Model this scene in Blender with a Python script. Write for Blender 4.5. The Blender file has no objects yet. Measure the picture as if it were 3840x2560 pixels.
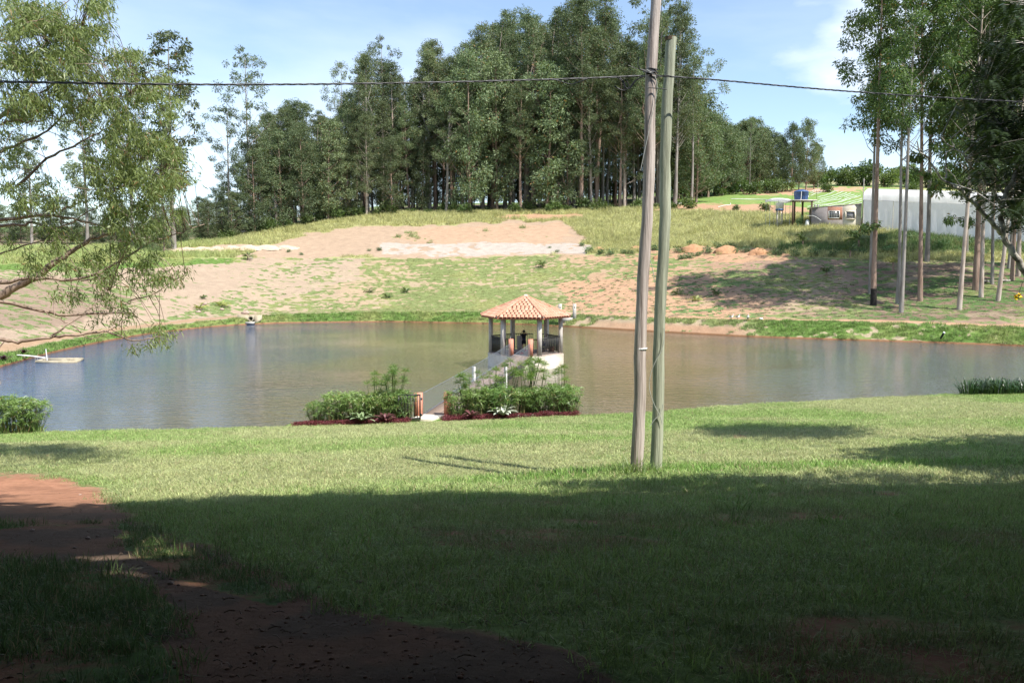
import bpy, math, random
import numpy as np
from mathutils import Vector, Matrix, Euler
R = math.radians
scene = bpy.context.scene
COL = scene.collection
rng = np.random.default_rng(11)
random.seed(5)

# ------------------------------------------------------------------ camera, light, sky, exposure
CZ, FPX, PITCH = 6.4, 3200.0, math.atan(280/3200.0)
cam_d = bpy.data.cameras.new('camera'); cam = bpy.data.objects.new('camera', cam_d); COL.objects.link(cam)
cam_d.sensor_width = 36.0; cam_d.lens = FPX/3840*36.0
cam_d.clip_start = 0.1; cam_d.clip_end = 9000
cam.location = (0, 0, CZ); cam.rotation_euler = (R(90)-PITCH, 0, 0)
scene.camera = cam

SUN_EL = 55.0
TRAVEL = Vector((-0.76, 0.65, 0)).normalized()          # where shadows fall
sun_d = bpy.data.lights.new('sun', 'SUN'); sun = bpy.data.objects.new('sun', sun_d); COL.objects.link(sun)
sun_d.energy = 5.0; sun_d.angle = R(0.53); sun_d.color = (1.0, 0.955, 0.88)
sdir = Vector((TRAVEL.x*math.cos(R(SUN_EL)), TRAVEL.y*math.cos(R(SUN_EL)), -math.sin(R(SUN_EL))))
sun.rotation_euler = sdir.to_track_quat('-Z', 'Y').to_euler()

world = bpy.data.worlds.new('World'); scene.world = world; world.use_nodes = True
wn = world.node_tree; wn.nodes.clear()
def wnode(t): return wn.nodes.new(t)
sky = wnode('ShaderNodeTexSky'); sky.sky_type = 'NISHITA'; sky.sun_disc = False
sky.sun_elevation = R(SUN_EL)
sky.sun_rotation = math.atan2(-TRAVEL.x, -TRAVEL.y)
sky.altitude = 900; sky.air_density = 1.1; sky.dust_density = 0.25; sky.ozone_density = 2.5
tc = wnode('ShaderNodeTexCoord')
sep = wnode('ShaderNodeSeparateXYZ'); wn.links.new(tc.outputs['Generated'], sep.inputs[0])
# project the view direction onto a cloud plane
mx = wnode('ShaderNodeMath'); mx.operation = 'MAXIMUM'; mx.inputs[1].default_value = 0.03; wn.links.new(sep.outputs[2], mx.inputs[0])
ad = wnode('ShaderNodeMath'); ad.operation = 'ADD'; ad.inputs[1].default_value = 0.12; wn.links.new(mx.outputs[0], ad.inputs[0])
dv = wnode('ShaderNodeVectorMath'); dv.operation = 'DIVIDE'
cb = wnode('ShaderNodeCombineXYZ')
for i in range(3): wn.links.new(ad.outputs[0], cb.inputs[i])
wn.links.new(tc.outputs['Generated'], dv.inputs[0]); wn.links.new(cb.outputs[0], dv.inputs[1])
nz = wnode('ShaderNodeTexNoise'); nz.inputs['Scale'].default_value = 0.62; nz.inputs['Detail'].default_value = 7; nz.inputs['Roughness'].default_value = 0.52; nz.inputs['Distortion'].default_value = 0.35
mpp = wnode('ShaderNodeMapping'); mpp.inputs['Location'].default_value = (3.7, 1.3, 0.4); mpp.inputs['Scale'].default_value = (1, 1, 0.0)
wn.links.new(dv.outputs[0], mpp.inputs[0]); wn.links.new(mpp.outputs[0], nz.inputs['Vector'])
cr = wnode('ShaderNodeValToRGB'); cr.color_ramp.elements[0].position = 0.42; cr.color_ramp.elements[1].position = 0.78
cr.color_ramp.elements[0].color = (.12, .12, .12, 1); cr.color_ramp.elements[1].color = (0.9, 0.9, 0.9, 1)
wn.links.new(nz.outputs['Fac'], cr.inputs[0])
# puffier low clouds
nz2 = wnode('ShaderNodeTexNoise'); nz2.inputs['Scale'].default_value = 3.2; nz2.inputs['Detail'].default_value = 8; nz2.inputs['Roughness'].default_value = 0.5
mp2 = wnode('ShaderNodeMapping'); mp2.inputs['Location'].default_value = (0.83, 0.2, 2.13); mp2.inputs['Scale'].default_value = (1, 1, 2.6)
wn.links.new(tc.outputs['Generated'], mp2.inputs[0]); wn.links.new(mp2.outputs[0], nz2.inputs['Vector'])
cr2 = wnode('ShaderNodeValToRGB'); cr2.color_ramp.elements[0].position = 0.53; cr2.color_ramp.elements[1].position = 0.66
cr2.color_ramp.elements[0].color = (0, 0, 0, 1); cr2.color_ramp.elements[1].color = (1, 1, 1, 1)
wn.links.new(nz2.outputs['Fac'], cr2.inputs[0])
mm = wnode('ShaderNodeMath'); mm.operation = 'MAXIMUM'
wn.links.new(cr.outputs[0], mm.inputs[0]); wn.links.new(cr2.outputs[0], mm.inputs[1])
mixc = wnode('ShaderNodeMix'); mixc.data_type = 'RGBA'
ms = wnode('ShaderNodeMath'); ms.operation = 'MULTIPLY'; ms.inputs[1].default_value = 0.72
wn.links.new(mm.outputs[0], ms.inputs[0]); wn.links.new(ms.outputs[0], mixc.inputs[0])
wn.links.new(sky.outputs[0], mixc.inputs[6]); mixc.inputs[7].default_value = (6.0, 6.5, 7.3, 1)
bg = wnode('ShaderNodeBackground'); bg.inputs[1].default_value = 0.13
wn.links.new(mixc.outputs[2], bg.inputs[0])
wo = wnode('ShaderNodeOutputWorld'); wn.links.new(bg.outputs[0], wo.inputs[0])

scene.view_settings.view_transform = 'Standard'; scene.view_settings.look = 'None'
scene.view_settings.gamma = 1; scene.view_settings.use_curve_mapping = False
scene.view_settings.exposure = 0.72
scene.cycles.max_bounces = 6; scene.cycles.diffuse_bounces = 3; scene.cycles.glossy_bounces = 3
scene.cycles.transparent_max_bounces = 8; scene.cycles.transmission_bounces = 3
scene.cycles.caustics_reflective = False; scene.cycles.caustics_refractive = False
scene.cycles.use_denoising = True

# ------------------------------------------------------------------ picture <-> place
cp, sp = math.cos(PITCH), math.sin(PITCH)
def at(u, v, Y):
    """the point at depth Y that the photo's pixel (u, v) (3840 wide) looks at"""
    X = (u-1920)/FPX; Z = -(v-1280)/FPX
    dy = cp + Z*sp; dz = -sp + Z*cp
    return np.array([X*Y/dy, Y, CZ + dz*Y/dy])
def proj(x, y, z):
    d = y*cp - (z-CZ)*sp; up = y*sp + (z-CZ)*cp
    d = np.where(np.abs(d) < 1e-3, 1e-3, d)
    return 1920+FPX*x/d, 1280-FPX*up/d
OV = 3840/2352.0

# ------------------------------------------------------------------ noise
def _h(ix, iy, s):
    n = (ix.astype(np.int64)*374761393 + iy.astype(np.int64)*668265263 + s*2147483647) & 0xffffffff
    n = ((n ^ (n >> 13))*1274126177) & 0xffffffff
    return ((n ^ (n >> 16)) & 0xffff)/65535.0
def vn(x, y, s=0):
    x = np.asarray(x, float); y = np.asarray(y, float)
    ix = np.floor(x); iy = np.floor(y); fx = x-ix; fy = y-iy
    fx = fx*fx*(3-2*fx); fy = fy*fy*(3-2*fy)
    a = _h(ix, iy, s); b = _h(ix+1, iy, s); c = _h(ix, iy+1, s); d = _h(ix+1, iy+1, s)
    return (a+(b-a)*fx)*(1-fy) + (c+(d-c)*fx)*fy
def fbm(x, y, s=0, o=4, g=0.5):
    t = 0; a = 1; n = 0
    for i in range(o):
        t = t + a*vn(x*2**i, y*2**i, s+i*17); n += a; a *= g
    return t/n
def sst(a, b, x):
    t = np.clip((x-a)/(b-a), 0, 1); return t*t*(3-2*t)

# ------------------------------------------------------------------ mesh helpers
def mesh_from(name, V, faces, mat=None, smooth=False, tone=None, cols=None):
    """V (n,3); faces: list of arrays (m,k)"""
    me = bpy.data.meshes.new(name)
    V = np.asarray(V, np.float32)
    fs = [np.asarray(f, np.int32) for f in faces if len(f)]
    nl = sum(f.size for f in fs); nf = sum(len(f) for f in fs)
    me.vertices.add(len(V)); me.vertices.foreach_set('co', V.ravel())
    me.loops.add(nl); me.loops.foreach_set('vertex_index', np.concatenate([f.ravel() for f in fs]))
    me.polygons.add(nf)
    tot = np.concatenate([np.full(len(f), f.shape[1], np.int32) for f in fs])
    st = np.concatenate([[0], np.cumsum(tot)[:-1]]).astype(np.int32)
    me.polygons.foreach_set('loop_start', st); me.polygons.foreach_set('loop_total', tot)
    if smooth: me.polygons.foreach_set('use_smooth', np.ones(nf, bool))
    if tone is not None:
        a = me.attributes.new('tone', 'FLOAT', 'FACE'); a.data.foreach_set('value', np.asarray(tone, np.float32))
    if cols:
        for k, arr in cols.items():
            arr = np.asarray(arr, np.float32)
            if arr.ndim == 1:
                a = me.attributes.new(k, 'FLOAT', 'POINT'); a.data.foreach_set('value', arr)
            else:
                a = me.attributes.new(k, 'FLOAT_COLOR', 'POINT')
                a.data.foreach_set('color', np.concatenate([arr, np.ones((len(arr), 1), np.float32)], 1).ravel())
    me.update(calc_edges=True)
    if mat: me.materials.append(mat)
    return me
class MB:
    def __init__(s): s.V = []; s.F = {3: [], 4: []}; s.T = {3: [], 4: []}; s.n = 0
    def add(s, V, F, tone=0.5):
        V = np.asarray(V, float); F = np.asarray(F, int)
        k = F.shape[1]
        if k > 4:
            F2 = []
            for f in F:
                for i in range(1, k-1): F2.append((f[0], f[i], f[i+1]))
            F = np.array(F2); k = 3
        s.V.append(V); s.F[k].append(F+s.n)
        s.T[k].append(np.full(len(F), tone) if np.isscalar(tone) else np.asarray(tone))
        s.n += len(V); return s
    def box(s, c, size, rz=0, tone=0.5, taper=1.0, M=None):
        x, y, z = [v/2 for v in size]
        V = np.array([(-x,-y,-z),(x,-y,-z),(x,y,-z),(-x,y,-z),(-x*taper,-y*taper,z),(x*taper,-y*taper,z),(x*taper,y*taper,z),(-x*taper,y*taper,z)])
        if M is not None: V = V@np.array(M).T
        if rz:
            cz, sz = math.cos(rz), math.sin(rz)
            V = np.stack([V[:,0]*cz-V[:,1]*sz, V[:,0]*sz+V[:,1]*cz, V[:,2]], 1)
        s.add(V+np.array(c), [(0,3,2,1),(4,5,6,7),(0,1,5,4),(1,2,6,5),(2,3,7,6),(3,0,4,7)], tone); return s
    def bar(s, a, b, w, h=None, tone=0.5):
        a = np.array(a, float); b = np.array(b, float); h = h or w
        d = b-a; L = np.linalg.norm(d); d = d/L
        up = np.array([0,0,1.0]) if abs(d[2]) < .95 else np.array([0,1.0,0])
        sx = np.cross(d, up); sx /= np.linalg.norm(sx); uz = np.cross(sx, d)
        V = []
        for p in (a, b):
            for i, j in ((-1,-1),(1,-1),(1,1),(-1,1)): V.append(p+sx*i*w/2+uz*j*h/2)
        s.add(V, [(0,1,2,3),(7,6,5,4),(0,4,5,1),(1,5,6,2),(2,6,7,3),(3,7,4,0)], tone); return s
    def tube(s, path, rad, n=8, tone=0.5, cap=True):
        P = np.asarray(path, float); m = len(P); rad = np.broadcast_to(np.asarray(rad, float), (m,))
        T = np.gradient(P, axis=0); T /= np.linalg.norm(T, axis=1)[:, None]+1e-9
        up = np.array([0,0,1.0]) if abs(T[0][2]) < .9 else np.array([1.0,0,0])
        a = np.linspace(0, 2*math.pi, n, endpoint=False); V = []
        sx = np.cross(T[0], up)
        for i in range(m):
            sx = sx - T[i]*np.dot(sx, T[i]); sx /= np.linalg.norm(sx)+1e-9
            sy = np.cross(T[i], sx)
            V.append(P[i]+rad[i]*(np.cos(a)[:,None]*sx+np.sin(a)[:,None]*sy))
        V = np.concatenate(V); F = []
        i = np.arange(m-1)[:,None]*n; j = np.arange(n)[None,:]; k = (j+1) % n
        F = np.stack([i+j, i+k, i+n+k, i+n+j], -1).reshape(-1, 4)
        s.add(V, F, tone)
        if cap:
            s.add(V[:n], [tuple(range(n))[::-1]], tone); s.add(V[-n:], [tuple(range(n))], tone)
        return s
    def lathe(s, prof, n=16, c=(0,0,0), tone=0.5):
        a = np.linspace(0, 2*math.pi, n, endpoint=False); V = []
        for r, z in prof: V += [(r*math.cos(t)+c[0], r*math.sin(t)+c[1], z+c[2]) for t in a]
        m = len(prof); F = []
        for i in range(m-1):
            for j in range(n): F.append((i*n+j, i*n+(j+1) % n, (i+1)*n+(j+1) % n, (i+1)*n+j))
        s.add(V, F, tone); return s
    def prism(s, poly, z0, z1, tone=0.5):
        n = len(poly); V = [(p[0], p[1], z0) for p in poly]+[(p[0], p[1], z1) for p in poly]
        s.add(V, [tuple(range(n))[::-1]], tone); s.add(V, [tuple(range(n, 2*n))], tone)
        s.add(V, [(i, (i+1) % n, n+(i+1) % n, n+i) for i in range(n)], tone); return s
    def ball(s, c, r, n=10, m=7, tone=0.5):
        r = np.broadcast_to(np.asarray(r, float), (3,)); V = []
        for i in range(m+1):
            t = math.pi*i/m
            for j in range(n):
                a = 2*math.pi*j/n; V.append((math.sin(t)*math.cos(a)*r[0]+c[0], math.sin(t)*math.sin(a)*r[1]+c[1], -math.cos(t)*r[2]+c[2]))
        F = [(i*n+j, i*n+(j+1) % n, (i+1)*n+(j+1) % n, (i+1)*n+j) for i in range(m) for j in range(n)]
        s.add(V, F, tone); return s
    def leaves(s, P, D, L, W, tone=None, roll=None, bend=0.0):
        """rhombic leaves from P along D"""
        N = len(P); P = np.asarray(P, float); D = np.asarray(D, float); D = D/(np.linalg.norm(D, axis=1)[:,None]+1e-9)
        L = np.broadcast_to(L, (N,)); W = np.broadcast_to(W, (N,))
        q = rng.normal(size=(N,3)) if roll is None else roll
        S = np.cross(D, q); S /= np.linalg.norm(S, axis=1)[:,None]+1e-9
        mid = P+D*(L*0.45)[:,None]; tip = P+D*L[:,None]
        if bend: tip = tip+np.array([0,0,-1.0])*(L*bend)[:,None]
        V = np.stack([P, mid+S*(W/2)[:,None], tip, mid-S*(W/2)[:,None]], 1).reshape(-1,3)
        F = np.arange(N*4).reshape(N,4)
        s.add(V, F, rng.random(N) if tone is None else tone); return s
    def build(s, name, mat, parent=None, smooth=False, label=None, kind=None):
        me = s.mesh(name, mat, smooth)
        o = bpy.data.objects.new(name, me); COL.objects.link(o)
        if parent: o.parent = parent
        if label: o['label'] = label
        if kind: o['kind'] = kind
        return o
    def mesh(s, name, mat, smooth=False):
        V = np.concatenate(s.V); fs = []; ts = []
        for k in (3, 4):
            if s.F[k]: fs.append(np.concatenate(s.F[k])); ts.append(np.concatenate(s.T[k]))
        return mesh_from(name, V, fs, mat, smooth, np.concatenate(ts))
def link(name, me, parent=None, loc=None, rot=None, scale=None):
    o = bpy.data.objects.new(name, me); COL.objects.link(o)
    if parent: o.parent = parent
    if loc is not None: o.location = loc
    if rot is not None: o.rotation_euler = rot
    if scale is not None: o.scale = scale if hasattr(scale, '__len__') else (scale,)*3
    return o
def thing(name, label, cat, loc=(0,0,0), rz=0, group=None, scale=None):
    o = bpy.data.objects.new(name, None); COL.objects.link(o)
    o.empty_display_size = 0.3
    o.location = loc; o.rotation_euler = (0, 0, rz); o['label'] = label; o['category'] = cat
    if group: o['group'] = group
    if scale is not None: o.scale = (scale,)*3
    return o
def tag(o, label, cat, group=None):
    o['label'] = label; o['category'] = cat
    if group: o['group'] = group
    return o
_ORD = 'first second third fourth fifth sixth seventh eighth ninth tenth eleventh twelfth thirteenth fourteenth fifteenth sixteenth seventeenth eighteenth nineteenth'.split()
_TEN = {20:'twentieth',30:'thirtieth',40:'fortieth',50:'fiftieth',60:'sixtieth'}; _TN = {20:'twenty',30:'thirty',40:'forty',50:'fifty',60:'sixty'}
def ordinal(i):
    if i < 20: return _ORD[i-1]
    return _TEN[i] if i % 10 == 0 else _TN[i//10*10]+'-'+_ORD[i % 10-1]
def number_labels(objs, fmt):
    """label repeats by their order from the left as seen in the picture"""
    objs = sorted(objs, key=lambda o: float(proj(o.location.x, o.location.y, o.location.z)[0]))
    for i, o in enumerate(objs): o['label'] = fmt % ordinal(i+1)
def copy_tree(o, parent=None):
    c = o.copy(); COL.objects.link(c); c.parent = parent
    for ch in list(o.children): copy_tree(ch, c)
    return c

# ------------------------------------------------------------------ materials
def mat_new(name):
    m = bpy.data.materials.new(name); m.use_nodes = True; nt = m.node_tree
    for n in list(nt.nodes):
        if n.type not in ('BSDF_PRINCIPLED', 'OUTPUT_MATERIAL'): nt.nodes.remove(n)
    b = next(n for n in nt.nodes if n.type == 'BSDF_PRINCIPLED')
    return m, nt, b
def nd(nt, t, **kw):
    n = nt.nodes.new(t)
    for k, v in kw.items():
        if k.startswith('i_'): n.inputs[k[2:].replace('_', ' ')].default_value = v
        else: setattr(n, k, v)
    return n
def simple(name, c1, c2=None, rough=0.8, scale=8, metal=0, bump=0.0, bscale=40, spec=0.3, stretch=(1,1,1), detail=5, lo=.35, hi=.65, coord='Object'):
    m, nt, b = mat_new(name); L = nt.links.new
    b.inputs['Roughness'].default_value = rough; b.inputs['Metallic'].default_value = metal
    b.inputs['Specular IOR Level'].default_value = spec
    if c2 is None: c2 = tuple(x*0.72 for x in c1)
    t = nd(nt, 'ShaderNodeTexCoord'); mp = nd(nt, 'ShaderNodeMapping'); mp.inputs['Scale'].default_value = stretch
    L(t.outputs[coord], mp.inputs[0])
    n = nd(nt, 'ShaderNodeTexNoise', i_Scale=scale, i_Detail=detail, i_Roughness=0.6); L(mp.outputs[0], n.inputs['Vector'])
    r = nd(nt, 'ShaderNodeValToRGB'); r.color_ramp.elements[0].position = lo; r.color_ramp.elements[1].position = hi
    r.color_ramp.elements[0].color = (*c2, 1); r.color_ramp.elements[1].color = (*c1, 1)
    L(n.outputs['Fac'], r.inputs[0]); L(r.outputs[0], b.inputs['Base Color'])
    if bump:
        n2 = nd(nt, 'ShaderNodeTexNoise', i_Scale=bscale, i_Detail=4); L(mp.outputs[0], n2.inputs['Vector'])
        bp = nd(nt, 'ShaderNodeBump', i_Strength=bump, i_Distance=0.02); L(n2.outputs['Fac'], bp.inputs['Height']); L(bp.outputs[0], b.inputs['Normal'])
    return m
def leaf_mat(name, c_lo, c_hi, trans=0.35, rough=0.5, spec=0.35, objvar=0.25, accent=None, acc_at=0.9):
    """leaf colour runs c_lo..c_hi with the face attribute 'tone' and varies per tree"""
    m, nt, b = mat_new(name); L = nt.links.new
    a = nd(nt, 'ShaderNodeAttribute', attribute_name='tone')
    r = nd(nt, 'ShaderNodeValToRGB'); e = r.color_ramp.elements
    e[0].color = (*c_lo, 1); e[1].color = (*c_hi, 1); e[1].position = acc_at if accent else 1.0
    if accent:
        x = e.new(min(.995, acc_at+.02)); x.color = (*accent, 1)
    L(a.outputs['Fac'], r.inputs[0])
    oi = nd(nt, 'ShaderNodeObjectInfo'); hs = nd(nt, 'ShaderNodeHueSaturation')
    mr = nd(nt, 'ShaderNodeMapRange'); mr.inputs['To Min'].default_value = 1-objvar; mr.inputs['To Max'].default_value = 1+objvar
    L(oi.outputs['Random'], mr.inputs[0]); L(mr.outputs[0], hs.inputs['Value'])
    mr2 = nd(nt, 'ShaderNodeMapRange'); mr2.inputs['To Min'].default_value = 0.49; mr2.inputs['To Max'].default_value = 0.515
    wn2 = nd(nt, 'ShaderNodeTexWhiteNoise', noise_dimensions='1D'); L(oi.outputs['Random'], wn2.inputs['W']); L(wn2.outputs['Value'], mr2.inputs[0])
    L(mr2.outputs[0], hs.inputs['Hue']); L(r.outputs[0], hs.inputs['Color'])
    b.inputs['Roughness'].default_value = rough; b.inputs['Specular IOR Level'].default_value = spec
    L(hs.outputs[0], b.inputs['Base Color'])
    tr = nd(nt, 'ShaderNodeBsdfTranslucent'); g = nd(nt, 'ShaderNodeMix', data_type='RGBA', blend_type='MULTIPLY')
    g.inputs[0].default_value = 1; g.inputs[7].default_value = (1.1, 1.2, 0.6, 1); L(hs.outputs[0], g.inputs[6]); L(g.outputs[2], tr.inputs[0])
    mx = nd(nt, 'ShaderNodeMixShader'); mx.inputs[0].default_value = trans
    out = next(n for n in nt.nodes if n.type == 'OUTPUT_MATERIAL')
    L(b.outputs[0], mx.inputs[1]); L(tr.outputs[0], mx.inputs[2]); L(mx.outputs[0], out.inputs[0])
    return m
# ================================================================== GROUND AND POND
# stations: u (overview px) -> knots (v overview px, depth Y) from the far shoreline to the crest and beyond
ST = {
 -400: [900,(865,46),(835,50),(700,75),(612,100),(588,108),(568,120),(547,170),(520,320)],
 0:    [845,(817,56.3),(790,59.5),(690,80),(605,100),(590,106),(572,118),(550,170),(520,320)],
 200:  [793,(775,71),(757,75.5),(668,95),(600,112),(582,118),(567,128),(550,180),(520,320)],
 370:  [763,(751,84),(739,88.5),(650,108),(590,122),(576,128),(563,138),(550,190),(520,320)],
 520:  [748,(733,93.5),(724,98),(644,114),(588,127),(566,134),(552,143),(535,195),(515,320)],
 640:  [742,(723,99),(713,103.5),(640,120),(586,131),(553,139),(528,150),(515,200),(505,320)],
 900:  [739,(717,101.5),(709,106),(650,119),(588,131),(535,146),(493,158),(478,210),(470,320)],
 1200: [745,(719,97),(711,101.5),(650,115),(583,128),(520,148),(487,160),(470,210),(465,320)],
 1500: [762,(731,86.3),(723,91),(650,105),(578,121),(530,136),(480,156),(458,200),(440,320)],
 1700: [773,(736,80.3),(729,85),(650,100),(585,114),(530,129),(482,146),(440,215),(428,320)],
 1900: [780,(739,77.3),(732,82),(660,95),(590,109),(540,118),(508,126),(432,215),(412,320)],
 2100: [786,(744,74.8),(738,79),(670,91),(600,104),(545,114),(521,121),(440,215),(408,320)],
 2352: [795,(753,71.3),(745,75.5),(675,87),(600,101),(550,112),(526,121),(450,215),(425,320)],
 2750: [810,(765,67.5),(755,71),(690,82),(610,96),(560,108),(536,118),(460,215),(430,320)],
}
NEAR = [(-400,1004,.35),(0,995,.32),(300,988,.3),(640,980,.3),(940,971,.33),(1320,955,.33),(1500,948,.33),(1650,932,.4),(1850,922,.45),(2200,905,.5),(2352,903,.5),(2750,898,.5)]
def _ty(u, v=1150): # tan of azimuth for overview column
    p = at(u*OV, v, 1.0); return p[0]
_st_t = []; _st_Y = []; _st_Z = []
for u in sorted(ST):
    k = ST[u]; v0 = k[0]*OV
    a = at(u*OV, v0, 1.0); Y0 = CZ/(CZ-a[2])*1.0
    Y0 = CZ/-( a[2]-CZ)
    Ys = [Y0-7, Y0-.35, Y0-.05, Y0+.12]; Zs = [-1.8, -.7, -.05, .15]
    for v, Y in k[1:]:
        Ys.append(Y); Zs.append(at(u*OV, v*OV, Y)[2])
    Ys += [900, 5000]; Zs += [min(Zs[-1], 30)*.5, -5]
    _st_t.append(_ty(u, v0)); _st_Y.append(Ys); _st_Z.append(Zs)
_st_t = np.array(_st_t); _st_Y = np.array(_st_Y); _st_Z = np.array(_st_Z)
_nt = np.array([_ty(u, v*OV) for u, v, z in NEAR]); _nz = np.array([z for u, v, z in NEAR])
_nY = np.array([(CZ-z)/(CZ-at(u*OV, v*OV, 1.0)[2]) for u, v, z in NEAR])
# smooth the station curves
def _smooth_tab(ts, tab, n=400, w=9):
    g = np.linspace(ts[0], ts[-1], n); T = np.stack([np.interp(g, ts, tab[:, j]) for j in range(tab.shape[1])], 1)
    k = np.ones(w)/w; P = np.pad(T, ((w, w), (0, 0)), 'edge')
    return g, np.stack([np.convolve(P[:, j], k, 'same')[w:-w] for j in range(T.shape[1])], 1)
_g, _gY = _smooth_tab(_st_t, _st_Y); _, _gZ = _smooth_tab(_st_t, _st_Z)
_gn, _gN = _smooth_tab(_nt, np.stack([_nY, _nz], 1), 400, 9)
LY = np.array([-60, -30, -10, 0, 3.2, 8, 12, 14.5, 16.7, 19, 24, 29, 34]); LZ = np.array([8.0, 6.4, 5.3, 4.95, 4.80, 3.97, 3.18, 2.74, 2.42, 2.20, 1.55, .85, .33])
def tcl(x, y):
    return np.clip(x/np.maximum(y, 18), _g[0], _g[-1])
def shoreN(x, y):
    t = tcl(x, y); return np.interp(t, _gn, _gN[:, 0]), np.interp(t, _gn, _gN[:, 1])
def bed(t): return sst(-.275, -.262, t)*sst(.088, .075, t)
def H(x, y):
    x = np.asarray(x, float); y = np.asarray(y, float); x, y = np.broadcast_arrays(x, y)
    t = tcl(x, y); Yn, zn = shoreN(x, y)
    yy = np.where(y > 0, y-(Yn-34)*np.clip(y/Yn, 0, 1.2)**2.2, y)
    lawn = np.interp(yy, LY, LZ)
    lawn = lawn + (zn-.33)*sst(20, 34, yy) + 0.10*(fbm(x*.16+5, y*.16, 3, 3)-.5)*sst(36, 26, yy)+.035*(fbm(x*.9, y*.9, 8, 3)-.5)
    # hollow left of the poles, low lush bank in front of them
    lawn = lawn - .15*sst(2.3, -.2, x)*np.exp(-((yy-15.8)/3.2)**2)
    lawn = lawn + .07*np.exp(-((y-14.6-.06*x)/1.2)**2)*sst(-3, 3, x)
    dd = y-Yn-.75*bed(t)
    bank = np.interp(dd, [-.4, 0, .25, .7, 3, 7], [0, 0, -.25, -.95, -1.6, -2.0])
    z = lawn*0+np.where(dd < -.4, lawn, np.where(dd < 0, lawn, zn+bank-.0))
    # far side
    j = np.clip((t-_g[0])/(_g[-1]-_g[0])*(len(_g)-1), 0, len(_g)-1.001); j0 = j.astype(int); f = (j-j0)[..., None]
    KY = _gY[j0]*(1-f)+_gY[j0+1]*f; KZ = _gZ[j0]*(1-f)+_gZ[j0+1]*f
    far = np.full(x.shape, -1.9)
    for k in range(KY.shape[-1]-1):
        a, b = KY[..., k], KY[..., k+1]; m = (y >= a) & (y < b)
        w = np.clip((y-a)/(b-a), 0, 1); far = np.where(m, KZ[..., k]*(1-w)+KZ[..., k+1]*w, far)
    far = np.where(y >= KY[..., -1], KZ[..., -1], far)
    rel = y-KY[..., 3]
    far = far + sst(0, 8, rel)*(0.5*(fbm(x*.07, y*.07, 21, 3)-.5)+.16*(fbm(x*.5, y*.5, 31, 3)-.5)) + sst(0, .6, rel)*.10*(vn(x*1.7, y*1.7, 4)-.5)
    mid = (Yn+KY[..., 0])*.5
    z = np.where(y > mid, far, z)
    side = sst(.74, .95, np.abs(x/np.maximum(y, 18)))*sst(10, 34, y)
    return z+side*3.2
def shoreF(x, y):
    t = tcl(x, y); return np.interp(t, _g, _gY[:, 2])
def knot(x, y, k):
    t = tcl(x, y); return np.interp(t, _g, _gY[:, k])
def Gp(u, v, ymin=2.0, ymax=700):
    """ground point seen at photo pixel (u, v)"""
    Ys = np.geomspace(ymin, ymax, 3000); X = (u-1920)/FPX; Z = -(v-1280)/FPX
    dy = cp+Z*sp; dz = -sp+Z*cp
    xs = X*Ys/dy; zs = CZ+dz*Ys/dy; h = H(xs, Ys)
    i = np.argmax(zs <= h)
    if zs[i] > h[i]: i = len(Ys)-1
    return np.array([xs[i], Ys[i], h[i]])
def Hs(x, y): return float(H(np.array([x]), np.array([y]))[0])

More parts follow.
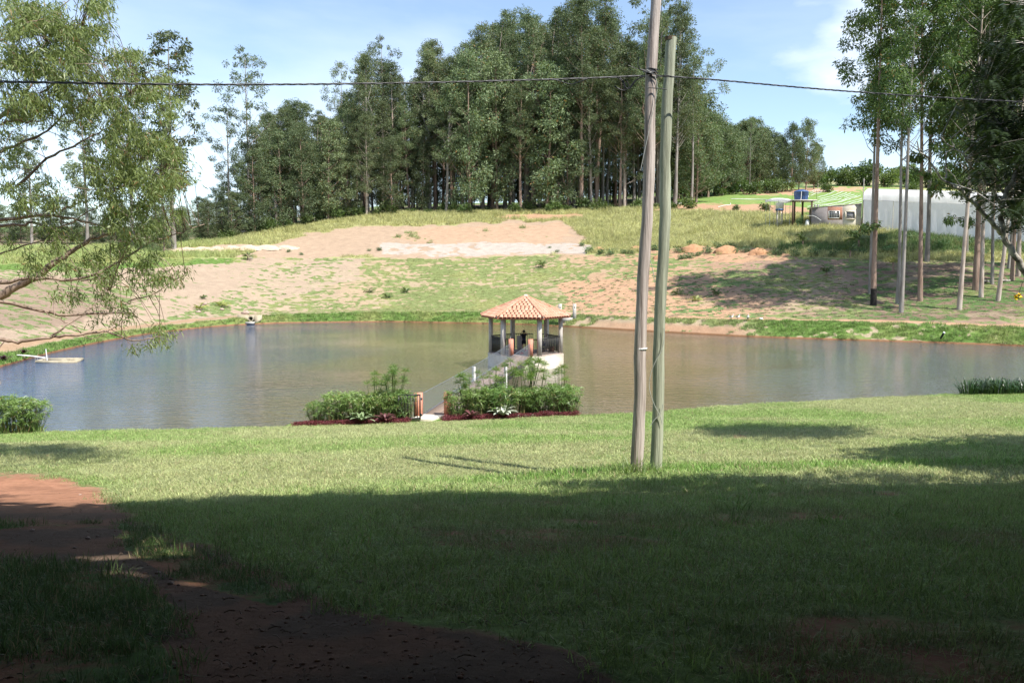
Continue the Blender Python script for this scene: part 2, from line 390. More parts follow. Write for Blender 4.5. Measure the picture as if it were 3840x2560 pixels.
def inpoly(px, py, poly):
    inside = np.zeros(px.shape, bool); n = len(poly); j = n-1
    for i in range(n):
        xi, yi = poly[i]; xj, yj = poly[j]
        c = ((yi > py) != (yj > py)) & (px < (xj-xi)*(py-yi)/((yj-yi) if yj != yi else 1e-9)+xi)
        inside ^= c; j = i
    return inside
SOIL_O = np.array([.40,.25,.155]); SOIL_P = np.array([.36,.275,.20]); SOIL_W = np.array([.40,.35,.30]); SOIL_T = np.array([.33,.26,.175])
LITTER = np.array([.20,.14,.10]); STRAW = np.array([.37,.30,.20]); RED = np.array([.33,.165,.10]); FIELD = np.array([.17,.26,.07])
GR = np.array([.16,.205,.075]); GRL = np.array([.115,.19,.045]); GRD = np.array([.065,.105,.035]); GRY = np.array([.33,.33,.15])
def zones(x, y, z):
    """soil colour, grass colour, grass cover at ground points"""
    n = len(x); u, v = proj(x, np.maximum(y, 1.0), z); u = u/OV; v = v/OV
    wob = (fbm(x*.25, y*.25, 41, 4)-.5); wob2 = (fbm(x*.35+9, y*.35, 47, 4)-.5)
    uu = u+wob*60; vv = v+wob2*14
    soil = np.tile(SOIL_T, (n, 1)); grass = np.tile(GR, (n, 1)); g = np.full(n, .5)
    def put(m, s=None, gr=None, gg=None):
        nonlocal soil, grass, g
        m = np.asarray(m, float)[:, None] if not isinstance(m, tuple) else m
        if s is not None: soil = soil*(1-m)+s*m
        if gr is not None: grass = grass*(1-m)+gr*m
        if gg is not None: g = g*(1-m[:, 0])+gg*m[:, 0]
    P = lambda pts: inpoly(uu, vv, pts)
    Yn, zn = shoreN(x, y); lawn = y < Yn+.1
    far = ~lawn
    kb = knot(x, y, 4); kt = knot(x, y, 5); ktop = knot(x, y, 7); kp = knot(x, y, 8); kc = knot(x, y, 9)
    # mown slope, centre to left to right
    put(far, SOIL_T*[1.1,1.05,1.], GR*[1.1,1.02,1.05], .60)
    put(far*sst(900, 560, uu), SOIL_P, GR, .50)
    put(far*sst(1230, 1480, uu)*(uu > 1150), SOIL_O, GR, .42)
    put(P([(300,604),(640,590),(700,590),(600,635),(540,660),(480,700),(420,725),(330,745),(150,765),(0,780),(-500,800),(-500,690),(200,690)]), SOIL_P*.98, GR, .24)
    put(P([(-500,640),(200,640),(330,690),(180,745),(-500,790)]), SOIL_P*np.array([.75,.72,.72]), GR*.9, .28)
    put(P([(-300,596),(380,586),(520,588),(610,572),(640,580),(560,600),(380,612),(-300,632)]), SOIL_P, GRL, .86)
    put(P([(640,590),(830,588),(820,640),(640,690),(560,700),(560,660)]), SOIL_P, GR, .36)
    put(P([(1290,650),(1520,630),(1750,640),(1930,735),(1290,712)]), SOIL_O*1.05, GR*np.array([.9,1.,1.]), .30)
    # tree litter on the right
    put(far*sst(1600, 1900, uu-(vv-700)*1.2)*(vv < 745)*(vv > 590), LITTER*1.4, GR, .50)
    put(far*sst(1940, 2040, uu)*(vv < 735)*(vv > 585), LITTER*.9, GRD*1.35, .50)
    # bank and toe track
    bank = far & (y < kb+.3)
    put(bank, SOIL_T, GRL, .92)
    put(bank*sst(1240, 1400, uu)*sst(1820, 1690, uu), STRAW*.95, GR, .62)
    put(bank*sst(1240, 1480, uu)*sst(1820, 1650, uu)*sst(1.9, .6, y-knot(x, y, 3)), SOIL_O*.95, GR, .1)
    put(bank*sst(300, 620, uu)*sst(1200, 640, uu)*sst(.3, .0, np.abs(y-kb))*.0, None, None, .6)
    put(bank*sst(1700, 1830, uu), STRAW, GRL, .72)
    tr = far*np.exp(-((y-(kb+kt)/2)/1.35)**4)
    put(tr*sst(1300, 1380, uu), SOIL_O*1.08, GR, .03)
    put(tr*sst(620, 520, uu), SOIL_P*np.array([.95,.84,.72]), GR, .03)
    # top: earthworks, spoil, tall grass
    up = far & (y > ktop-1)
    put(up, SOIL_T, GRY, .93)
    put(up*sst(640, 400, uu), SOIL_T, GRY*np.array([.8,.95,.8]), .95)
    put(P([(540,592),(600,570),(650,556),(700,537),(830,521),(1040,517),(1180,507),(1290,508),(1330,535),(1345,585),(1200,588),(980,594),(800,588),(640,594)]), SOIL_P*np.array([1.02,.98,.95]), GR, .035)
    put(P([(1000,522),(1290,512),(1320,545),(1250,562),(1000,560),(900,545)]), SOIL_P*.5+SOIL_O*.55, GR, .06)
    put(P([(862,558),(1342,560),(1342,581),(1180,584),(1030,590),(880,580)]) & (fbm(x*.8, y*.8, 77, 4) > .36), SOIL_W, GR, .03)
    put(P([(1140,495),(1340,490),(1340,502),(1150,504)]), SOIL_O, GRY, .1)
    put(P([(370,572),(500,566),(640,560),(640,573),(500,577),(380,579)]), SOIL_P*1.1, GRY, .05)
    put(P([(1480,571),(1600,566),(1790,568),(1800,600),(1700,603),(1500,588)]), SOIL_O, GR, .25)
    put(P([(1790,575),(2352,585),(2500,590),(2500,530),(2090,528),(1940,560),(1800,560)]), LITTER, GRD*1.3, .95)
    # field behind
    fld = far & (y > kc+1) & (uu > 1480) & (uu < 2060)
    put(fld, SOIL_O, FIELD, .97)
    put(P([(1500,468),(1800,470),(1870,484),(1870,495),(1700,487),(1500,483)]), SOIL_O, GRY, .12)
    put(P([(1690,446),(1850,433),(2000,430),(2000,437),(1880,440),(1760,449)]), SOIL_O*1.1, GRY, .1)
    woods = far & (y > kc+4) & (uu < 1530)
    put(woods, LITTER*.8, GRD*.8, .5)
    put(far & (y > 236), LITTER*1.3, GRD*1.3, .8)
    put(far & (y > 250) & (uu > 1850), STRAW, GRY*.9, .6)
    # vegetation patches
    pat = .5*fbm(x*2.1, y*1.3, 61, 3)+.5*fbm(x*.55, y*2.6, 63, 3); pat2 = fbm(x*.10, y*.12, 67, 3)
    gm = np.where(far, g, 0)
    gpatch = sst(-.085, .085, pat*.80+pat2*.30-(.55+(.5-np.clip(g, 0, 1))*.45))
    g = np.where(far, np.where(g > .9, .75*g+.25*gpatch, np.where(g < .05, g, gpatch)), g)
    put(far*sst(.45, .75, fbm(x*.3, y*.3, 81, 3))*.55*(gm > .3), STRAW, GR*np.array([1.6,1.25,1.3]))
    # lawn
    put(lawn, STRAW*np.array([.95,.86,.8]), GR*np.array([1.1,1.2,1.]), .88)
    dry = sst(9.5, 13, y)*sst(.42, .66, fbm(x*.18+3, y*.22, 91, 4)+.10*sst(20, 30, y)*(1-sst(33, 36, y))+.07*sst(5, -8, x))  # no straw tint near the camera: also darkens the grass where shade falls
    put(lawn*dry*.75, None, np.array([.27,.275,.14]), .80)  # dry tint held back near the camera, so the shaded grass stays darker
    put(lawn*sst(1.5, .2, np.abs(y-15.2-.05*x))*sst(-5, 1, x), None, GRL*1.15, .98)
    # red dirt: bare track lower left and worn patches in the shade
    dirt = P([(-900,1085),(0,1083),(90,1085),(200,1108),(260,1140),(300,1170),(330,1195),(430,1240),(560,1280),(660,1330),(800,1400),(1000,1440),(1150,1450),(1350,1500),(1500,1600),(1500,1800),(-900,1800)])
    m = np.zeros(n); near_ = lawn & (y < 20)
    if near_.any():
        dpoly = [(-900,1083),(0,1083),(90,1085),(200,1108),(260,1140),(300,1170),(330,1195),(430,1240),(560,1280),(660,1330),(800,1400),(1000,1440),(1150,1450),(1350,1500),(1500,1600),(1500,1800),(-900,1800)]
        acc = np.zeros(near_.sum()); un, vn_ = uu[near_], vv[near_]
        for q in range(16):
            aa = q*2.4; rr_ = 11*math.sqrt(q); acc += inpoly(un+math.cos(aa)*rr_*1.3, vn_+math.sin(aa)*rr_*.6, dpoly)
        m[near_] = sst(.1, .9, acc/16+.5*(fbm(x[near_]*2.6, y[near_]*2.6, 73, 3)-.5))
    put(m, RED*1.15, GRD*1.2, .05)
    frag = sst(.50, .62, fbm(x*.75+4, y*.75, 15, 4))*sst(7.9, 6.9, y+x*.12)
    put(m*sst(10.5, 7, y+.3*x), LITTER*.62, None, None)  # litter brown, also deepening the shade on the near stretch of track
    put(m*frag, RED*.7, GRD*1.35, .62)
    put(m*sst(.45, .6, fbm(x*2.2, y*2.2, 18, 3))*.5, RED*.7, None, None)
    uu2 = u+wob*90; vv2 = v+wob2*40
    cover = inpoly(uu2, vv2, [(-900,1290),(0,1285),(200,1300),(330,1330),(420,1400),(380,1480),(420,1560),(500,1800),(-900,1800)])
    put(m*cover, RED*.8, GRD*1.3, .62+.3*(fbm(x*2, y*2, 5, 2)-.5))
    cover2 = inpoly(uu2, vv2, [(300,1200),(420,1240),(520,1290),(700,1370),(640,1400),(430,1330),(300,1260)])
    put(m*cover2, RED*.8, GRD*1.3, .55+.5*(fbm(x*2, y*2, 6, 2)-.5))
    lit = lawn & (y < 13.5) & ~dirt
    put(lit*sst(.51, .66, fbm(x*.45+1, y*.6, 55, 4))*sst(13.5, 11, y), RED*.75, GR, .45)
    mound = inpoly(u+wob*8, v+wob2*3, [(1683,1000),(1700,998),(1716,1001),(1714,1006),(1690,1007)])
    put(mound & lawn, RED*1.5, GR, .0)
    # wet clay lip at the waterline
    put((z < .11)*1.0, SOIL_O*np.array([.62,.52,.42]), None, 0.0)
    put((z < -.1)*1.0, np.array([.20,.14,.07]), None, 0.0)
    return soil, grass, np.clip(g, 0, 1)

def build_ground():
    tt = np.concatenate([-np.geomspace(30, .78, 26)[:-1], np.linspace(-.78, .78, 640), np.geomspace(.78, 30, 26)[1:]])
    ang = np.arctan(tt)                                   # from +y
    back = np.linspace(ang[-1], 2*math.pi+ang[0], 26)[1:-1]
    ang = np.concatenate([ang, back])
    # rows follow both shorelines
    fr = [np.geomspace(.5, 3, 14)[:-1], np.linspace(3, 8, 100)[:-1]]
    def seg(n): return np.linspace(0, 1, n, endpoint=False)
    segs = [(170, 0), (22, 1), (14, 2), (16, 3), (300, 4), (60, 5)]
    far_r = np.geomspace(420, 6000, 30)
    tcol = np.clip(np.tan(np.clip(np.where(np.cos(ang) > .05, ang, np.sign(np.sin(ang))*1.5), -1.5, 1.5)), _g[0], _g[-1])
    N = np.interp(tcol, _gn, _gN[:, 0]); Fs = np.interp(tcol, _g, _gY[:, 2])
    br = [np.full(len(ang), 8.), N-.5, N+1.7, Fs-.7, Fs+.5, np.full(len(ang), 170.), np.full(len(ang), 420.)]
    rows = [np.full(len(ang), r) for a_ in fr for r in a_]
    for n_, i_ in segs:
        for w in seg(n_): rows.append(br[i_]*(1-w)+br[i_+1]*w)
    rows += [np.full(len(ang), r) for r in far_r]
    Yr = np.array(rows); ca = np.cos(ang)[None, :]; A = np.broadcast_to(ang, Yr.shape)
    front = ca > .55
    X = np.where(front, Yr*np.tan(np.where(front, A, 0)), np.sin(A)*Yr*1.6); Yc = np.where(front, Yr, ca*Yr*1.6)
    rr = Yr
    x = X.ravel(); y = Yc.ravel(); z = H(x, y)
    V = np.stack([x, y, z], 1)
    nc = len(ang); nr = len(rr)
    i = np.arange(nr-1)[:, None]*nc; j = np.arange(nc)[None, :]; k = (j+1) % nc
    F = np.stack([i+j, i+k, i+nc+k, i+nc+j], -1).reshape(-1, 4)[:, ::-1]
    c = len(V); V = np.concatenate([V, [[0, 0, Hs(0, 0.0)]]])
    T = np.stack([np.full(nc, c), (np.arange(nc)+1) % nc, np.arange(nc)], 1)[:, ::-1]
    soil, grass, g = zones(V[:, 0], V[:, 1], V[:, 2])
    m, nt, b = mat_new('ground_earth_and_turf'); L = nt.links.new
    so = nd(nt, 'ShaderNodeAttribute', attribute_name='soil'); gr = nd(nt, 'ShaderNodeAttribute', attribute_name='grass'); cv = nd(nt, 'ShaderNodeAttribute', attribute_name='cover')
    geo = nd(nt, 'ShaderNodeNewGeometry')
    def noise(sc, det=5, ro=.6, vec=None):
        n = nd(nt, 'ShaderNodeTexNoise', i_Scale=sc, i_Detail=det, i_Roughness=ro); L(vec or geo.outputs['Position'], n.inputs['Vector']); return n.outputs['Fac']
    def math_(op, a, b_=None, clamp=False):
        n = nd(nt, 'ShaderNodeMath', operation=op, use_clamp=clamp)
        for i_, s in enumerate((a, b_)):
            if s is None: continue
            if isinstance(s, (int, float)): n.inputs[i_].default_value = s
            else: L(s, n.inputs[i_])
        return n.outputs[0]
    n1 = noise(2.4, 9, .74)
    f = math_('MULTIPLY_ADD', math_('SUBTRACT', n1, .5), 1.6); f.node.inputs[2].default_value = 0
    f2 = math_('ADD', math_('MULTIPLY', math_('SUBTRACT', n1, .5), 1.7), cv.outputs['Fac'])
    mr = nd(nt, 'ShaderNodeMapRange'); mr.inputs['From Min'].default_value = .32; mr.inputs['From Max'].default_value = .62; L(f2, mr.inputs[0])
    # keep bare ground bare
    gate = nd(nt, 'ShaderNodeMapRange'); gate.inputs['From Min'].default_value = .0; gate.inputs['From Max'].default_value = .12; L(cv.outputs['Fac'], gate.inputs[0])
    fac = math_('MULTIPLY', mr.outputs[0], gate.outputs[0])
    def varied(src, sc, lo, hi):
        n = noise(sc, 6, .65); r = nd(nt, 'ShaderNodeMapRange'); r.inputs['From Min'].default_value = .3; r.inputs['From Max'].default_value = .7
        r.inputs['To Min'].default_value = lo; r.inputs['To Max'].default_value = hi; L(n, r.inputs[0])
        h = nd(nt, 'ShaderNodeHueSaturation'); L(r.outputs[0], h.inputs['Value']); L(src, h.inputs['Color']); return h.outputs[0]
    s1 = varied(varied(so.outputs['Color'], 9, .78, 1.16), .9, .86, 1.1); g1 = varied(varied(gr.outputs['Color'], 14, .6, 1.35), 1.3, .8, 1.2)
    mixn = nd(nt, 'ShaderNodeMix', data_type='RGBA'); L(fac, mixn.inputs[0]); L(s1, mixn.inputs[6]); L(g1, mixn.inputs[7])
    L(mixn.outputs[2], b.inputs['Base Color']); b.inputs['Roughness'].default_value = .95; b.inputs['Specular IOR Level'].default_value = .12
    bp = nd(nt, 'ShaderNodeBump', i_Strength=.55, i_Distance=.12); L(noise(5, 8, .75), bp.inputs['Height']); L(bp.outputs[0], b.inputs['Normal'])
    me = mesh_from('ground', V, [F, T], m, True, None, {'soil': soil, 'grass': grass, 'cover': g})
    o = link('ground', me); o['kind'] = 'structure'
    return o
ground = build_ground()

def build_water():
    m, nt, b = mat_new('muddy_pond_water'); L = nt.links.new
    b.inputs['Roughness'].default_value = .045; b.inputs['IOR'].default_value = 1.75
    geo = nd(nt, 'ShaderNodeNewGeometry')
    n0 = nd(nt, 'ShaderNodeTexNoise', i_Scale=.07, i_Detail=4); L(geo.outputs['Position'], n0.inputs['Vector'])
    # silt, most turbid round the gazebo; left end's blue is sky reflection put into the colour
    sx = nd(nt, 'ShaderNodeSeparateXYZ'); L(geo.outputs['Position'], sx.inputs[0]); ax = nd(nt, 'ShaderNodeMath', operation='MULTIPLY_ADD'); L(n0.outputs['Fac'], ax.inputs[0]); ax.inputs[1].default_value = 22; L(sx.outputs[0], ax.inputs[2])
    mrx = nd(nt, 'ShaderNodeMapRange'); mrx.inputs['From Min'].default_value = -22; mrx.inputs['From Max'].default_value = 48; L(ax.outputs[0], mrx.inputs[0])
    r = nd(nt, 'ShaderNodeValToRGB'); e = r.color_ramp.elements; e[0].position = .14; e[0].color = (.018, .048, .12, 1); e[1].position = .34; e[1].color = (.095, .086, .050, 1)
    x1 = e.new(.62); x1.color = (.110, .096, .055, 1); x2 = e.new(.85); x2.color = (.075, .080, .085, 1)
    L(mrx.outputs[0], r.inputs[0]); L(r.outputs[0], b.inputs['Base Color'])
    def wave(scl, rot, s, det=3):
        mp = nd(nt, 'ShaderNodeMapping'); mp.inputs['Scale'].default_value = scl; mp.inputs['Rotation'].default_value = (0, 0, R(rot)); L(geo.outputs['Position'], mp.inputs[0])
        n = nd(nt, 'ShaderNodeTexNoise', i_Scale=s, i_Detail=det, i_Roughness=.55, i_Distortion=.3); L(mp.outputs[0], n.inputs['Vector']); return n.outputs['Fac']
    a = wave((.6, 1.9, 1), -14, 1.5); c = wave((.8, 2.0, 1), 20, 4.0)
    # gusts: where the wind roughens the surface
    gu = nd(nt, 'ShaderNodeTexNoise', i_Scale=.045, i_Detail=3); L(geo.outputs['Position'], gu.inputs['Vector'])
    gm = nd(nt, 'ShaderNodeMapRange'); gm.inputs['From Min'].default_value = .38; gm.inputs['From Max'].default_value = .62; gm.inputs['To Min'].default_value = .25; gm.inputs['To Max'].default_value = 1.0; L(gu.outputs['Fac'], gm.inputs[0])
    ad2 = nd(nt, 'ShaderNodeMath', operation='MULTIPLY_ADD'); L(c, ad2.inputs[0]); ad2.inputs[1].default_value = .45; L(a, ad2.inputs[2])
    bp = nd(nt, 'ShaderNodeBump', i_Distance=.075); L(ad2.outputs[0], bp.inputs['Height']); L(gm.outputs[0], bp.inputs['Strength'])
    L(bp.outputs[0], b.inputs['Normal'])
    pts = []
    ts = np.linspace(_g[0], _g[-1], 90)
    near = [(t*(np.interp(t, _gn, _gN[:,0])-.6), np.interp(t, _gn, _gN[:,0])-.6) for t in ts]
    farp = [(t*(np.interp(t, _g, _gY[:,3])+1.5), np.interp(t, _g, _gY[:,3])+1.5) for t in ts]
    V = [(p[0], p[1], 0) for p in near]+[(p[0], p[1], 0) for p in farp]; n = len(ts)
    # near edge must stay under the lawn
    F = [(i, i+1, n+i+1, n+i) for i in range(n-1)]
    me = mesh_from('pond_water', np.array(V), [F], m, False)
    o = link('pond_water', me); o['kind'] = 'structure'
    return o
build_water()
# ================================================================== TREES
M_BARK = simple('eucalyptus_bark', (.50,.43,.37), (.24,.17,.13), .85, 3.0, stretch=(1,1,.22), bump=.3, bscale=12, lo=.3, hi=.62)
M_BARK2 = simple('pinkish_bark', (.33,.235,.185), (.16,.10,.075), .85, 3.0, stretch=(1,1,.2), bump=.3, bscale=12, lo=.3, hi=.6)
M_BARKG = simple('grey_smooth_bark', (.31,.285,.26), (.155,.13,.11), .8, 2.2, stretch=(1,1,.22), bump=.35, bscale=10, lo=.3, hi=.6)
M_LEAF = leaf_mat('eucalyptus_leaf', (.065,.092,.048), (.235,.285,.15), .28, .55, .22, .28, accent=(.22,.12,.05), acc_at=.965)
M_LEAFR = leaf_mat('eucalyptus_leaf_near', (.05,.09,.03), (.20,.27,.09), .32, .5, .25, .2, accent=(.24,.15,.06), acc_at=.975)
M_LEAFY = leaf_mat('weeping_leaf', (.085,.125,.045), (.23,.29,.10), .35, .45, .4, .05, accent=(.30,.20,.09), acc_at=.95)
M_LEAFD = leaf_mat('dark_leaf', (.016,.028,.012), (.055,.08,.028), .15, .5, .3, .15)
M_SHRUB = leaf_mat('shrub_leaf', (.05,.09,.026), (.18,.235,.08), .3, .45, .35, .3)
M_SHADE = leaf_mat('shade_leaf', (.03,.05,.015), (.06,.09,.025), .05, .6, .2, .1)

def sph(n):
    v = rng.normal(size=(n, 3)); return v/np.linalg.norm(v, axis=1)[:, None]
def clump(mb, c, r, n, L, W, droop=.35, wind=(.25,0,0), shell=.45, tone=None, base=None):
    """an uneven ball of leaves: sub-puffs with leaves pointing out and down"""
    k = max(2, int(3+r*2)); sub = sph(k)*np.array([1,1,.75])*r*.55; sr = r*(.38+.34*rng.random(k))
    w = sr**2; idx = rng.choice(k, n, p=w/w.sum())
    d = sph(n); rad = sr[idx]*(rng.random(n)**shell)
    P = c+sub[idx]+d*rad[:, None]*np.array([1,1,.8])
    D = d*.8+np.array([0,0,-droop])+np.array(wind)+rng.normal(size=(n,3))*.3
    l = L*(.6+.8*rng.random(n))
    t = np.clip((rng.random(n)*.7+.3*rng.random(k)[idx]) if base is None else base+.25*(rng.random(n)-.5), 0, 1)
    t = np.where(rng.random(n) < .03, 1.0, t*.95)
    mb.leaves(P, D, l, W*l/L, t)
def curve(a, b, sag=0.0, n=5, jit=0.0):
    a = np.array(a, float); b = np.array(b, float); t = np.linspace(0, 1, n)[:, None]
    P = a*(1-t)+b*t; L = np.linalg.norm(b-a)
    P = P+np.array([0,0,1])*(4*t*(1-t))*sag*L
    if jit: P[1:-1] += rng.normal(size=(n-2, 3))*jit*L
    return P

def euc(name, Ht, lo, spread, ncl, cr, npl, L, W, tr, kind='tall', bark=None, leaf=None, bend=.02, droop=.35, fork=False):
    """meshes (trunk+limbs, crown) of one eucalyptus, base at 0, growing along z"""
    tk = MB(); cw = MB(); n = 9
    zs = np.linspace(0, Ht*.97, n); off = np.cumsum(rng.normal(size=(n, 2))*bend*Ht/n, 0); off[0] = 0; off -= off[0]
    P = np.stack([off[:,0], off[:,1], zs], 1); P[0, 2] = -.6
    rad = tr*(1-.88*(zs/Ht)**1.1); rad[0] *= 1.25
    tk.tube(P, rad, 8, cap=False)
    def tp(z): return np.array([np.interp(z, zs, P[:,0]), np.interp(z, zs, P[:,1]), z])
    def trad(z): return np.interp(z, zs, rad)
    if fork:
        a = tp(Ht*.5); b = a+np.array([rng.normal()*1.2, rng.normal()*1.2, Ht*.42]); tk.tube(curve(a, b, 0, 5, .02), np.linspace(trad(Ht*.5)*.7, .03, 5), 6, cap=False)
    ga = rng.random()*6.28
    for i in range(ncl):
        f = (i+rng.random()*.9)/ncl; f = min(f, 1)
        h = Ht*(lo+(1-lo)*f)
        if kind == 'tall': prof = (.55+.45*math.sin(math.pi*min(1, f*1.05+.12)))*(1-.42*f**3)
        elif kind == 'dense': prof = math.sin(math.pi*(f*.80+.16))**.7
        else: prof = .45+.55*math.sin(math.pi*(f*.9+.05))
        ga += 2.4+rng.normal()*.5
        r = spread*prof*(.30+.75*rng.random()**.7)
        if f > .95: r *= .5
        tip = tp(h)+np.array([math.cos(ga)*r, math.sin(ga)*r, r*.12])
        z0 = max(h-r*(.75+.5*rng.random()), Ht*lo*.85)
        br = max(.018, trad(z0)*.34)
        tk.tube(curve(tp(z0), tip, -.06, 4, .03), np.linspace(br, br*.25, 4), 4, cap=False)
        s = cr*(.6+.75*rng.random())*(1-.25*f)
        clump(cw, tip+np.array([0,0,s*.2]), s, int(npl*(s/cr)**2), L, W, droop)
        if rng.random() < .5:
            c2 = tip*.55+tp(h)*.45+np.array([0,0,.3]); clump(cw, c2, s*.6, int(npl*.3), L, W, droop)
    return tk.mesh('trunk', bark or M_BARK, True), cw.mesh('crown', leaf or M_LEAF)

def plant(name, label, cat, pair, loc, rz=0, sc=1.0, group=None, lean=(0,0), szz=None, parts=('trunk','crown')):
    o = thing(name, label, cat, loc, rz, group)
    o.rotation_euler = (lean[0], lean[1], rz) if not (lean[0] or lean[1]) else (Euler((0,0,0)).to_matrix() @ Matrix.Rotation(lean[0], 3, 'X') @ Matrix.Rotation(lean[1], 3, 'Y') @ Matrix.Rotation(rz, 3, 'Z')).to_euler()
    o.scale = (sc, sc, sc*(szz or 1))
    for nme, me in zip(parts, pair):
        if me: link(nme, me, o)
    return o

# ---- the wood on the crest
V_T = [euc('e', 32, [.22,.42,.32][i % 3]+.06*rng.random(), 3.9, 58, 1.35, 330, .27, .105, .31, 'tall', bark=[M_BARK, M_BARK2, M_BARKG][i % 3], fork=i % 2 == 0) for i in range(6)]
V_S = [euc('s', 30, .46, 5.4, 34, 1.35, 240, .33, .12, .26, 'sparse', bark=M_BARKG) for i in range(2)]
V_LOW = [euc('l', 18, .08, 3.2, 44, 1.4, 300, .30, .11, .17, 'dense', bark=M_BARK2) for i in range(3)]
V_FAR = [euc('f', 20, .12, 5.0, 46, 1.9, 330, .40, .16, .25, 'dense', bark=M_BARK2, droop=.15) for i in range(4)]
def shrub_mesh(r, h, n, L, W, mat, tall=1.0):
    mb = MB(); st = MB()
    for i in range(6):
        a = rng.random()*6.28; rr = r*.6*rng.random()**.5
        c = np.array([math.cos(a)*rr, math.sin(a)*rr, h*(.35+.35*rng.random())]); clump(mb, c, r*.55, n//6, L, W, .1)
        st.tube(curve((0,0,-.2), c, .05, 4), np.linspace(.05, .015, 4), 4, cap=False)
    return st.mesh('stems', M_BARK2), mb.mesh('foliage', mat)
V_SH = [shrub_mesh(1.8, 2.6, 520, .5, .17, M_SHRUB) for i in range(4)]

SKY = [(-300,760),(0,770),(200,790),(400,800),(560,780),(690,765),(740,745),(784,718),(849,670),(900,600),(935,520),(980,462),(1040,400),(1100,370),(1140,345),(1180,410),(1215,400),(1270,400),(1310,315),(1353,205),(1400,220),(1447,170),(1480,240),(1510,290),(1550,255),(1585,200),(1610,110),(1650,150),(1690,170),(1735,120),(1768,110),(1800,100),(1841,80),(1899,48),(1950,58),(2000,35),(2050,38),(2103,10),(2161,-5),(2231,-25),(2270,30),(2302,80),(2334,110),(2380,110),(2420,60),(2480,10),(2535,10),(2560,150),(2600,200),(2640,232),(2660,330),(2700,420)]
skx = np.array([s[0] for s in SKY]); skv = np.array([s[1] for s in SKY])
def height_to(x, y, z0, v):
    # solve ground-up height whose top projects to row v
    p = at(1920, v, 1.0); return CZ+(p[2]-CZ)*y-z0
ROWS = [[], [], []]
def wood():
    rows = [(1.0, 4.2, .62), (5, 4.3, .86), (10, 4.4, 1.0), (16, 4.6, 1.0), (23, 4.8, .97), (31, 5.2, .93), (38, 4.2, .45), (44, 4.6, .6), (50, 4.0, .5)]
    cnt = 0
    for ri, (dy, sp_, hf) in enumerate(rows):
        x = -75.0
        while x < 34:
            x += sp_*(.75+.5*rng.random())
            # left wing lies nearer: edge runs along the crest
            y = float(knot(np.array([x]), np.array([155.0]), 9)[0]); xx = x*y/155
            y = y+dy+rng.normal()*1.2+1.5
            z = Hs(xx, y); u, v = proj(xx, y, z); u = float(u)
            if u > 2560 or u < 640: continue
            if u > 2470 and ri < 2: continue
            vs = float(np.interp(u, skx, skv)); h = height_to(xx, y, z, vs)
            if u < 960 and ri > 3: continue
            f = hf*(.90+.13*rng.random())
            if ri == 0: f = .50+.42*rng.random()
            if ri == 1: f = .68+.3*rng.random()
            h *= min(f, 1.02)
            if h < 3: continue
            if h < 15 or ri in (6, 8) or (ri == 0 and rng.random() < .4): src = V_LOW[int(rng.integers(len(V_LOW)))]; base = 18
            else: src = V_T[int(rng.integers(len(V_T)))]; base = 32
            s = h/base; sxy = s*(.85+.35*rng.random()) if s > .8 else s*1.25
            lean = (rng.normal()*.018, rng.normal()*.022)
            o = thing('eucalyptus_tree', 'slender eucalyptus deep inside the hilltop wood, behind its three front rows', 'tree', (xx, y, z-.2), rng.random()*6.28, 'eucalyptus trees of the hilltop wood')
            o.rotation_euler = (lean[0], lean[1], rng.random()*6.28); o.scale = (sxy, sxy, s)
            link('trunk', src[0], o); link('crown', src[1], o); cnt += 1
            if ri < 3: ROWS[ri].append(o)
    print('wood trees', cnt)
wood()
number_labels(ROWS[0], 'front-row eucalyptus at the edge of the hilltop wood, the %s from the left')
number_labels(ROWS[1], 'taller second-row eucalyptus of the hilltop wood, the %s in its row from the left')
number_labels(ROWS[2], 'high third-row eucalyptus of the hilltop wood, the %s in its row from the left')
def one_tree(u, vb, vt, Y, pair, base, label, sxy=1.0, group=None, lean=(0,0), name='eucalyptus_tree', rz=None):
    p = Gp(u, vb) if Y is None else None
    if p is None:
        a = at(u, vb, Y); p = np.array([a[0], Y, Hs(a[0], Y)])
    h = height_to(p[0], p[1], p[2], vt); s = h/base
    o = thing(name, label, 'tree', (p[0], p[1], p[2]-.2), 0, group)
    o.rotation_euler = (lean[0], lean[1], rng.random()*6.28 if rz is None else rz); o.scale = (s*sxy, s*sxy, s)
    link('trunk', pair[0], o); link('crown', pair[1], o)
    return o
one_tree(938, 870, 190, 152, V_S[0], 30, 'lone tall sparse eucalyptus rising left of the hilltop wood', .92)
one_tree(866, 880, 400, 149, V_S[1], 30, 'thin open-crowned eucalyptus just left of the lone tall one', 1.15)
one_tree(1290, 800, 235, 168, V_S[1], 30, 'wispy sparse eucalyptus at the left shoulder of the high wood', .7)
one_tree(1440, 800, 150, 172, V_S[0], 30, 'eucalyptus whose small round top pokes above the wood left of centre', .8)
one_tree(2470, 775, -30, 166, V_S[0], 30, 'tall airy eucalyptus behind the two poles, at the right end of the high wood', 1.0)
one_tree(2590, 770, 180, 170, V_S[1], 30, 'broad open eucalyptus right of the poles with spreading limbs', 1.05)
one_tree(2610, 765, 395, 176, V_FAR[0], 20, 'dark bushy eucalyptus low at the right end of the high wood', 1.0)
one_tree(2180, 790, -12, 161, V_T[1], 32, 'tallest dense eucalyptus near the centre of the wood', 1.1)
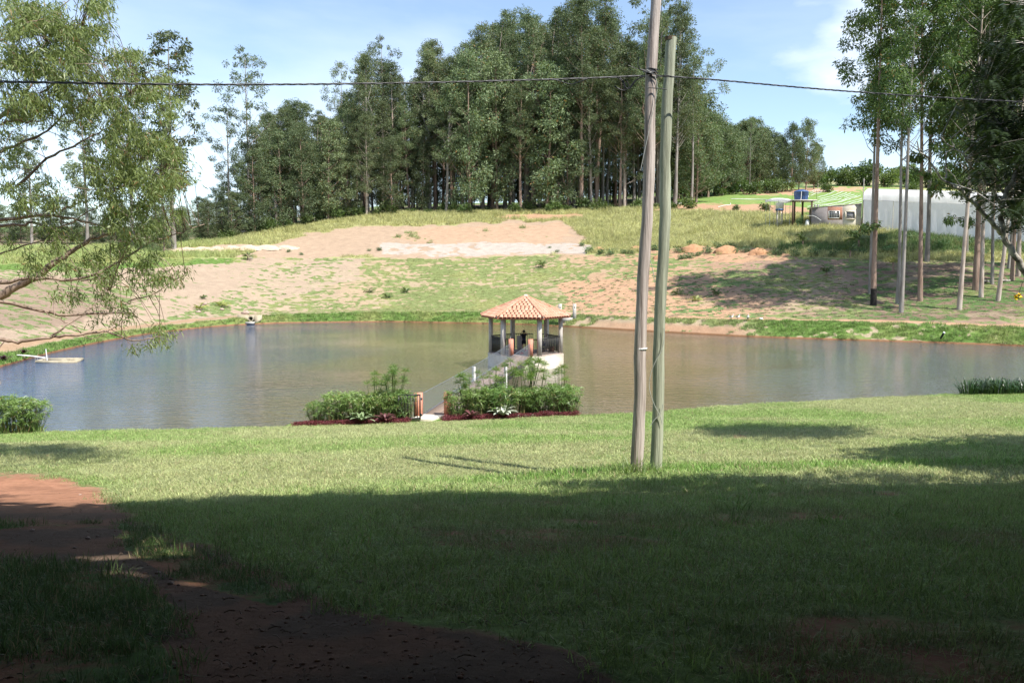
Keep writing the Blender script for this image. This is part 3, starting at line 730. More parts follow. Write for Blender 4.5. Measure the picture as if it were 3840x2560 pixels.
# right-hand end of the wood running back behind the field
kR = 0
for u, vt, Y in [(2545,330,186),(2570,300,192),(2600,380,190),(2630,395,200),(2655,440,196),(2679,432,205),(2710,455,200),(2735,470,212),(2752,478,208),(2780,470,216),(2800,452,214),(2823,440,222),(2850,500,220),(2872,492,228),(2900,500,226),(2925,520,232),(2690,470,218),(2760,500,228),(2840,480,236),(2590,430,205),(2620,450,214),(2660,470,224)]:
    one_tree(u, 735, vt+rng.normal()*6, Y, V_FAR[kR % 4], 20, 'full-crowned eucalyptus in the far row behind the green field', .9+.3*rng.random(), 'eucalyptus row behind the field'); kR += 1
for u, vt, Y, sx in [(2810,440,200,.7),(2935,500,206,.8)]:
    one_tree(u, 740, vt, Y, V_S[kR % 2], 30, 'spindly eucalyptus standing clear of the far row, %s' % ('its top highest' if vt < 450 else 'over the tank shelter'), sx*.8); kR += 1
one_tree(2968, 722, 472, 206, V_FAR[1], 20, 'left one of the pair of eucalypts above the blue tank', .85)
one_tree(3022, 718, 452, 210, V_FAR[2], 20, 'taller right one of the pair of eucalypts above the blue tank', .8)
one_tree(3052, 712, 535, 214, V_FAR[3], 20, 'short dark eucalyptus at the right end of the far row', .9)
one_tree(2995, 716, 520, 216, V_FAR[0], 20, 'eucalyptus filling the gap between the pair above the blue tank', .8)
# bushes on the far ridge at right
V_RB = [shrub_mesh(1.8, 2.6, 1900, .26, .11, M_SHRUB) for i in range(3)]
for i, (u, vb, w, Y) in enumerate([(3088,700,3.4,235),(3140,720,3.6,240),(3190,722,3.3,236),(3228,735,4.5,238),(3260,705,4.2,240),(3310,735,3.5,232),(3420,715,3.2,236),(3390,728,4.2,238),(3470,735,4,240),(3600,720,4.6,238),(3660,722,4.2,240),(3740,725,5,238),(3510,722,3,244),(3350,705,3.4,250),(3820,720,5,240),(3060,700,3,232)]):
    a = at(u, vb, Y); z = Hs(a[0], Y)
    plant('bush', 'round green bush on the far ridge behind the tunnel greenhouse', 'bush', V_RB[i % 3], (a[0], Y, z-.3), rng.random()*6, w*.62+.25*rng.random(), 'bushes on the far ridge', parts=('stems','foliage'))
for i, (u, vb, sc) in enumerate([(3420,748,.9),(3100,742,.8),(2700,742,.8),(2830,738,1.0),(2880,722,1.1),(2905,715,.9),(2790,735,1.2),(2740,745,1.0),(2640,745,1.2),(2600,750,1.3),(2570,752,1.1),(2940,710,1.2)]):
    Y = 196+rng.random()*8; a = at(u, vb, Y)
    plant('bush', 'dark green bush at the foot of the far tree row', 'bush', V_SH[i % 4], (a[0], Y, Hs(a[0], Y)-.2), rng.random()*6, sc*1.3, 'bushes under the far tree row', parts=('stems','foliage'))
# undergrowth along the edge of the wood
x = -62.0; i = 0
while x < 32:
    x += 1.7+1.6*rng.random(); y = float(knot(np.array([x]), np.array([155.0]), 9)[0]); xx = x*y/155; y += .5+3*rng.random()
    if rng.random() < .12: continue
    plant('shrub', 'leafy undergrowth shrub at the foot of the hilltop wood', 'shrub', V_SH[i % 4], (xx, y, Hs(xx, y)-.3), rng.random()*6, .45+.75*rng.random()**1.5, 'undergrowth along the wood edge', parts=('stems','foliage')); i += 1
# left background: low trees behind the weeping branches
for i in range(26):
    u = -260+i*38+rng.normal()*8; Y = 142+rng.random()*22
    vt = float(np.interp(u, [-300,0,250,400,520,640,700,760,850],[770,770,765,800,770,765,755,735,690]))+rng.normal()*18
    one_tree(u, 900, vt, Y, V_LOW[i % 3], 18, 'low bushy tree in the row behind the left slope', 1.3+.3*rng.random(), 'low trees behind the left slope')
V_M = euc('m', 27, .30, 3.2, 34, 1.25, 260, .42, .15, .30, 'sparse', bark=M_BARKG, leaf=M_LEAF)
V_M2 = euc('m', 27, .30, 3.6, 36, 1.25, 260, .42, .15, .30, 'sparse', bark=M_BARKG, leaf=M_LEAF)
one_tree(652, 935, 128, 128, V_M, 27, 'tall eucalyptus with round leaf clumps at the right edge of the weeping branches', 1.05, rz=.4)
one_tree(500, 925, 210, 132, V_M2, 27, 'tall eucalyptus half hidden behind the weeping branches', .95, rz=2.)
one_tree(616, 945, 560, 126, V_LOW[0], 18, 'small leaning tree beside the clumped tall eucalyptus trunk', .7)
one_tree(330, 930, 330, 136, V_M, 27, 'eucalyptus seen through the middle of the weeping branches', 1.0, rz=3.)
one_tree(120, 930, 420, 140, V_M2, 27, 'eucalyptus seen through the left of the weeping branches', 1.0, rz=4.)

for g_, f_ in (('eucalyptus row behind the field', 'full-crowned eucalyptus in the far row behind the green field, the %s from the left'), ('bushes on the far ridge', 'round green bush on the far ridge at right, the %s from the left'), ('bushes under the far tree row', 'dark bush at the foot of the far tree row, the %s from the left'), ('undergrowth along the wood edge', 'leafy shrub at the foot of the hilltop wood, the %s from the left'), ('low trees behind the left slope', 'low bushy tree behind the left slope, the %s from the left')):
    number_labels([o for o in bpy.data.objects if o.get('group') == g_], f_)
# ---- tall bare trunks at right on the far bank
def big(i, Ht, lo, sp_, ncl, tr, fork=False): return euc('b', Ht, lo, sp_*1.15, int(ncl*.92), 1.4, 400, .32, .11, tr, 'tall', bark=[M_BARKG, M_BARK2, M_BARK][i % 3], leaf=M_LEAFR, bend=.012, droop=.5, fork=fork)
V_B = [big(0, 36, .50, 3.6, 34, .26), big(1, 36, .40, 4.2, 44, .26, True), big(2, 36, .36, 4.6, 48, .26), big(0, 36, .46, 4.0, 40, .26), big(1, 36, .60, 1.9, 14, .26)]
RT = [  # u, v of base, trunk px, variant, lean (deg right), label
 (3275,1145,19,4,.9,'foremost tall trunk on the left of the right-hand grove, charred black at its base'),
 (3262,1101,12,0,.3,'slimmer trunk close behind the foremost one with the charred base'),
 (3379,1172,15,0,1.4,'front trunk of the second pair in the right-hand grove, nearest the path'),
 (3365,1139,13,3,2.2,'back trunk of the second pair, leaning against its partner'),
 (3451,1128,17,1,2.2,'thick trunk leaning right in the middle of the grove, before the greenhouse'),
 (3476,980,16,3,.4,'dark upright trunk standing just behind the thick leaning one'),
 (3597,1159,17,2,3.0,'pinkish trunk leaning well to the right, alone on the shaded slope'),
 (3659,1087,22,1,1.0,'broadest dark trunk of the grove, right of the leaning pinkish one'),
 (3679,1114,16,2,1.8,'trunk immediately right of the broadest dark one'),
 (3720,1065,11,3,3.5,'thin trunk slanting right behind the broad dark pair'),
 (3742,1128,15,2,5.0,'pale trunk slanting strongly right near the frame edge'),
 (3795,1052,14,1,.5,'reddish upright trunk near the right edge of the photo'),
 (3818,1034,16,2,-.5,'trunk at the very right edge, beyond the reddish one'),
 (3626,953,8,0,1.5,'thin young trunk in front of the greenhouse end'),
 (3720,958,9,1,.5,'thin far trunk between the slanting ones'),
 (3782,1007,10,3,.2,'thin trunk behind the reddish upright one'),
 (3905,1100,16,1,.5,'trunk just outside the right edge, its crown reaching in'),
 (3960,1010,14,2,-1,'second trunk beyond the right edge of the grove'),
 (4060,1080,16,3,0,'farthest right trunk of the grove'),
]
for u, vb, w, k, ln, lab in RT:
    p = Gp(u, vb, 62, 200); D = w/FPX*p[1]; pr = V_B[k]
    Ht = 33+5*rng.random(); s = Ht/36; sx = D/.52
    o = thing('eucalyptus_tree', lab, 'tree', (p[0], p[1], p[2]-.1), 0, 'tall eucalypts of the right-hand grove')
    o.rotation_euler = (R(1.0)*rng.normal()*.5, R(ln-1.0), rng.random()*6.28)
    t = link('trunk', pr[0], o); c = link('crown', pr[1], o)
    o.scale = (s, s, s); q = sx/s; t.scale = (q, q, 1) if q < 1.35 else (1.35, 1.35, 1)
    if RT[0][0] == u:
        cb_ = MB(); cb_.tube([(0,0,-.4),(0,0,.5),(0,0,1.2),(0,0,1.7)], [D*.66/s, D*.63/s, D*.60/s, D*.575/s], 12); cb_.build('charred_bark', simple('charred_bark', (.035,.03,.028), (.012,.011,.01), .95, 6), o, True)
# low side twigs with leaves on some trunks
def sprig(n=90):
    mb = MB(); st = MB()
    for i in range(7):
        a = rng.random()*6.28; e = np.array([math.cos(a)*1.1, math.sin(a)*1.1, .2-1.0*rng.random()])
        st.tube(curve((0,0,0), e, .15, 4), [.03,.02,.015,.01], 4, cap=False); clump(mb, e, .55, n, .32, .10, .9)
    return st.mesh('twigs', M_BARKG), mb.mesh('leaves', M_LEAFR)
SG = sprig(); SG2 = sprig(60)
for i, (u, v, Y, s, lab) in enumerate([(3240,845,86,1.0,'leafy low branch hanging on the foremost trunks before the greenhouse'),(3430,640,88,1.1,'leafy side branch by the thick leaning trunk, above the greenhouse roof'),(3600,820,88,1.0,'leafy low branch before the greenhouse side, by the leaning pinkish trunk'),(3500,560,86,1.5,'drooping leafy branch above the greenhouse'),(3560,690,90,1.3,'drooping leafy branch against the greenhouse roof')]):
    p = at(u, v, Y); plant('leafy_branch', lab, 'branch', [SG, SG2][i % 2], tuple(p), i, s, None, parts=('twigs','leaves'))
# ================================================================== NEAR TREES
def P_(pts, Y, dY=0.0):
    n = len(pts); return [at(u, v, Y+dY*(i/(n-1)-.0)) for i, (u, v) in enumerate(pts)]
def smoothpath(P, k=3):
    P = np.array(P); t = np.arange(len(P)); tt = np.linspace(0, len(P)-1, (len(P)-1)*k+1)
    Q = np.stack([np.interp(tt, t, P[:, i]) for i in range(3)], 1)
    for _ in range(2): Q[1:-1] = (Q[:-2]+2*Q[1:-1]+Q[2:])/4
    return Q
def near_left_tree():
    Y0 = 18.0; limbs = [  # (pixels, depth, drift in depth, start px, end px thickness)
     ([(-420,1330),(-200,1200),(0,1110),(61,1073),(135,1041),(204,980),(261,955),(302,914),(367,886),(430,872)], 18, .8, 34, 9),
     ([(-300,1180),(-100,1120),(0,1126),(135,1159),(220,1184),(326,1177),(433,1175),(500,1172)], 17, .8, 16, 5),
     ([(-250,1090),(0,1059),(114,1039),(204,1047),(302,1053),(400,1008),(480,960),(560,905),(653,882),(700,865),(767,841)], 17.5, 1.5, 13, 3),
     ([(302,1053),(420,1040),(520,1010)], 18, .5, 6, 2),
     ([(-350,1330),(-100,1262),(0,1271),(45,1280),(107,1278),(178,1267),(201,1258),(339,1253),(388,1240),(428,1251),(500,1280),(560,1270),(600,1262)], 16.5, .8, 15, 3),
     ([(192,1258),(250,1222),(300,1190),(339,1159),(380,1110),(410,1090)], 16.8, .6, 8, 2),
     ([(135,1159),(200,1190),(262,1215),(300,1245),(340,1280),(420,1235),(470,1200),(520,1150)], 17, .7, 5, 2),
     ([(480,1130),(560,1115),(620,1070),(680,1040),(705,1020)], 18, .4, 5, 1.5),
     ([(-200,800),(0,822),(155,808),(230,812),(339,833),(408,861),(440,890)], 18.5, .8, 12, 4),
     ([(-200,880),(0,845),(82,845),(122,829),(184,861),(237,849),(330,800),(420,740)], 19, .6, 11, 3),
     ([(230,790),(286,759),(339,751),(420,720)], 19, .4, 8, 3),
     ([(380,740),(429,714),(490,682),(531,661),(604,645),(650,630)], 18.5, .6, 8, 2),
     ([(490,682),(520,640),(545,600),(560,560)], 18.7, .4, 4, 1.5),
     ([(-150,640),(0,571),(82,535),(163,502),(204,461),(310,388),(360,350)], 19, .9, 12, 3),
     ([(60,700),(151,612),(229,567),(302,539),(347,510),(400,480),(470,440)], 18.5, .6, 11, 3),
     ([(150,350),(216,302),(265,273),(367,233),(469,204)], 18.8, .5, 7, 2),
     ([(-100,520),(0,433),(53,404),(94,359),(130,300),(160,230)], 19, .5, 15, 4),
     ([(0,470),(41,449),(102,457),(163,453),(196,433)], 18, .4, 8, 4),
     ([(-80,180),(0,155),(60,130),(120,100),(204,49),(233,24),(290,-20)], 19, .5, 8, 3),
     ([(196,433),(260,470),(330,430),(420,370),(520,340)], 18.4, .5, 5, 2),
     ([(-60,980),(60,930),(160,900),(260,880)], 19.5, .3, 7, 2),
     ([(0,1440),(-30,1330),(20,1275)], 17, .1, 5, 4),
     ([(-300,300),(-100,250),(30,240),(120,200),(220,150),(300,130)], 18.2, .6, 9, 2),
     ([(410,1090),(440,1010),(455,930),(500,860),(560,800),(600,700)], 18.6, .6, 6, 2),
    ]
    a0 = at(-470, 1330, 18); base = np.array([a0[0]-1.6, 17.6, 0]); base[2] = Hs(base[0], base[1])
    t = thing('weeping_eucalyptus', 'near tree at the left edge with long spreading limbs and drooping yellow-green leaves', 'tree', tuple(base))
    tr = MB(); tr.tube(np.array([base+[0,0,-.5], base+[.1,0,2.2], base+[-.05,0,5.5], base+[.2,.1,9], base+[.5,.2,13]])-base, [.34,.28,.22,.15,.08], 12)
    tr.build('trunk', M_BARKG, t, True)
    pts = []; 
    for px, Y, dY, w0, w1 in limbs:
        P = smoothpath(P_(px, Y, dY)); P[1:-1] += rng.normal(size=(len(P)-2, 3))*.015
        if px[0][0] < -10:  # run back to the trunk
            z = P[0][2]-.6; P = np.concatenate([[[base[0], base[1], max(z, base[2]+1.2)]], P]); w0_ = w0*1.25
        else: w0_ = w0
        w = np.linspace(w0_, w1, len(P))*Y/FPX/2; w *= 1+.12*np.sin(np.arange(len(P))*1.7)
        m = MB(); m.tube(P-base, w, 7, tone=.5); m.build('limb', M_LIMB, t, True)
        pts.append(P[2:])
    pts = np.concatenate(pts)
    blobs = [(30,40,50),(95,25,50),(160,40,55),(215,35,35),(60,100,55),(130,110,55),(200,100,45),(240,130,20),(225,0,30),
     (30,180,45),(100,190,50),(170,180,45),(240,180,30),(290,130,22),(285,180,22),(40,260,45),(20,330,28),(120,250,38),(200,250,38),(270,240,40),(330,220,32),(370,185,28),(395,215,20),
     (250,310,38),(310,310,40),(350,330,35),(225,380,32),(285,370,45),(340,390,40),(390,370,28),(412,395,22),(360,270,20),
     (30,420,22),(100,440,32),(55,480,22),(250,440,38),(320,450,45),(380,430,32),(280,500,38),(340,510,33),(180,470,16),(390,480,18),(20,380,18),
     (120,560,30),(80,600,32),(210,590,26),(290,560,38),(350,560,26),(360,620,22),(250,620,22),(100,520,16),(20,560,15),(155,540,14),(130,600,22),(325,600,25),
     (230,650,20),(300,640,20),(130,660,15),(180,690,20),(240,700,20),(290,700,15),(335,655,18),(385,630,16),(432,632,7),(155,640,10),(410,610,10),(200,640,12),
     (275,738,15),(350,765,20),(230,735,10),(330,787,9),(160,700,10),(400,645,8),(380,765,14),(310,790,7),(265,715,12)]
    lf = MB(); tw = MB(); px2m = 18.3/FPX
    for (bu, bv, br) in blobs:
        ns = max(2, int(br*br/44*(1.0 if bv < 520 else .72))); nsub = max(1, int(br*br/260)); sb_ = [(rng.random()*6.28, br*OV*rng.random()**.5) for _ in range(nsub)]
        for k in range(ns):
            a, q = sb_[k % nsub]; a_, q_ = rng.random()*6.28, 24*abs(rng.normal()); X_, Z_ = math.cos(a)*q+math.cos(a_)*q_, math.sin(a)*q+math.sin(a_)*q_*.8; a = math.atan2(Z_, X_); q = math.hypot(X_, Z_)
            u = bu*OV+math.cos(a)*q; v = bv*OV+math.sin(a)*q*.95-10
            Y = 18.3+rng.normal()*.9; c = at(u, v, Y)
            j = np.argmin(((pts-c)**2).sum(1)+rng.random(len(pts))*.6)
            s = pts[j]; mid = (s+c)/2+np.array([0,0,.10*np.linalg.norm(c-s)])
            if k % 2 == 0: tw.tube(np.array([s, mid, c])-base, [.010,.007,.003], 3, cap=False)
            n = 26; L = .13
            hang = rng.random(n); D = np.stack([rng.normal(size=n)*.6+.15, rng.normal(size=n)*.6, -.75+rng.normal(size=n)*.45], 1)
            Pn = c-base+rng.normal(size=(n,3))*np.array([.08,.12,.07])+np.array([0,0,-.10])*hang[:,None]
            tone = np.clip(.25+.35*rng.random()+.4*rng.random(n), 0, .94)
            tone = np.where(rng.random(n) < .03, 1, tone)
            lf.leaves(Pn, D, L*(.6+.8*rng.random(n)), .024, tone, bend=.1)
    tw.build('twigs', M_LIMB, t); lf.build('foliage', M_LEAFY, t)
    print('left leaves', lf.n//4)
M_LIMB = simple('peeling_limb_bark', (.36,.27,.21), (.15,.105,.075), .85, 5, bump=.4, bscale=25, lo=.3, hi=.6)
M_LICHEN = simple('lichened_bark', (.42,.39,.34), (.10,.08,.06), .9, 4.5, bump=.4, bscale=25, lo=.40, hi=.58)
near_left_tree()
def near_right_tree():
    def q(x, y): return (3400+x/1.65, 300+y/1.65)
    L = [([(4060,1500),(3990,1290),(3900,1130),q(726,1170),q(690,1090),q(620,1020),q(592,950),q(585,850),q(590,780),q(620,690),q(690,560),q(760,420),(3900,430),(3930,250),(3950,60)], 20, 0, 30, 10),
     ([q(585,950),q(560,920),q(480,840),q(400,740),q(350,680),q(260,640),q(190,590),q(150,500),q(80,440),q(65,380)], 30, -1, 19, 4),
     ([q(150,500),q(60,400),q(0,380)], 29.6, -.3, 4, 1.5),
     ([q(585,770),q(545,690),q(470,600),q(400,550),q(370,480),q(300,430),q(255,400),q(210,350)], 30, -1, 13, 3),
     ([q(300,430),q(240,440)], 29.6, 0, 5, 2), ([q(300,430),q(275,360)], 29.6, 0, 4, 2), ([q(240,610),q(240,520),q(245,450)], 29.6, 0, 7, 3),
     ([q(600,700),q(540,560),q(480,520),q(520,460),q(580,400),q(620,325),q(690,300),q(730,240)], 30.4, 0, 9, 4),
     ([q(620,325),q(600,290),q(560,240),q(510,220),q(480,180),q(440,160)], 30, 0, 8, 2.5),
     ([q(600,350),q(570,330),q(550,325)], 30, 0, 5, 3), ([q(510,540),q(470,530),q(430,490)], 30, 0, 5, 2), ([q(600,640),q(540,610),q(500,560)], 30, 0, 7, 4),
     ([q(620,700),q(600,600),q(610,580)], 30, 0, 6, 3), ([q(700,500),q(660,380),q(670,200),q(600,130)], 31, 0, 7, 2)]
    g = at(4060, 1500, 20); base = np.array([g[0], 20, Hs(g[0], 20)])
    t = thing('lichened_tree', 'dark feathery tree at the right edge, its bent lichened limbs reaching left', 'tree', tuple(base))
    allp = []
    for i, (px, Y, dY, w0, w1) in enumerate(L):
        P = smoothpath(P_(px, Y if Y < 28 else Y-10, dY*.7))
        if i == 0: P[0] = base+np.array([0,0,-.3])
        P[1:-1] += rng.normal(size=(len(P)-2, 3))*.02
        m = MB(); m.tube(P-base, np.linspace(w0, w1, len(P))*20/FPX/2, 8); m.build('trunk' if i == 0 else 'limb', M_LICHEN, t, True); allp.append(P)
    pts = np.concatenate(allp)
    blobs = [(2335,20,45),(2270,95,26),(2315,120,45),(2245,165,28),(2295,190,45),(2350,170,45),(2232,232,22),(2285,262,40),(2345,280,45),(2300,335,40),(2350,350,45),(2262,372,28),(2330,420,40),(2355,480,35),(2305,470,28),(2262,448,18),(2232,428,12),(2390,120,60),(2400,300,60),(2400,430,50),(2200,250,14),(2330,520,14),(2250,400,20),(2280,300,35),(2240,330,20)]
    lf = MB(); tw = MB()
    for bu, bv, br in blobs:
        for k in range(int(br*br/42)+2):
            a = rng.random()*6.28; qq = br*OV*rng.random()**.5
            u = bu*OV+math.cos(a)*qq; v = bv*OV+math.sin(a)*qq*.9; Y = 20.4+rng.normal()*.9; c = at(u, v, Y)
            j = np.argmin(((pts-c)**2).sum(1)); s = pts[j]
            if k % 3 == 0: tw.tube(np.array([s, (s+c)/2+np.array([0,0,.1]), c])-base, [.02,.012,.005], 3, cap=False)
            # pinnate fronds: flat rows of leaflets
            for f in range(3):
                az = rng.random()*6.28; d = np.array([math.cos(az), math.sin(az), -.35+.3*rng.normal()]); d /= np.linalg.norm(d)
                n = 16; tt = np.linspace(.1, 1, n); P0 = c-base+d*tt[:,None]*.34+np.array([0,0,-.10])*(tt**2)[:,None]
                sd = np.cross(d, [0,0,1]); sd /= np.linalg.norm(sd); D = sd*np.where(np.arange(n) % 2, 1, -1)[:,None]+d*.35
                lf.leaves(P0, D, 0.10, .036, np.clip(.2+.75*rng.random()*rng.random(n)+.1, 0, .9), roll=np.cross(D, [0,0,1.])+np.array([0,0,1.])*2)
    tw.build('twigs', M_LICHEN, t); lf.build('foliage', M_LEAFD, t)
near_right_tree()
M_YEL = simple('yellow_petals', (.85,.65,.03), (.7,.45,.02), .6)
fl = MB(); c = at(3818, 1113, 20)
for i in range(14):
    d = sph(1)[0]*.09; fl.leaves(np.repeat([d*.6], 5, 0), sph(5), .055, .04, .5)
st_ = MB(); st_.tube(curve(np.array([.35,.3,.55]), (0,0,0), .1, 5), [.006]*5, 5)
ft = thing('yellow_flowers', 'small cluster of yellow flowers hanging near the right edge of the photo', 'flower', tuple(c))
fl.build('petals', M_YEL, ft); st_.build('stem', M_LEAFD, ft)

# ---- shade trees behind and above the photographer (only their shade falls into view)
def shade_tree(r, hz, n, K=64):
    lim_ = K > 30
    tk = MB(); cw = MB(); 
    if K > 30: tk.tube([(0,0,-.5),(.2,.1,4),(.1,.3,8),(0,0,hz)], [.5,.42,.34,.12], 9)
    for i in range(K):
        a = rng.random()*6.28; q = (r-1.2)*rng.random()**.5; c = np.array([math.cos(a)*q, math.sin(a)*q, hz+1.5*math.sqrt(max(0, 1-(q/r)**2))+abs(rng.normal())*.5])
        tk.tube(curve((0,0,hz*.6) if lim_ else c-np.array([.6,.6,-.4]), c, -.05, 4), [.14,.1,.07,.03] if lim_ else [.04,.03,.02,.01], 4, cap=False)
        clump(cw, c, 1.75, n//K, .50, .30, .2)
    return tk.mesh('trunk', M_BARKG, True), cw.mesh('crown', M_SHADE)
SHD = [shade_tree(6.8, 6.6, 26000), shade_tree(7.8, 6.6, 32000), shade_tree(6.5, 14.5, 3600, 22)]
SHADE_SPOTS = [(-5.2,-4.5,1.,0),(14,-5,1.,1),(2.4,0.,.97,1),(10.6,.6,1.0,1),(6.9,3.4,.62,0),(-5.4,.9,1.0,0),(21,1.0,1.0,1),(6.8,-4.5,1.,1),(-1.5,-5,1.,1),(17.0,12.6,.86,0),(26,9,1.,1),(-19,7,.95,1),(8,-11,1.0,1),(-5,-11,1.1,0),(18,-11,1.,0),(-15,-7,1.,1),(28,-4,1.,0),(-14.5,-1,.95,0),(0,-20,1.2,1),(-24,-12,1.1,0)]
for i, (x, y, s, k) in enumerate(SHADE_SPOTS):
    z = max(Hs(x, y), 4.6) if abs(x) < 14 else Hs(x, y)
    plant('shade_tree', 'broad leafy tree behind the photographer whose shade covers the lawn', 'tree', SHD[k], (x, y, z-.1), i*1.3, s, 'shade trees behind the photographer')

for i, (x, y, s) in enumerate([(-5.2,6.8,.48),(-9.4,7.8,.5),(1.6,7.3,.42),(5.4,6.9,.46),(9.2,7.6,.46),(12.6,7.0,.5)]):  # trunkless leaf crowns added out of view to dapple the shade edge
    p_ = SHD[2]; o = thing('floating_shade_crown', 'added floating leaf crown dappling the lawn from above the frame, the %s from the left' % ordinal(i+1), 'branch', (x, y, Hs(x, y)+.3), i*1.1, 'added shade crowns above the frame', s); link('limbs', p_[0], o); link('leaves', p_[1], o)
HB = shrub_mesh(1.5, 3.4, 1500, .5, .3, M_SHADE)
HB2 = shrub_mesh(1.5, 3.4, 1900, .5, .3, M_SHADE)
for i, (x, y) in enumerate([(-8.9,9.2),(-7.6,6.2),(-6.2,3.4),(-5.2,.6),(-11,12),(9.4,9.6),(8.0,6.4),(6.6,3.4),(5.4,.6),(11.4,12.6),(14.5,15.5)]):  # bushes added just out of view to close off sky light from the sides
    o_ = plant('light_block_bush', 'added light-blocking bush unseen beyond the frame, the one '+('left' if x < 0 else 'right')+' of the lawn', 'bush', HB2, (x, y, Hs(x, y)-.2), i*.9, 1.05, 'light-blocking bushes added beside the lawn', parts=('stems','foliage')); o_.scale = (1.05, 1.05, 1.9 if y < 9 else 1.35)
SKY_BLOCK_SPOTS = [(-16+3.2*i, -9.5) for i in range(11)]+[(-17, -6+3*i) for i in range(6)]+[(20.5, -6+3*i) for i in range(5)]  # unseen bushes added around the camera to block the low sky
for i, (x, y) in enumerate(SKY_BLOCK_SPOTS):
    plant('light_block_bush', 'added light-blocking bush unseen behind the photographer', 'bush', HB, (x, y, Hs(x, y)-.2), i, 1.35, 'light-blocking bushes added behind the photographer', parts=('stems','foliage'))
number_labels([o for o in bpy.data.objects if o.get('group') == 'light-blocking bushes added beside the lawn'], 'added light-blocking bush beside the lawn, unseen outside the frame, the %s from the left')
number_labels([o for o in bpy.data.objects if o.get('group') == 'shade trees behind the photographer'], 'broad leafy shade tree around the photographer, outside the frame, the %s from the left')
# ================================================================== GRASS
def scatter(name, label, protos, P, idx, sc, rz, tint, cat='grass', scz=None):
    col = bpy.data.collections.new(name+'_blades')
    for i, me in enumerate(protos):
        col.objects.link(bpy.data.objects.new('%s_tuft_%02d' % (name, i), me))
    me = bpy.data.meshes.new(name); n = len(P)
    me.vertices.add(n); me.vertices.foreach_set('co', np.asarray(P, np.float32).ravel())
    for k, ty, arr in (('idx', 'INT', idx.astype(np.int32)), ('rz', 'FLOAT', rz.astype(np.float32)), ('sc', 'FLOAT', sc.astype(np.float32)), ('scz', 'FLOAT', (sc if scz is None else scz).astype(np.float32))):
        a = me.attributes.new(k, ty, 'POINT'); a.data.foreach_set('value', arr)
    a = me.attributes.new('tint', 'FLOAT_COLOR', 'POINT'); a.data.foreach_set('color', np.concatenate([tint, np.ones((n,1))], 1).astype(np.float32).ravel())
    o = link(name, me); o['kind'] = 'stuff'; o['label'] = label; o['category'] = cat
    ng = bpy.data.node_groups.new(name, 'GeometryNodeTree')
    ng.interface.new_socket('Geometry', in_out='INPUT', socket_type='NodeSocketGeometry'); ng.interface.new_socket('Geometry', in_out='OUTPUT', socket_type='NodeSocketGeometry')
    N = ng.nodes.new; L = ng.links.new
    gi = N('NodeGroupInput'); go = N('NodeGroupOutput'); ci = N('GeometryNodeCollectionInfo'); ci.inputs['Collection'].default_value = col
    ci.inputs['Separate Children'].default_value = True; ci.inputs['Reset Children'].default_value = True
    ip = N('GeometryNodeInstanceOnPoints'); ip.inputs['Pick Instance'].default_value = True
    def na(nm, ty):
        q = N('GeometryNodeInputNamedAttribute'); q.data_type = ty; q.inputs['Name'].default_value = nm; return q.outputs['Attribute']
    cx = N('ShaderNodeCombineXYZ'); L(na('rz', 'FLOAT'), cx.inputs[2]); cs = N('ShaderNodeCombineXYZ'); s = na('sc', 'FLOAT'); L(s, cs.inputs[0]); L(s, cs.inputs[1]); L(na('scz', 'FLOAT'), cs.inputs[2])
    L(gi.outputs[0], ip.inputs['Points']); L(ci.outputs[0], ip.inputs['Instance']); L(na('idx', 'INT'), ip.inputs['Instance Index'])
    L(cx.outputs[0], ip.inputs['Rotation']); L(cs.outputs[0], ip.inputs['Scale']); L(ip.outputs[0], go.inputs[0])
    md = o.modifiers.new('scatter', 'NODES'); md.node_group = ng
    return o
def grass_mat(name, trans=.3, rough=.45, spec=.3):
    m, nt, b = mat_new(name); L = nt.links.new
    a = nd(nt, 'ShaderNodeAttribute', attribute_type='INSTANCER', attribute_name='tint'); t = nd(nt, 'ShaderNodeAttribute', attribute_name='tone')
    mr = nd(nt, 'ShaderNodeMapRange'); mr.inputs['To Min'].default_value = .55; mr.inputs['To Max'].default_value = 1.5; L(t.outputs['Fac'], mr.inputs[0])
    h = nd(nt, 'ShaderNodeHueSaturation'); L(a.outputs['Color'], h.inputs['Color']); L(mr.outputs[0], h.inputs['Value'])
    hr = nd(nt, 'ShaderNodeMapRange'); hr.inputs['From Min'].default_value = .88; hr.inputs['From Max'].default_value = .9; L(t.outputs['Fac'], hr.inputs[0])
    mx = nd(nt, 'ShaderNodeMix', data_type='RGBA'); L(hr.outputs[0], mx.inputs[0]); L(h.outputs[0], mx.inputs[6]); mx.inputs[7].default_value = (.42,.35,.20,1)
    L(mx.outputs[2], b.inputs['Base Color']); b.inputs['Roughness'].default_value = rough; b.inputs['Specular IOR Level'].default_value = spec
    tr = nd(nt, 'ShaderNodeBsdfTranslucent'); L(mx.outputs[2], tr.inputs[0]); s = nd(nt, 'ShaderNodeMixShader'); s.inputs[0].default_value = trans
    out = next(n for n in nt.nodes if n.type == 'OUTPUT_MATERIAL'); L(b.outputs[0], s.inputs[1]); L(tr.outputs[0], s.inputs[2]); L(s.outputs[0], out.inputs[0])
    return m
M_GRASS = grass_mat('grass_blade')
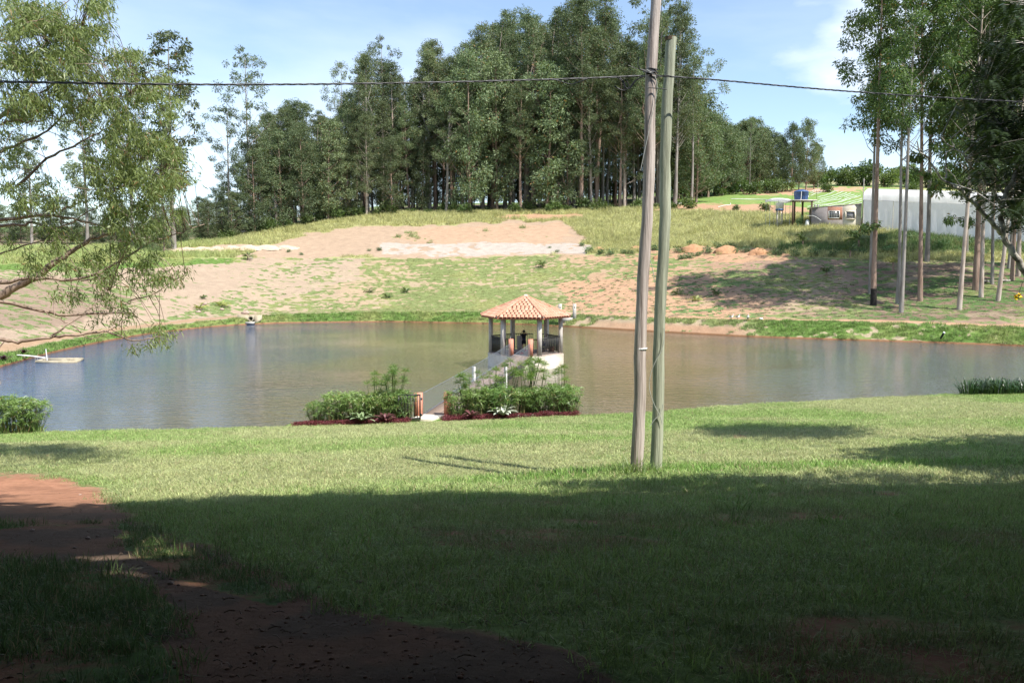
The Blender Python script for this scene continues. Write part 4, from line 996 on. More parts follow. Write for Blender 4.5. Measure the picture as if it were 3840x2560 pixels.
def tuft(rad, n, h, w, flop=.5, segs=2, tonescale=1.0):
    a = rng.random(n)*6.28; q = rad*np.sqrt(rng.random(n)); P = np.stack([np.cos(a)*q, np.sin(a)*q, np.zeros(n)-.01], 1)
    hh = h*(.55+.75*rng.random(n)); d = rng.normal(size=(n, 2))*flop; D = np.stack([d[:,0], d[:,1], np.ones(n)], 1); D /= np.linalg.norm(D, axis=1)[:,None]
    th = rng.random(n)*6.28; S = np.stack([np.cos(th), np.sin(th), np.zeros(n)], 1)*(w/2)
    M = P+D*(hh*.55)[:,None]; T = P+D*hh[:,None]+np.stack([d[:,0], d[:,1], -.25*np.abs(d).sum(1)], 1)*(hh*.5)[:,None]
    V = np.stack([P-S, P+S, M+S*.8, M-S*.8, T], 1).reshape(-1, 3); i = np.arange(n)[:,None]*5
    tone = rng.random(n)
    me = mesh_from('grass_tuft', V, [i+np.array([[4,3,2]]), i+np.array([[0,1,2,3]])], M_GRASS, False, np.concatenate([tone, tone]))
    return me
def jgrid(x0, x1, y0, y1, s):
    X, Y = np.meshgrid(np.arange(x0, x1, s), np.arange(y0, y1, s)); x = X.ravel()+(rng.random(X.size)-.5)*s*1.2; y = Y.ravel()+(rng.random(X.size)-.5)*s*1.2
    return x, y
def in_view(x, y, m=.66, pad=1.5): return np.abs(x) < y*m+pad
# lawn
PR_N = [tuft(.17, 120, .055, .0048, .75) for i in range(5)]; PR_M = [tuft(.34, 190, .06, .0095, .7) for i in range(5)]
bx = []
for (y0, y1, s, pr, nm, lab) in ((2.6, 12.5, .165, PR_N, 'near_lawn_grass', 'short lawn grass in the dark tree shade of the foreground'), (12.5, 43, .33, PR_M, 'lawn_grass', 'sunlit short green and straw-coloured lawn grass sloping to the pond')):
    x, y = jgrid(-32, 32, y0, y1, s); k = in_view(x, y); x, y = x[k], y[k]
    Yn, _ = shoreN(x, y); k = y < Yn-.1; x, y = x[k], y[k]; z = H(x, y)
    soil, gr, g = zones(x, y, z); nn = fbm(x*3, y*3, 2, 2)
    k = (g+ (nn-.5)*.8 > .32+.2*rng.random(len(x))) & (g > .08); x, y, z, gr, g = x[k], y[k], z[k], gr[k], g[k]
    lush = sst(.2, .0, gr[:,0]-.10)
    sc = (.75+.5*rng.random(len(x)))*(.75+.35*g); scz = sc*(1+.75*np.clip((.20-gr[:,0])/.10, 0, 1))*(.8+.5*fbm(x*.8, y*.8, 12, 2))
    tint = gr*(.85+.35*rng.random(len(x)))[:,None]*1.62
    scatter(nm, lab, pr, np.stack([x, y, z], 1), rng.integers(0, 5, len(x)), sc, rng.random(len(x))*6.28, tint, scz=scz)
    print(nm, len(x))
# far slope: low patches, lush bank, tall grass
PR_L = [tuft(.26, 34, .13, .035, .8) for i in range(4)]; PR_T = [tuft(.55, 60, .62, .035, .34) for i in range(5)]; PR_B = [tuft(.40, 60, .30, .03, .5) for i in range(4)]
def far_scatter(nm, lab, pr, s, cond, y0, y1, scf, tf, hz=None):
    x, y = jgrid(-95, 95, y0, y1, s); k = in_view(x, y, .64, 2); x, y = x[k], y[k]
    z = H(x, y); k = (y > shoreF(x, y)+.12) & (z > .1); x, y, z = x[k], y[k], z[k]; soil, gr, g = zones(x, y, z)
    k = cond(x, y, z, g, gr); x, y, z, gr, g = x[k], y[k], z[k], gr[k], g[k]; n = len(x)
    sc = scf*(.7+.6*rng.random(n)); hh = sc*(1 if hz is None else hz(x, y))
    scatter(nm, lab, pr, np.stack([x, y, z-.03], 1), rng.integers(0, len(pr), n), sc, rng.random(n)*6.28, gr*tf*(.8+.4*rng.random(n))[:,None], scz=hh); print(nm, n)
kb_ = lambda x, y: y < knot(x, y, 4)+.3
far_scatter('slope_grass', 'low scattered grass tufts on the bare far slope', PR_L, .50, lambda x, y, z, g, gr: (~kb_(x, y)) & (g > .12) & (g > .22+.78*rng.random(len(x))) & (y < knot(x, y, 9)), 48, 165, .85, np.array([1.6,1.38,1.45]))
far_scatter('bank_grass', 'lush green grass along the far bank of the pond', PR_B, .38, lambda x, y, z, g, gr: kb_(x, y) & (g > .4+.3*rng.random(len(x))), 44, 110, .8, 1.5)
far_scatter('tall_grass', 'tall pale grass along the top of the far slope', PR_T, .72, lambda x, y, z, g, gr: (y > knot(x, y, 7)-.5) & (g > .6) & (y < knot(x, y, 9)+6), 90, 168, .95, 1.55, lambda x, y: .55+.9*fbm(x*.2, y*.2, 44, 3))

def planted_region(x, y, z, g, gr):
    u, v = proj(x, y, z); return inpoly(u/OV, v/OV, [(1270,640),(1500,622),(1760,632),(1960,640),(2000,735),(1290,715)]) & (rng.random(len(x)) < .85)
PR_P = [tuft(.24, 46, .15, .035, .75) for i in range(3)]
far_scatter('planted_tufts', 'small green grass plugs planted in rows on the orange slope', PR_P, 1.15, planted_region, 60, 130, 1.0, np.array([.75,.95,.75]))
xw = rng.uniform(-18, 18, 700); yw = rng.uniform(6, 34, 700); kw = in_view(xw, yw) & (yw < shoreN(xw, yw)[0]-.5); xw, yw = xw[kw], yw[kw]; zw = H(xw, yw); _s, grw, gw = zones(xw, yw, zw); kw = gw > .4; nw = int(kw.sum())
scatter('lawn_weeds', 'taller weed tufts dotted over the lawn', [tuft(.10, 30, .13, .009, .6) for i in range(3)], np.stack([xw, yw, zw], 1)[kw], rng.integers(0, 3, nw), .6+.7*rng.random(nw), rng.random(nw)*6.28, grw[kw]*np.array([1.1,1.4,1.0]), 'weeds')
# ================================================================== GAZEBO, BRIDGE, GATE
M_CONC = simple('pale_concrete', (.50,.47,.42), (.36,.335,.30), .9, 3, bump=.3, bscale=30)
M_CONCG = simple('weathered_grey_concrete', (.62,.565,.51), (.44,.40,.36), .92, 4, bump=.3, bscale=30)
M_CREAM = simple('cream_rendered_concrete', (.72,.66,.56), (.55,.47,.36), .9, 1.6, bump=.2, bscale=30, lo=.3, hi=.55)
M_SALMON = simple('salmon_paint', (.64,.29,.20), (.54,.22,.15), .8, 6, bump=.15, bscale=40)
M_TILE = None
def tile_mat():
    m, nt, b = mat_new('terracotta_tile'); L = nt.links.new
    a = nd(nt, 'ShaderNodeObjectInfo'); t = nd(nt, 'ShaderNodeAttribute', attribute_name='tone'); ad = nd(nt, 'ShaderNodeMath', operation='ADD'); L(a.outputs['Random'], ad.inputs[0]); L(t.outputs['Fac'], ad.inputs[1])
    fr = nd(nt, 'ShaderNodeMath', operation='FRACT'); L(ad.outputs[0], fr.inputs[0])
    r = nd(nt, 'ShaderNodeValToRGB'); e = r.color_ramp.elements; e[0].color = (.45,.225,.14,1); e[1].color = (.54,.32,.22,1); x = e.new(.5); x.color = (.50,.26,.165,1)
    L(fr.outputs[0], r.inputs[0]); tc_ = nd(nt, 'ShaderNodeTexCoord'); n = nd(nt, 'ShaderNodeTexNoise', i_Scale=6, i_Detail=5); L(tc_.outputs['Object'], n.inputs['Vector'])
    mr = nd(nt, 'ShaderNodeMapRange'); mr.inputs['From Min'].default_value = .3; mr.inputs['From Max'].default_value = .7; mr.inputs['To Min'].default_value = .8; mr.inputs['To Max'].default_value = 1.12; L(n.outputs['Fac'], mr.inputs[0])
    h = nd(nt, 'ShaderNodeHueSaturation'); L(r.outputs[0], h.inputs['Color']); L(mr.outputs[0], h.inputs['Value']); L(h.outputs[0], b.inputs['Base Color']); b.inputs['Roughness'].default_value = .85
    return m
M_TILE = tile_mat()
M_MORTAR = simple('white_mortar', (.78,.68,.60), (.62,.48,.40), .95, 14, bump=.3)
M_IRON = simple('black_iron_paint', (.018,.018,.02), (.012,.012,.014), .45, 8, spec=.5)
M_GALV = simple('galvanised_wire', (.36,.40,.45), (.22,.25,.29), .45, 10, metal=.6)
M_WHITE = simple('white_paint', (.80,.79,.76), (.66,.65,.62), .7, 5, bump=.1)
M_PLANK = simple('grey_brown_plank', (.40,.29,.22), (.24,.17,.13), .9, 5, stretch=(1,6,6), bump=.4, bscale=30)
M_PLASTER = simple('dusty_floor_screed', (.44,.36,.31), (.36,.29,.25), .95, 4)
GC = np.array([.87, 54.8]); GF = .90; DEL = R(8.6)
def hexp(r, k, off=0): a = -DEL-R(60)*k+off; return np.array([GC[0]+r*math.cos(a), GC[1]+r*math.sin(a)])
gaz = thing('gazebo', 'hexagonal gazebo with terracotta roof standing in the pond at the end of the footbridge', 'gazebo', (GC[0], GC[1], 0))
def loc3(p): return (p[0]-GC[0], p[1]-GC[1], p[2])
hx = lambda r: [tuple(hexp(r, k)-GC) for k in range(6)][::-1]
m = MB(); m.prism(hx(2.47), -1.6, GF-.05); m.build('plinth', M_CREAM, gaz)
m = MB(); m.prism(hx(2.43), GF-.046, GF); m.build('floor', M_PLASTER, gaz)
corner = [hexp(2.27, k) for k in range(6)]    # 0 right, 1 front right, 2 front left, 3 left, 4 back left, 5 back right
for k in range(6):
    m = MB(); m.box((corner[k][0]-GC[0], corner[k][1]-GC[1], (GF+3.26)/2), (.24,.24,3.26-GF), -DEL-R(60)*k)
    m.build('column', M_CONCG, gaz)
m = MB()
for k in range(6):
    a = corner[k]; b = corner[(k+1) % 6]; m.bar((a[0]-GC[0], a[1]-GC[1], 3.2), (b[0]-GC[0], b[1]-GC[1], 3.2), .1, .16)
m.build('ring_beam', M_CONCG, gaz)
RE, ZE, ZA = 2.95, 3.27, 4.47
rf = MB(); ap = (0, 0, ZA-.05)
e6 = [tuple(hexp(RE-.06, k)-GC)+(ZE-.03,) for k in range(6)]
rf.add(e6+[ap], [(i, 6, (i+1) % 6) for i in range(6)]); rf.add([(x, y, z-.07) for x, y, z in e6]+[(0, 0, ZA-.14)], [((i+1) % 6, 6, i) for i in range(6)])
for i in range(6):
    a, b = e6[i], e6[(i+1) % 6]; rf.add([a, b, (b[0], b[1], b[2]-.07), (a[0], a[1], a[2]-.07)], [(0,1,2,3)])
roof = rf.build('roof', simple('roof_underlay', (.42,.17,.10), (.3,.11,.07), .9), gaz)
# barrel tiles
def tile_mesh(l=.40, w=.125):
    mb = MB(); n = 6; V = []
    for j, (yy, ww, zz) in enumerate(((0, w, .0), (l, w*.82, .018))):
        for i in range(n+1):
            a = math.pi*i/n; V.append((math.cos(a)*ww, yy, math.sin(a)*ww*.62+zz-.02*0))
    F = [(i, i+1, n+2+i, n+1+i) for i in range(n)]
    mb.add(V, F); mb.add([(v[0]*.88, v[1], v[2]*.8-.004) for v in V[:n+1]]+V[:n+1], [(i+1, i, n+1+i, n+2+i) for i in range(n)])
    return mb.mesh('tile', M_TILE, True)
TM = tile_mesh(); nt_ = 0; other = MB()
for k in range(6):
    a = hexp(RE, k)-GC; b = hexp(RE, (k+1) % 6)-GC; mid = (a+b)/2; Lw = np.linalg.norm(b-a)
    ex = (b-a)/Lw; run = np.linalg.norm(mid); inw = -mid/run; sl = math.hypot(run, ZA-ZE); rows = 9; exps = (sl-.12)/rows
    front = k in (0, 1, 2)
    yv = np.array([inw[0]*run/sl, inw[1]*run/sl, (ZA-ZE)/sl]); xv = np.array([ex[0], ex[1], 0]); zv = np.cross(xv, yv)
    if zv[2] < 0: xv = -xv; zv = -zv
    Mx = np.stack([xv, yv, zv], 1)
    for r in range(rows):
        s = r*exps; wid = Lw*(1-(s+.16)/sl); nn_ = max(1, int(wid/.262)); step = .262
        for i in range(nn_):
            off = (i-(nn_-1)/2)*step
            p = np.array([mid[0], mid[1], ZE])+yv*(s-.05)+xv*off+zv*(.012+.008*rng.random())
            if front and nt_ < 300:
                o = bpy.data.objects.new('tile', TM); COL.objects.link(o); o.parent = roof
                o.matrix_local = Matrix.Translation(Vector(p)) @ Matrix([[*Mx[0]],[*Mx[1]],[*Mx[2]]]).to_4x4() @ Matrix.Rotation(R(rng.normal()*.7), 4, 'Z'); nt_ += 1
            else:
                co = np.array([v.co[:] for v in TM.vertices])@Mx.T+p; fc = np.array([list(q.vertices) for q in TM.polygons]); other.add(co, fc, rng.random())
if other.n: other.build('back_tiles', M_TILE, roof, True, kind='stuff')
print('tiles', nt_)
for k in range(6):  # hips
    a = np.array([*(hexp(RE-.02, k)-GC), ZE+.05]); b = np.array([0, 0, ZA+.03]); n = 9
    m = MB(); m.tube([a+(b-a)*t for t in np.linspace(0, 1, 6)], .052, 6); m.build('hip_mortar', M_MORTAR, roof)
    for i in range(n):
        p = a+(b-a)*(i/n); q = a+(b-a)*((i+1.12)/n); m = MB(); m.tube([p+[0,0,.03], q+[0,0,.05]], [.085,.065], 7); m.build('hip_tile', M_TILE, roof, True)
m = MB(); m.ball((0,0,ZA+.07), (.14,.14,.10)); m.build('apex_cap', M_MORTAR, roof, True)
# railings: five closed sides plus stubs beside the entrance
def railing(p, q, z0, z1, parent, gap=.115, name='railing'):
    L_ = np.linalg.norm(np.array(q)-np.array(p)); d = (np.array(q)-np.array(p))/L_; o = np.array(GC)
    P = lambda t, z: (p[0]-o[0]+d[0]*t, p[1]-o[1]+d[1]*t, z)
    m = MB(); m.bar(P(0, z1), P(L_, z1), .06, .05); m.bar(P(0, z0), P(L_, z0), .03, .025); r_ = m.build(name, M_IRON, parent)
    n = max(2, int(L_/gap)); bm_ = MB().box((0,0,0), (.030,.030,z1-z0)).mesh('baluster', M_IRON)
    for i in range(n+1):
        pt = P(L_*i/n, (z0+z1)/2); link('baluster', bm_, r_, pt, (0,0,math.atan2(d[1], d[0])))
    return r_
for k, (f0, f1) in enumerate([(.05,.95)]*6):
    a = corner[k]; b = corner[(k+1) % 6]
    if k == 1: continue
    if k == 4:
        railing(a*.93+b*.07, a*.40+b*.60, GF+.12, GF+1.05, gaz); railing(a*.22+b*.78, a*.06+b*.94, GF+.12, GF+1.05, gaz)
    else: railing(a*(1-f0)+b*f0, a*(1-f1)+b*f1, GF+.10 if k not in (0,2) else GF+.06, GF+1.05, gaz)
a4, a5 = corner[4], corner[5]; c_ = a4*.31+a5*.69
m = MB(); m.box((c_[0]-GC[0], c_[1]-GC[1], GF+.48), (.42,.12,.96), math.atan2((a5-a4)[1], (a5-a4)[0])); 
# the low wall stands left of the boy in the back rail
m = MB(); pw = at(1740+1170/5.6, 1200+600/5.6, 56.55); m.box((pw[0]-GC[0], pw[1]-GC[1], GF+.47), (.33,.12,.94), -DEL); m.build('low_wall', M_CONCG, gaz)
# entrance side
A1, A2 = corner[1], corner[2]; mid_e = (A1+A2)/2; ed = (A1-A2)/np.linalg.norm(A1-A2); out = np.array([ed[1], -ed[0]])
PG = [mid_e-ed*.62+out*.10, mid_e+ed*.60+out*.10]
railing(A2+ed*.16, PG[0]-ed*.16-out*.1, GF+.10, GF+1.0, gaz); railing(PG[1]+ed*.16-out*.1, A1-ed*.16, GF+.10, GF+1.0, gaz)
for i, p in enumerate(PG):
    m = MB(); m.box((0,0,.53), (.29,.29,1.06)); o = m.build('bridge_pillar', M_SALMON); o.location = (p[0], p[1], GF-.02); o.rotation_euler = (0,0,-DEL)
    tag(o, ('left' if i == 0 else 'right')+' salmon pillar at the gazebo end of the footbridge', 'pillar', 'salmon pillars of the footbridge')
GL = at(1570, 1566, 34.1); GRt = at(1681, 1564, 34.4)
for i, p in enumerate((GL, GRt)):
    m = MB(); m.box((0,0,.46), (.29,.29,1.12)); o = m.build('gate_pillar', M_SALMON); o.location = (p[0], p[1], p[2]); o.rotation_euler = (0,0,-.18)
    tag(o, ('left' if i == 0 else 'right')+' salmon pillar of the shore gateway, '+('with the black gate hung on it' if i == 0 else 'dappled by plant shade'), 'pillar', 'salmon pillars of the footbridge')
# bridge
br = thing('footbridge', 'narrow plank footbridge with chain-link sides from the shore gateway to the gazebo', 'footbridge', (GL[0], GL[1], 0))
B0 = np.array([(GL[0]+GRt[0])/2+.03, 34.2, .36]); B1 = np.array([*(mid_e+out*.28), GF-.02]); dB = (B1-B0); LB = np.linalg.norm(dB); dB /= LB; sB = np.array([dB[1], -dB[0], 0]); sB /= np.linalg.norm(sB)
org = np.array([GL[0], GL[1], 0])
m = MB(); 
for s in (-.5, .5): m.bar(B0+sB*s-org-[0,0,.12], B1+sB*s-org-[0,0,.12], .10, .16)
m.build('beam', M_CONCG, br)
pm = MB().box((0,0,0), (1.22,.225,.04)).mesh('plank', M_PLANK); npk = int(LB/.245)
for i in range(npk):
    p = B0+dB*(i+.5)*LB/npk-org; link('plank', pm, br, (p[0], p[1], p[2]-.02+.006*rng.random()), (math.atan2(dB[2], math.hypot(dB[0], dB[1])), 0, math.atan2(sB[1], sB[0])+R(rng.normal()*.6)))
def chain(a, b, h0, h1, parent, sag=.12, cell=.16, w=.0033):
    a = np.array(a); b = np.array(b); L_ = np.linalg.norm(b-a); n = int(L_/cell); m = MB()
    top = lambda t: h0+(h1-h0)*t-sag*math.sin(math.pi*min(1, max(0, t)))*1.0
    steps = 8
    for s_ in (1, -1):
        for i in range(-10, n+10):
            pts = []
            for j in range(steps+1):
                f = j/steps; t = (i+s_*f*10)/n
                if 0 <= t <= 1: pts.append(a+(b-a)*t+np.array([0,0,.03+top(t)*f])+np.array([.0,.0,0]))
            if len(pts) > 1:
                P = np.array(pts); q = P[::max(1, len(P)//3)]
                if not np.allclose(q[-1], P[-1]): q = np.vstack([q, P[-1]])
                m.tube(q, w, 3, cap=False)
    for f in (0, 1):
        P = [a+(b-a)*t+np.array([0,0,.03+top(t)*f]) for t in np.linspace(0, 1, 14)]; m.tube(P, .011, 4, cap=False)
    m.build('chain_link', M_GALV, parent)
for s in (-1, 1):
    pa = (GL if s < 0 else GRt)+np.array([.12, .1, 0]) ; pa = np.array([pa[0], pa[1], .36]); pb = np.array([*(PG[0 if s < 0 else 1]+out*.16), GF]); 
    chain(pa-org, pb-org, .90, .74, br, .06)
m = None
for i, (u, v, Y) in enumerate([(1777,1377,43.2),(1896,1371,44.9)]):
    p = at(u, v, Y); m = MB(); zt = p[2]+.03; m.tube([(p[0]-org[0], p[1]-org[1], -1.6), (p[0]-org[0], p[1]-org[1], zt)], .088, 10); m.build('white_post', M_WHITE, br, True)
# path slab and gate
pl = MB(); c0 = np.array([B0[0], 34.2]); bd = np.array([dB[0], dB[1]])/np.linalg.norm(dB[:2]); sd = np.array([bd[1], -bd[0]])
qd = [c0-sd*.45+bd*.1, c0-sd*.75-bd*1.0, c0+sd*.15-bd*1.0, c0+sd*.45+bd*.1]
pl.prism([tuple(q) for q in qd][::1], .05, .42); o = pl.build('path', M_CREAM); o['kind'] = 'structure'
gp = at(1577, 1571, 33.15); gt = thing('garden_gate', 'open black iron gate swung against the sedges beside the left salmon pillar', 'gate', (gp[0], gp[1], gp[2]), R(183))
m = MB(); W_, H_ = .86, .96
for z in (.04, H_): m.bar((0,0,z), (W_,0,z), .05)
for x_ in (.015, W_-.015): m.bar((x_,0,.0), (x_,0,H_+.02), .055)
m.build('frame', M_IRON, gt); bmh = MB().box((0,0,0), (.030,.030,H_-.06)).mesh('bar', M_IRON)
for i in range(6): link('bar', bmh, gt, (.12+i*.125, 0, H_/2+.02))
for z in (.16, .80): MB().box((-.03,-.03,z), (.09,.05,.09)).build('hinge', M_IRON, gt)

# ---------------------------------------------------------------- people
def skinned(name, V, E, rad, mat, parent=None, sub=1, root=0):
    me = bpy.data.meshes.new(name); me.from_pydata([tuple(v) for v in V], E, []); me.update()
    o = link(name, me, parent); me.materials.append(mat)
    md = o.modifiers.new('skin', 'SKIN'); md.use_smooth_shade = True
    if not me.skin_vertices: me.skin_vertices.new() if hasattr(me.skin_vertices, 'new') else None
    for i, r in enumerate(rad):
        sv = me.skin_vertices[0].data[i]; sv.radius = (r, r) if not hasattr(r, '__len__') else r; sv.use_root = (i == root)
    s = o.modifiers.new('sub', 'SUBSURF'); s.levels = sub; s.render_levels = sub
    return o
M_SKIN = simple('tan_skin', (.40,.22,.14), (.33,.17,.10), .6, 8); M_BLACK = simple('black_cloth', (.018,.018,.024), (.010,.010,.013), .9, 12); M_NAVY = simple('navy_cloth', (.02,.03,.10), (.012,.018,.06), .9, 12); M_HAIR = simple('black_hair', (.015,.011,.009), (.008,.006,.005), .55, 30)
M_RED = simple('red_cloth', (.62,.02,.03), (.45,.01,.02), .75, 12); M_BROWN = simple('brown_wood_box', (.16,.075,.04), (.10,.045,.025), .8, 10)
def child_standing(loc, rz, Hh=1.34):
    t = thing('person', 'child in black T-shirt and shorts standing at the back rail, hands raised to the face', 'person', loc, rz)
    s = Hh/1.34
    J = {'pel':(0,0,.70),'wst':(0,.0,.80),'chs':(0,.0,.96),'nck':(0,0,1.09),'hd0':(0,.015,1.14),'hd1':(0,.02,1.25),
         'hL':(-.075,0,.66),'kL':(-.08,.015,.37),'aL':(-.085,-.02,.07),'fL':(-.09,.09,.03),'hR':(.075,0,.66),'kR':(.085,.015,.37),'aR':(.10,-.02,.07),'fR':(.115,.09,.03),
         'sL':(-.125,0,1.03),'eL':(-.21,.14,.99),'wL':(-.13,.20,1.16),'gL':(-.085,.19,1.21),'sR':(.125,0,1.03),'eR':(.23,.10,1.04),'wR':(.13,.16,1.20),'gR':(.08,.15,1.24)}
    rad = dict(pel=.085,wst=.078,chs=.092,nck=.038,hd0=.05,hd1=.075,hL=.062,kL=.043,aL=.028,fL=.028,hR=.062,kR=.043,aR=.028,fR=.028,sL=.045,eL=.03,wL=.022,gL=.024,sR=.045,eR=.03,wR=.022,gR=.024)
    K = list(J); I = {k:i for i,k in enumerate(K)}
    E = [('pel','wst'),('wst','chs'),('chs','nck'),('nck','hd0'),('hd0','hd1'),('pel','hL'),('hL','kL'),('kL','aL'),('aL','fL'),('pel','hR'),('hR','kR'),('kR','aR'),('aR','fR'),('chs','sL'),('sL','eL'),('eL','wL'),('wL','gL'),('chs','sR'),('sR','eR'),('eR','wR'),('wR','gR')]
    b = skinned('body', [np.array(J[k])*s for k in K], [(I[a],I[b]) for a,b in E], [rad[k]*s for k in K], M_SKIN, t, 2)
    # clothes are slightly larger shells on the same joints
    ks = ['wst','chs','nck2','sL','eLm','sR','eRm']; JJ = dict(J, nck2=(0,0,1.06), eLm=(-.185,.10,1.0), eRm=(.20,.07,1.035), wst0=(0,0,.73))
    ks = ['wst0','wst','chs','nck2','sL','eLm','sR','eRm']; rr = [.112,.108,.118,.06,.062,.052,.062,.052]
    i2 = {k:i for i,k in enumerate(ks)}
    skinned('t_shirt', [np.array(JJ[k])*s for k in ks], [(i2[a],i2[b]) for a,b in [('wst0','wst'),('wst','chs'),('chs','nck2'),('chs','sL'),('sL','eLm'),('chs','sR'),('sR','eRm')]], [r*s for r in rr], M_BLACK, t, 2)
    ks = [(0,0,.75),(0,0,.68),(-.078,0,.60),(-.085,.015,.40),(.078,0,.60),(.088,.015,.40)]
    skinned('shorts', [np.array(k)*s for k in ks], [(0,1),(1,2),(2,3),(1,4),(4,5)], [.10*s,.11*s,.082*s,.078*s,.082*s,.078*s], M_BLACK, t, 2)
    m = MB(); m.lathe([(.116,.72),(.12,.75),(.12,.79),(.114,.80)], 14); m.build('waistband', M_NAVY, t, True)
    m = MB(); m.ball((0,.0,1.275), (.086,.092,.08)); m.ball((0,-.03,1.23), (.078,.07,.08)); m.build('hair', M_HAIR, t, True)
    for sx in (-1, 1):
        m = MB(); m.ball((sx*.095,.03,.035), (.04,.105,.045)); m.ball((sx*.092,-.02,.075),(.036,.045,.04)); m.build('shoe', M_BLACK, t, True)
        m = MB()
        for f in range(4): m.tube([(sx*.075+sx*.012*f-.01,.19,1.21+.012*f),(sx*.05,.205,1.235+.012*f),(sx*.03,.20,1.25+.008*f)], [.009,.008,.006], 5)
        m.tube([(sx*.08,.18,1.20),(sx*.055,.165,1.225)], [.01,.007], 5)
        m.build('fingers', M_SKIN, t, True)
def child_stooping(loc, rz):
    t = thing('person', 'second child in dark clothes stooping beside the right front rail inside the gazebo', 'person', loc, rz)
    J = {'pel':(0,0,.52),'wst':(0,.07,.62),'chs':(0,.18,.72),'nck':(0,.26,.80),'hd0':(0,.29,.84),'hd1':(0,.33,.93),
         'hL':(-.075,.0,.49),'kL':(-.10,.16,.30),'aL':(-.10,0,.07),'fL':(-.11,.10,.03),'hR':(.075,0,.49),'kR':(.11,.15,.30),'aR':(.11,-.01,.07),'fR':(.12,.09,.03),
         'sL':(-.12,.2,.76),'eL':(-.17,.25,.56),'wL':(-.10,.34,.42),'gL':(-.08,.38,.37),'sR':(.12,.2,.76),'eR':(.17,.27,.57),'wR':(.10,.36,.44),'gR':(.07,.40,.39)}
    rad = dict(pel=.085,wst=.078,chs=.088,nck=.036,hd0=.05,hd1=.072,hL=.062,kL=.043,aL=.028,fL=.026,hR=.062,kR=.043,aR=.028,fR=.026,sL=.042,eL=.03,wL=.022,gL=.024,sR=.042,eR=.03,wR=.022,gR=.024)
    K = list(J); I = {k:i for i,k in enumerate(K)}
    E = [('pel','wst'),('wst','chs'),('chs','nck'),('nck','hd0'),('hd0','hd1'),('pel','hL'),('hL','kL'),('kL','aL'),('aL','fL'),('pel','hR'),('hR','kR'),('kR','aR'),('aR','fR'),('chs','sL'),('sL','eL'),('eL','wL'),('wL','gL'),('chs','sR'),('sR','eR'),('eR','wR'),('wR','gR')]
    skinned('body', [J[k] for k in K], [(I[a],I[b]) for a,b in E], [rad[k] for k in K], M_SKIN, t, 2)
    ks = [(0,-.01,.52),(0,.07,.62),(0,.18,.72),(-.12,.2,.76),(-.165,.24,.62),(.12,.2,.76),(.165,.25,.62)]
    skinned('jacket', ks, [(0,1),(1,2),(2,3),(3,4),(2,5),(5,6)], [.11,.108,.112,.06,.048,.06,.048], M_BLACK, t, 2)
    ks = [(0,0,.52),(-.078,0,.47),(-.10,.155,.30),(-.10,.01,.12),(.078,0,.47),(.11,.145,.30),(.11,.0,.12)]
    skinned('trousers', ks, [(0,1),(1,2),(2,3),(0,4),(4,5),(5,6)], [.10,.08,.06,.05,.08,.06,.05], M_NAVY, t, 2)
    m = MB(); m.ball((0,.325,.955), (.083,.085,.075)); m.build('hair', M_HAIR, t, True)
    for sx in (-1, 1):
        m = MB(); m.ball((sx*.105,.04,.035), (.038,.10,.042)); m.build('shoe', M_BLACK, t, True)
        m = MB()
        for f in range(4): m.tube([(sx*.08+.01*f-.015,.38,.37),(sx*.075+.01*f-.015,.40,.335),(sx*.07+.01*f-.015,.39,.31)], [.009,.008,.006], 5)
        m.tube([(sx*.06,.37,.37),(sx*.04,.38,.345)], [.009,.007], 5); m.build('fingers', M_SKIN, t, True)
pc = at(1740+1258/5.6, 1200+608/5.6, 56.1); child_standing((pc[0], pc[1], GF), R(8))
pc = at(1740+1672/5.6, 1200+648/5.6, 55.3); child_stooping((pc[0], pc[1], GF), R(75))
pb = at(1740+1185/5.6, 1200+712/5.6, 53.5)
t = thing('bag', 'red and black sports bag lying on the gazebo floor by the entrance', 'bag', (pb[0], pb[1], GF), R(20))
m = MB(); m.ball((.05,0,.07), (.17,.12,.075), 12, 8); m.build('red_pouch', M_RED, t, True)
m = MB(); m.ball((-.12,.02,.05), (.15,.12,.055), 12, 8); m.tube([(-.2,0,.05),(-.1,.02,.12),(.05,0,.15)], [.012]*3, 5); m.build('strap', M_BLACK, t, True)
t = thing('rod_bundle', 'dark slanting bundle lying behind the red bag on the gazebo floor', 'bundle', (pb[0]-.05, pb[1]+.5, GF), R(25))
m = MB()
for i in range(6): m.tube([(-.42,.03*i-.05,.03+.02*(i % 2)),(.0,.03*i-.05,.10+.02*(i % 2)),(.42,.02*i-.04,.17)], [.012,.014,.01], 5)
m.build('rods', M_BLACK, t, True); m = MB(); m.ball((.42,0,.2), (.07,.05,.06)); m.build('red_wrapping', M_RED, t, True)
pb = at(1740+1840/5.6, 1200+660/5.6, 55.4); t = thing('crate', 'small brown wooden crate on the floor at the right of the gazebo', 'crate', (pb[0], pb[1], GF), R(12))
m = MB()
for z in (.06,.17,.28):
    for s in (-1, 1): m.box((0, s*.13, z), (.30,.015,.085)); m.box((s*.15, 0, z), (.015,.26,.085))
m.build('slats', M_BROWN, t); m = MB()
for sx in (-1,1):
    for sy in (-1,1): m.box((sx*.135, sy*.115, .165), (.03,.03,.33))
m.build('corner_posts', M_BROWN, t)
pb = at(1740+975/5.6, 1200+395/5.6, 52.9); m = MB(); m.lathe([(.0,0),(.035,0),(.035,.10),(.02,.12),(.02,.14),(0,.14)], 10); o = m.build('bottle', M_WHITE); o.location = (PG[0][0]-.03, PG[0][1], GF+1.04); tag(o, 'small white cup standing on the left salmon pillar by the gazebo', 'cup')
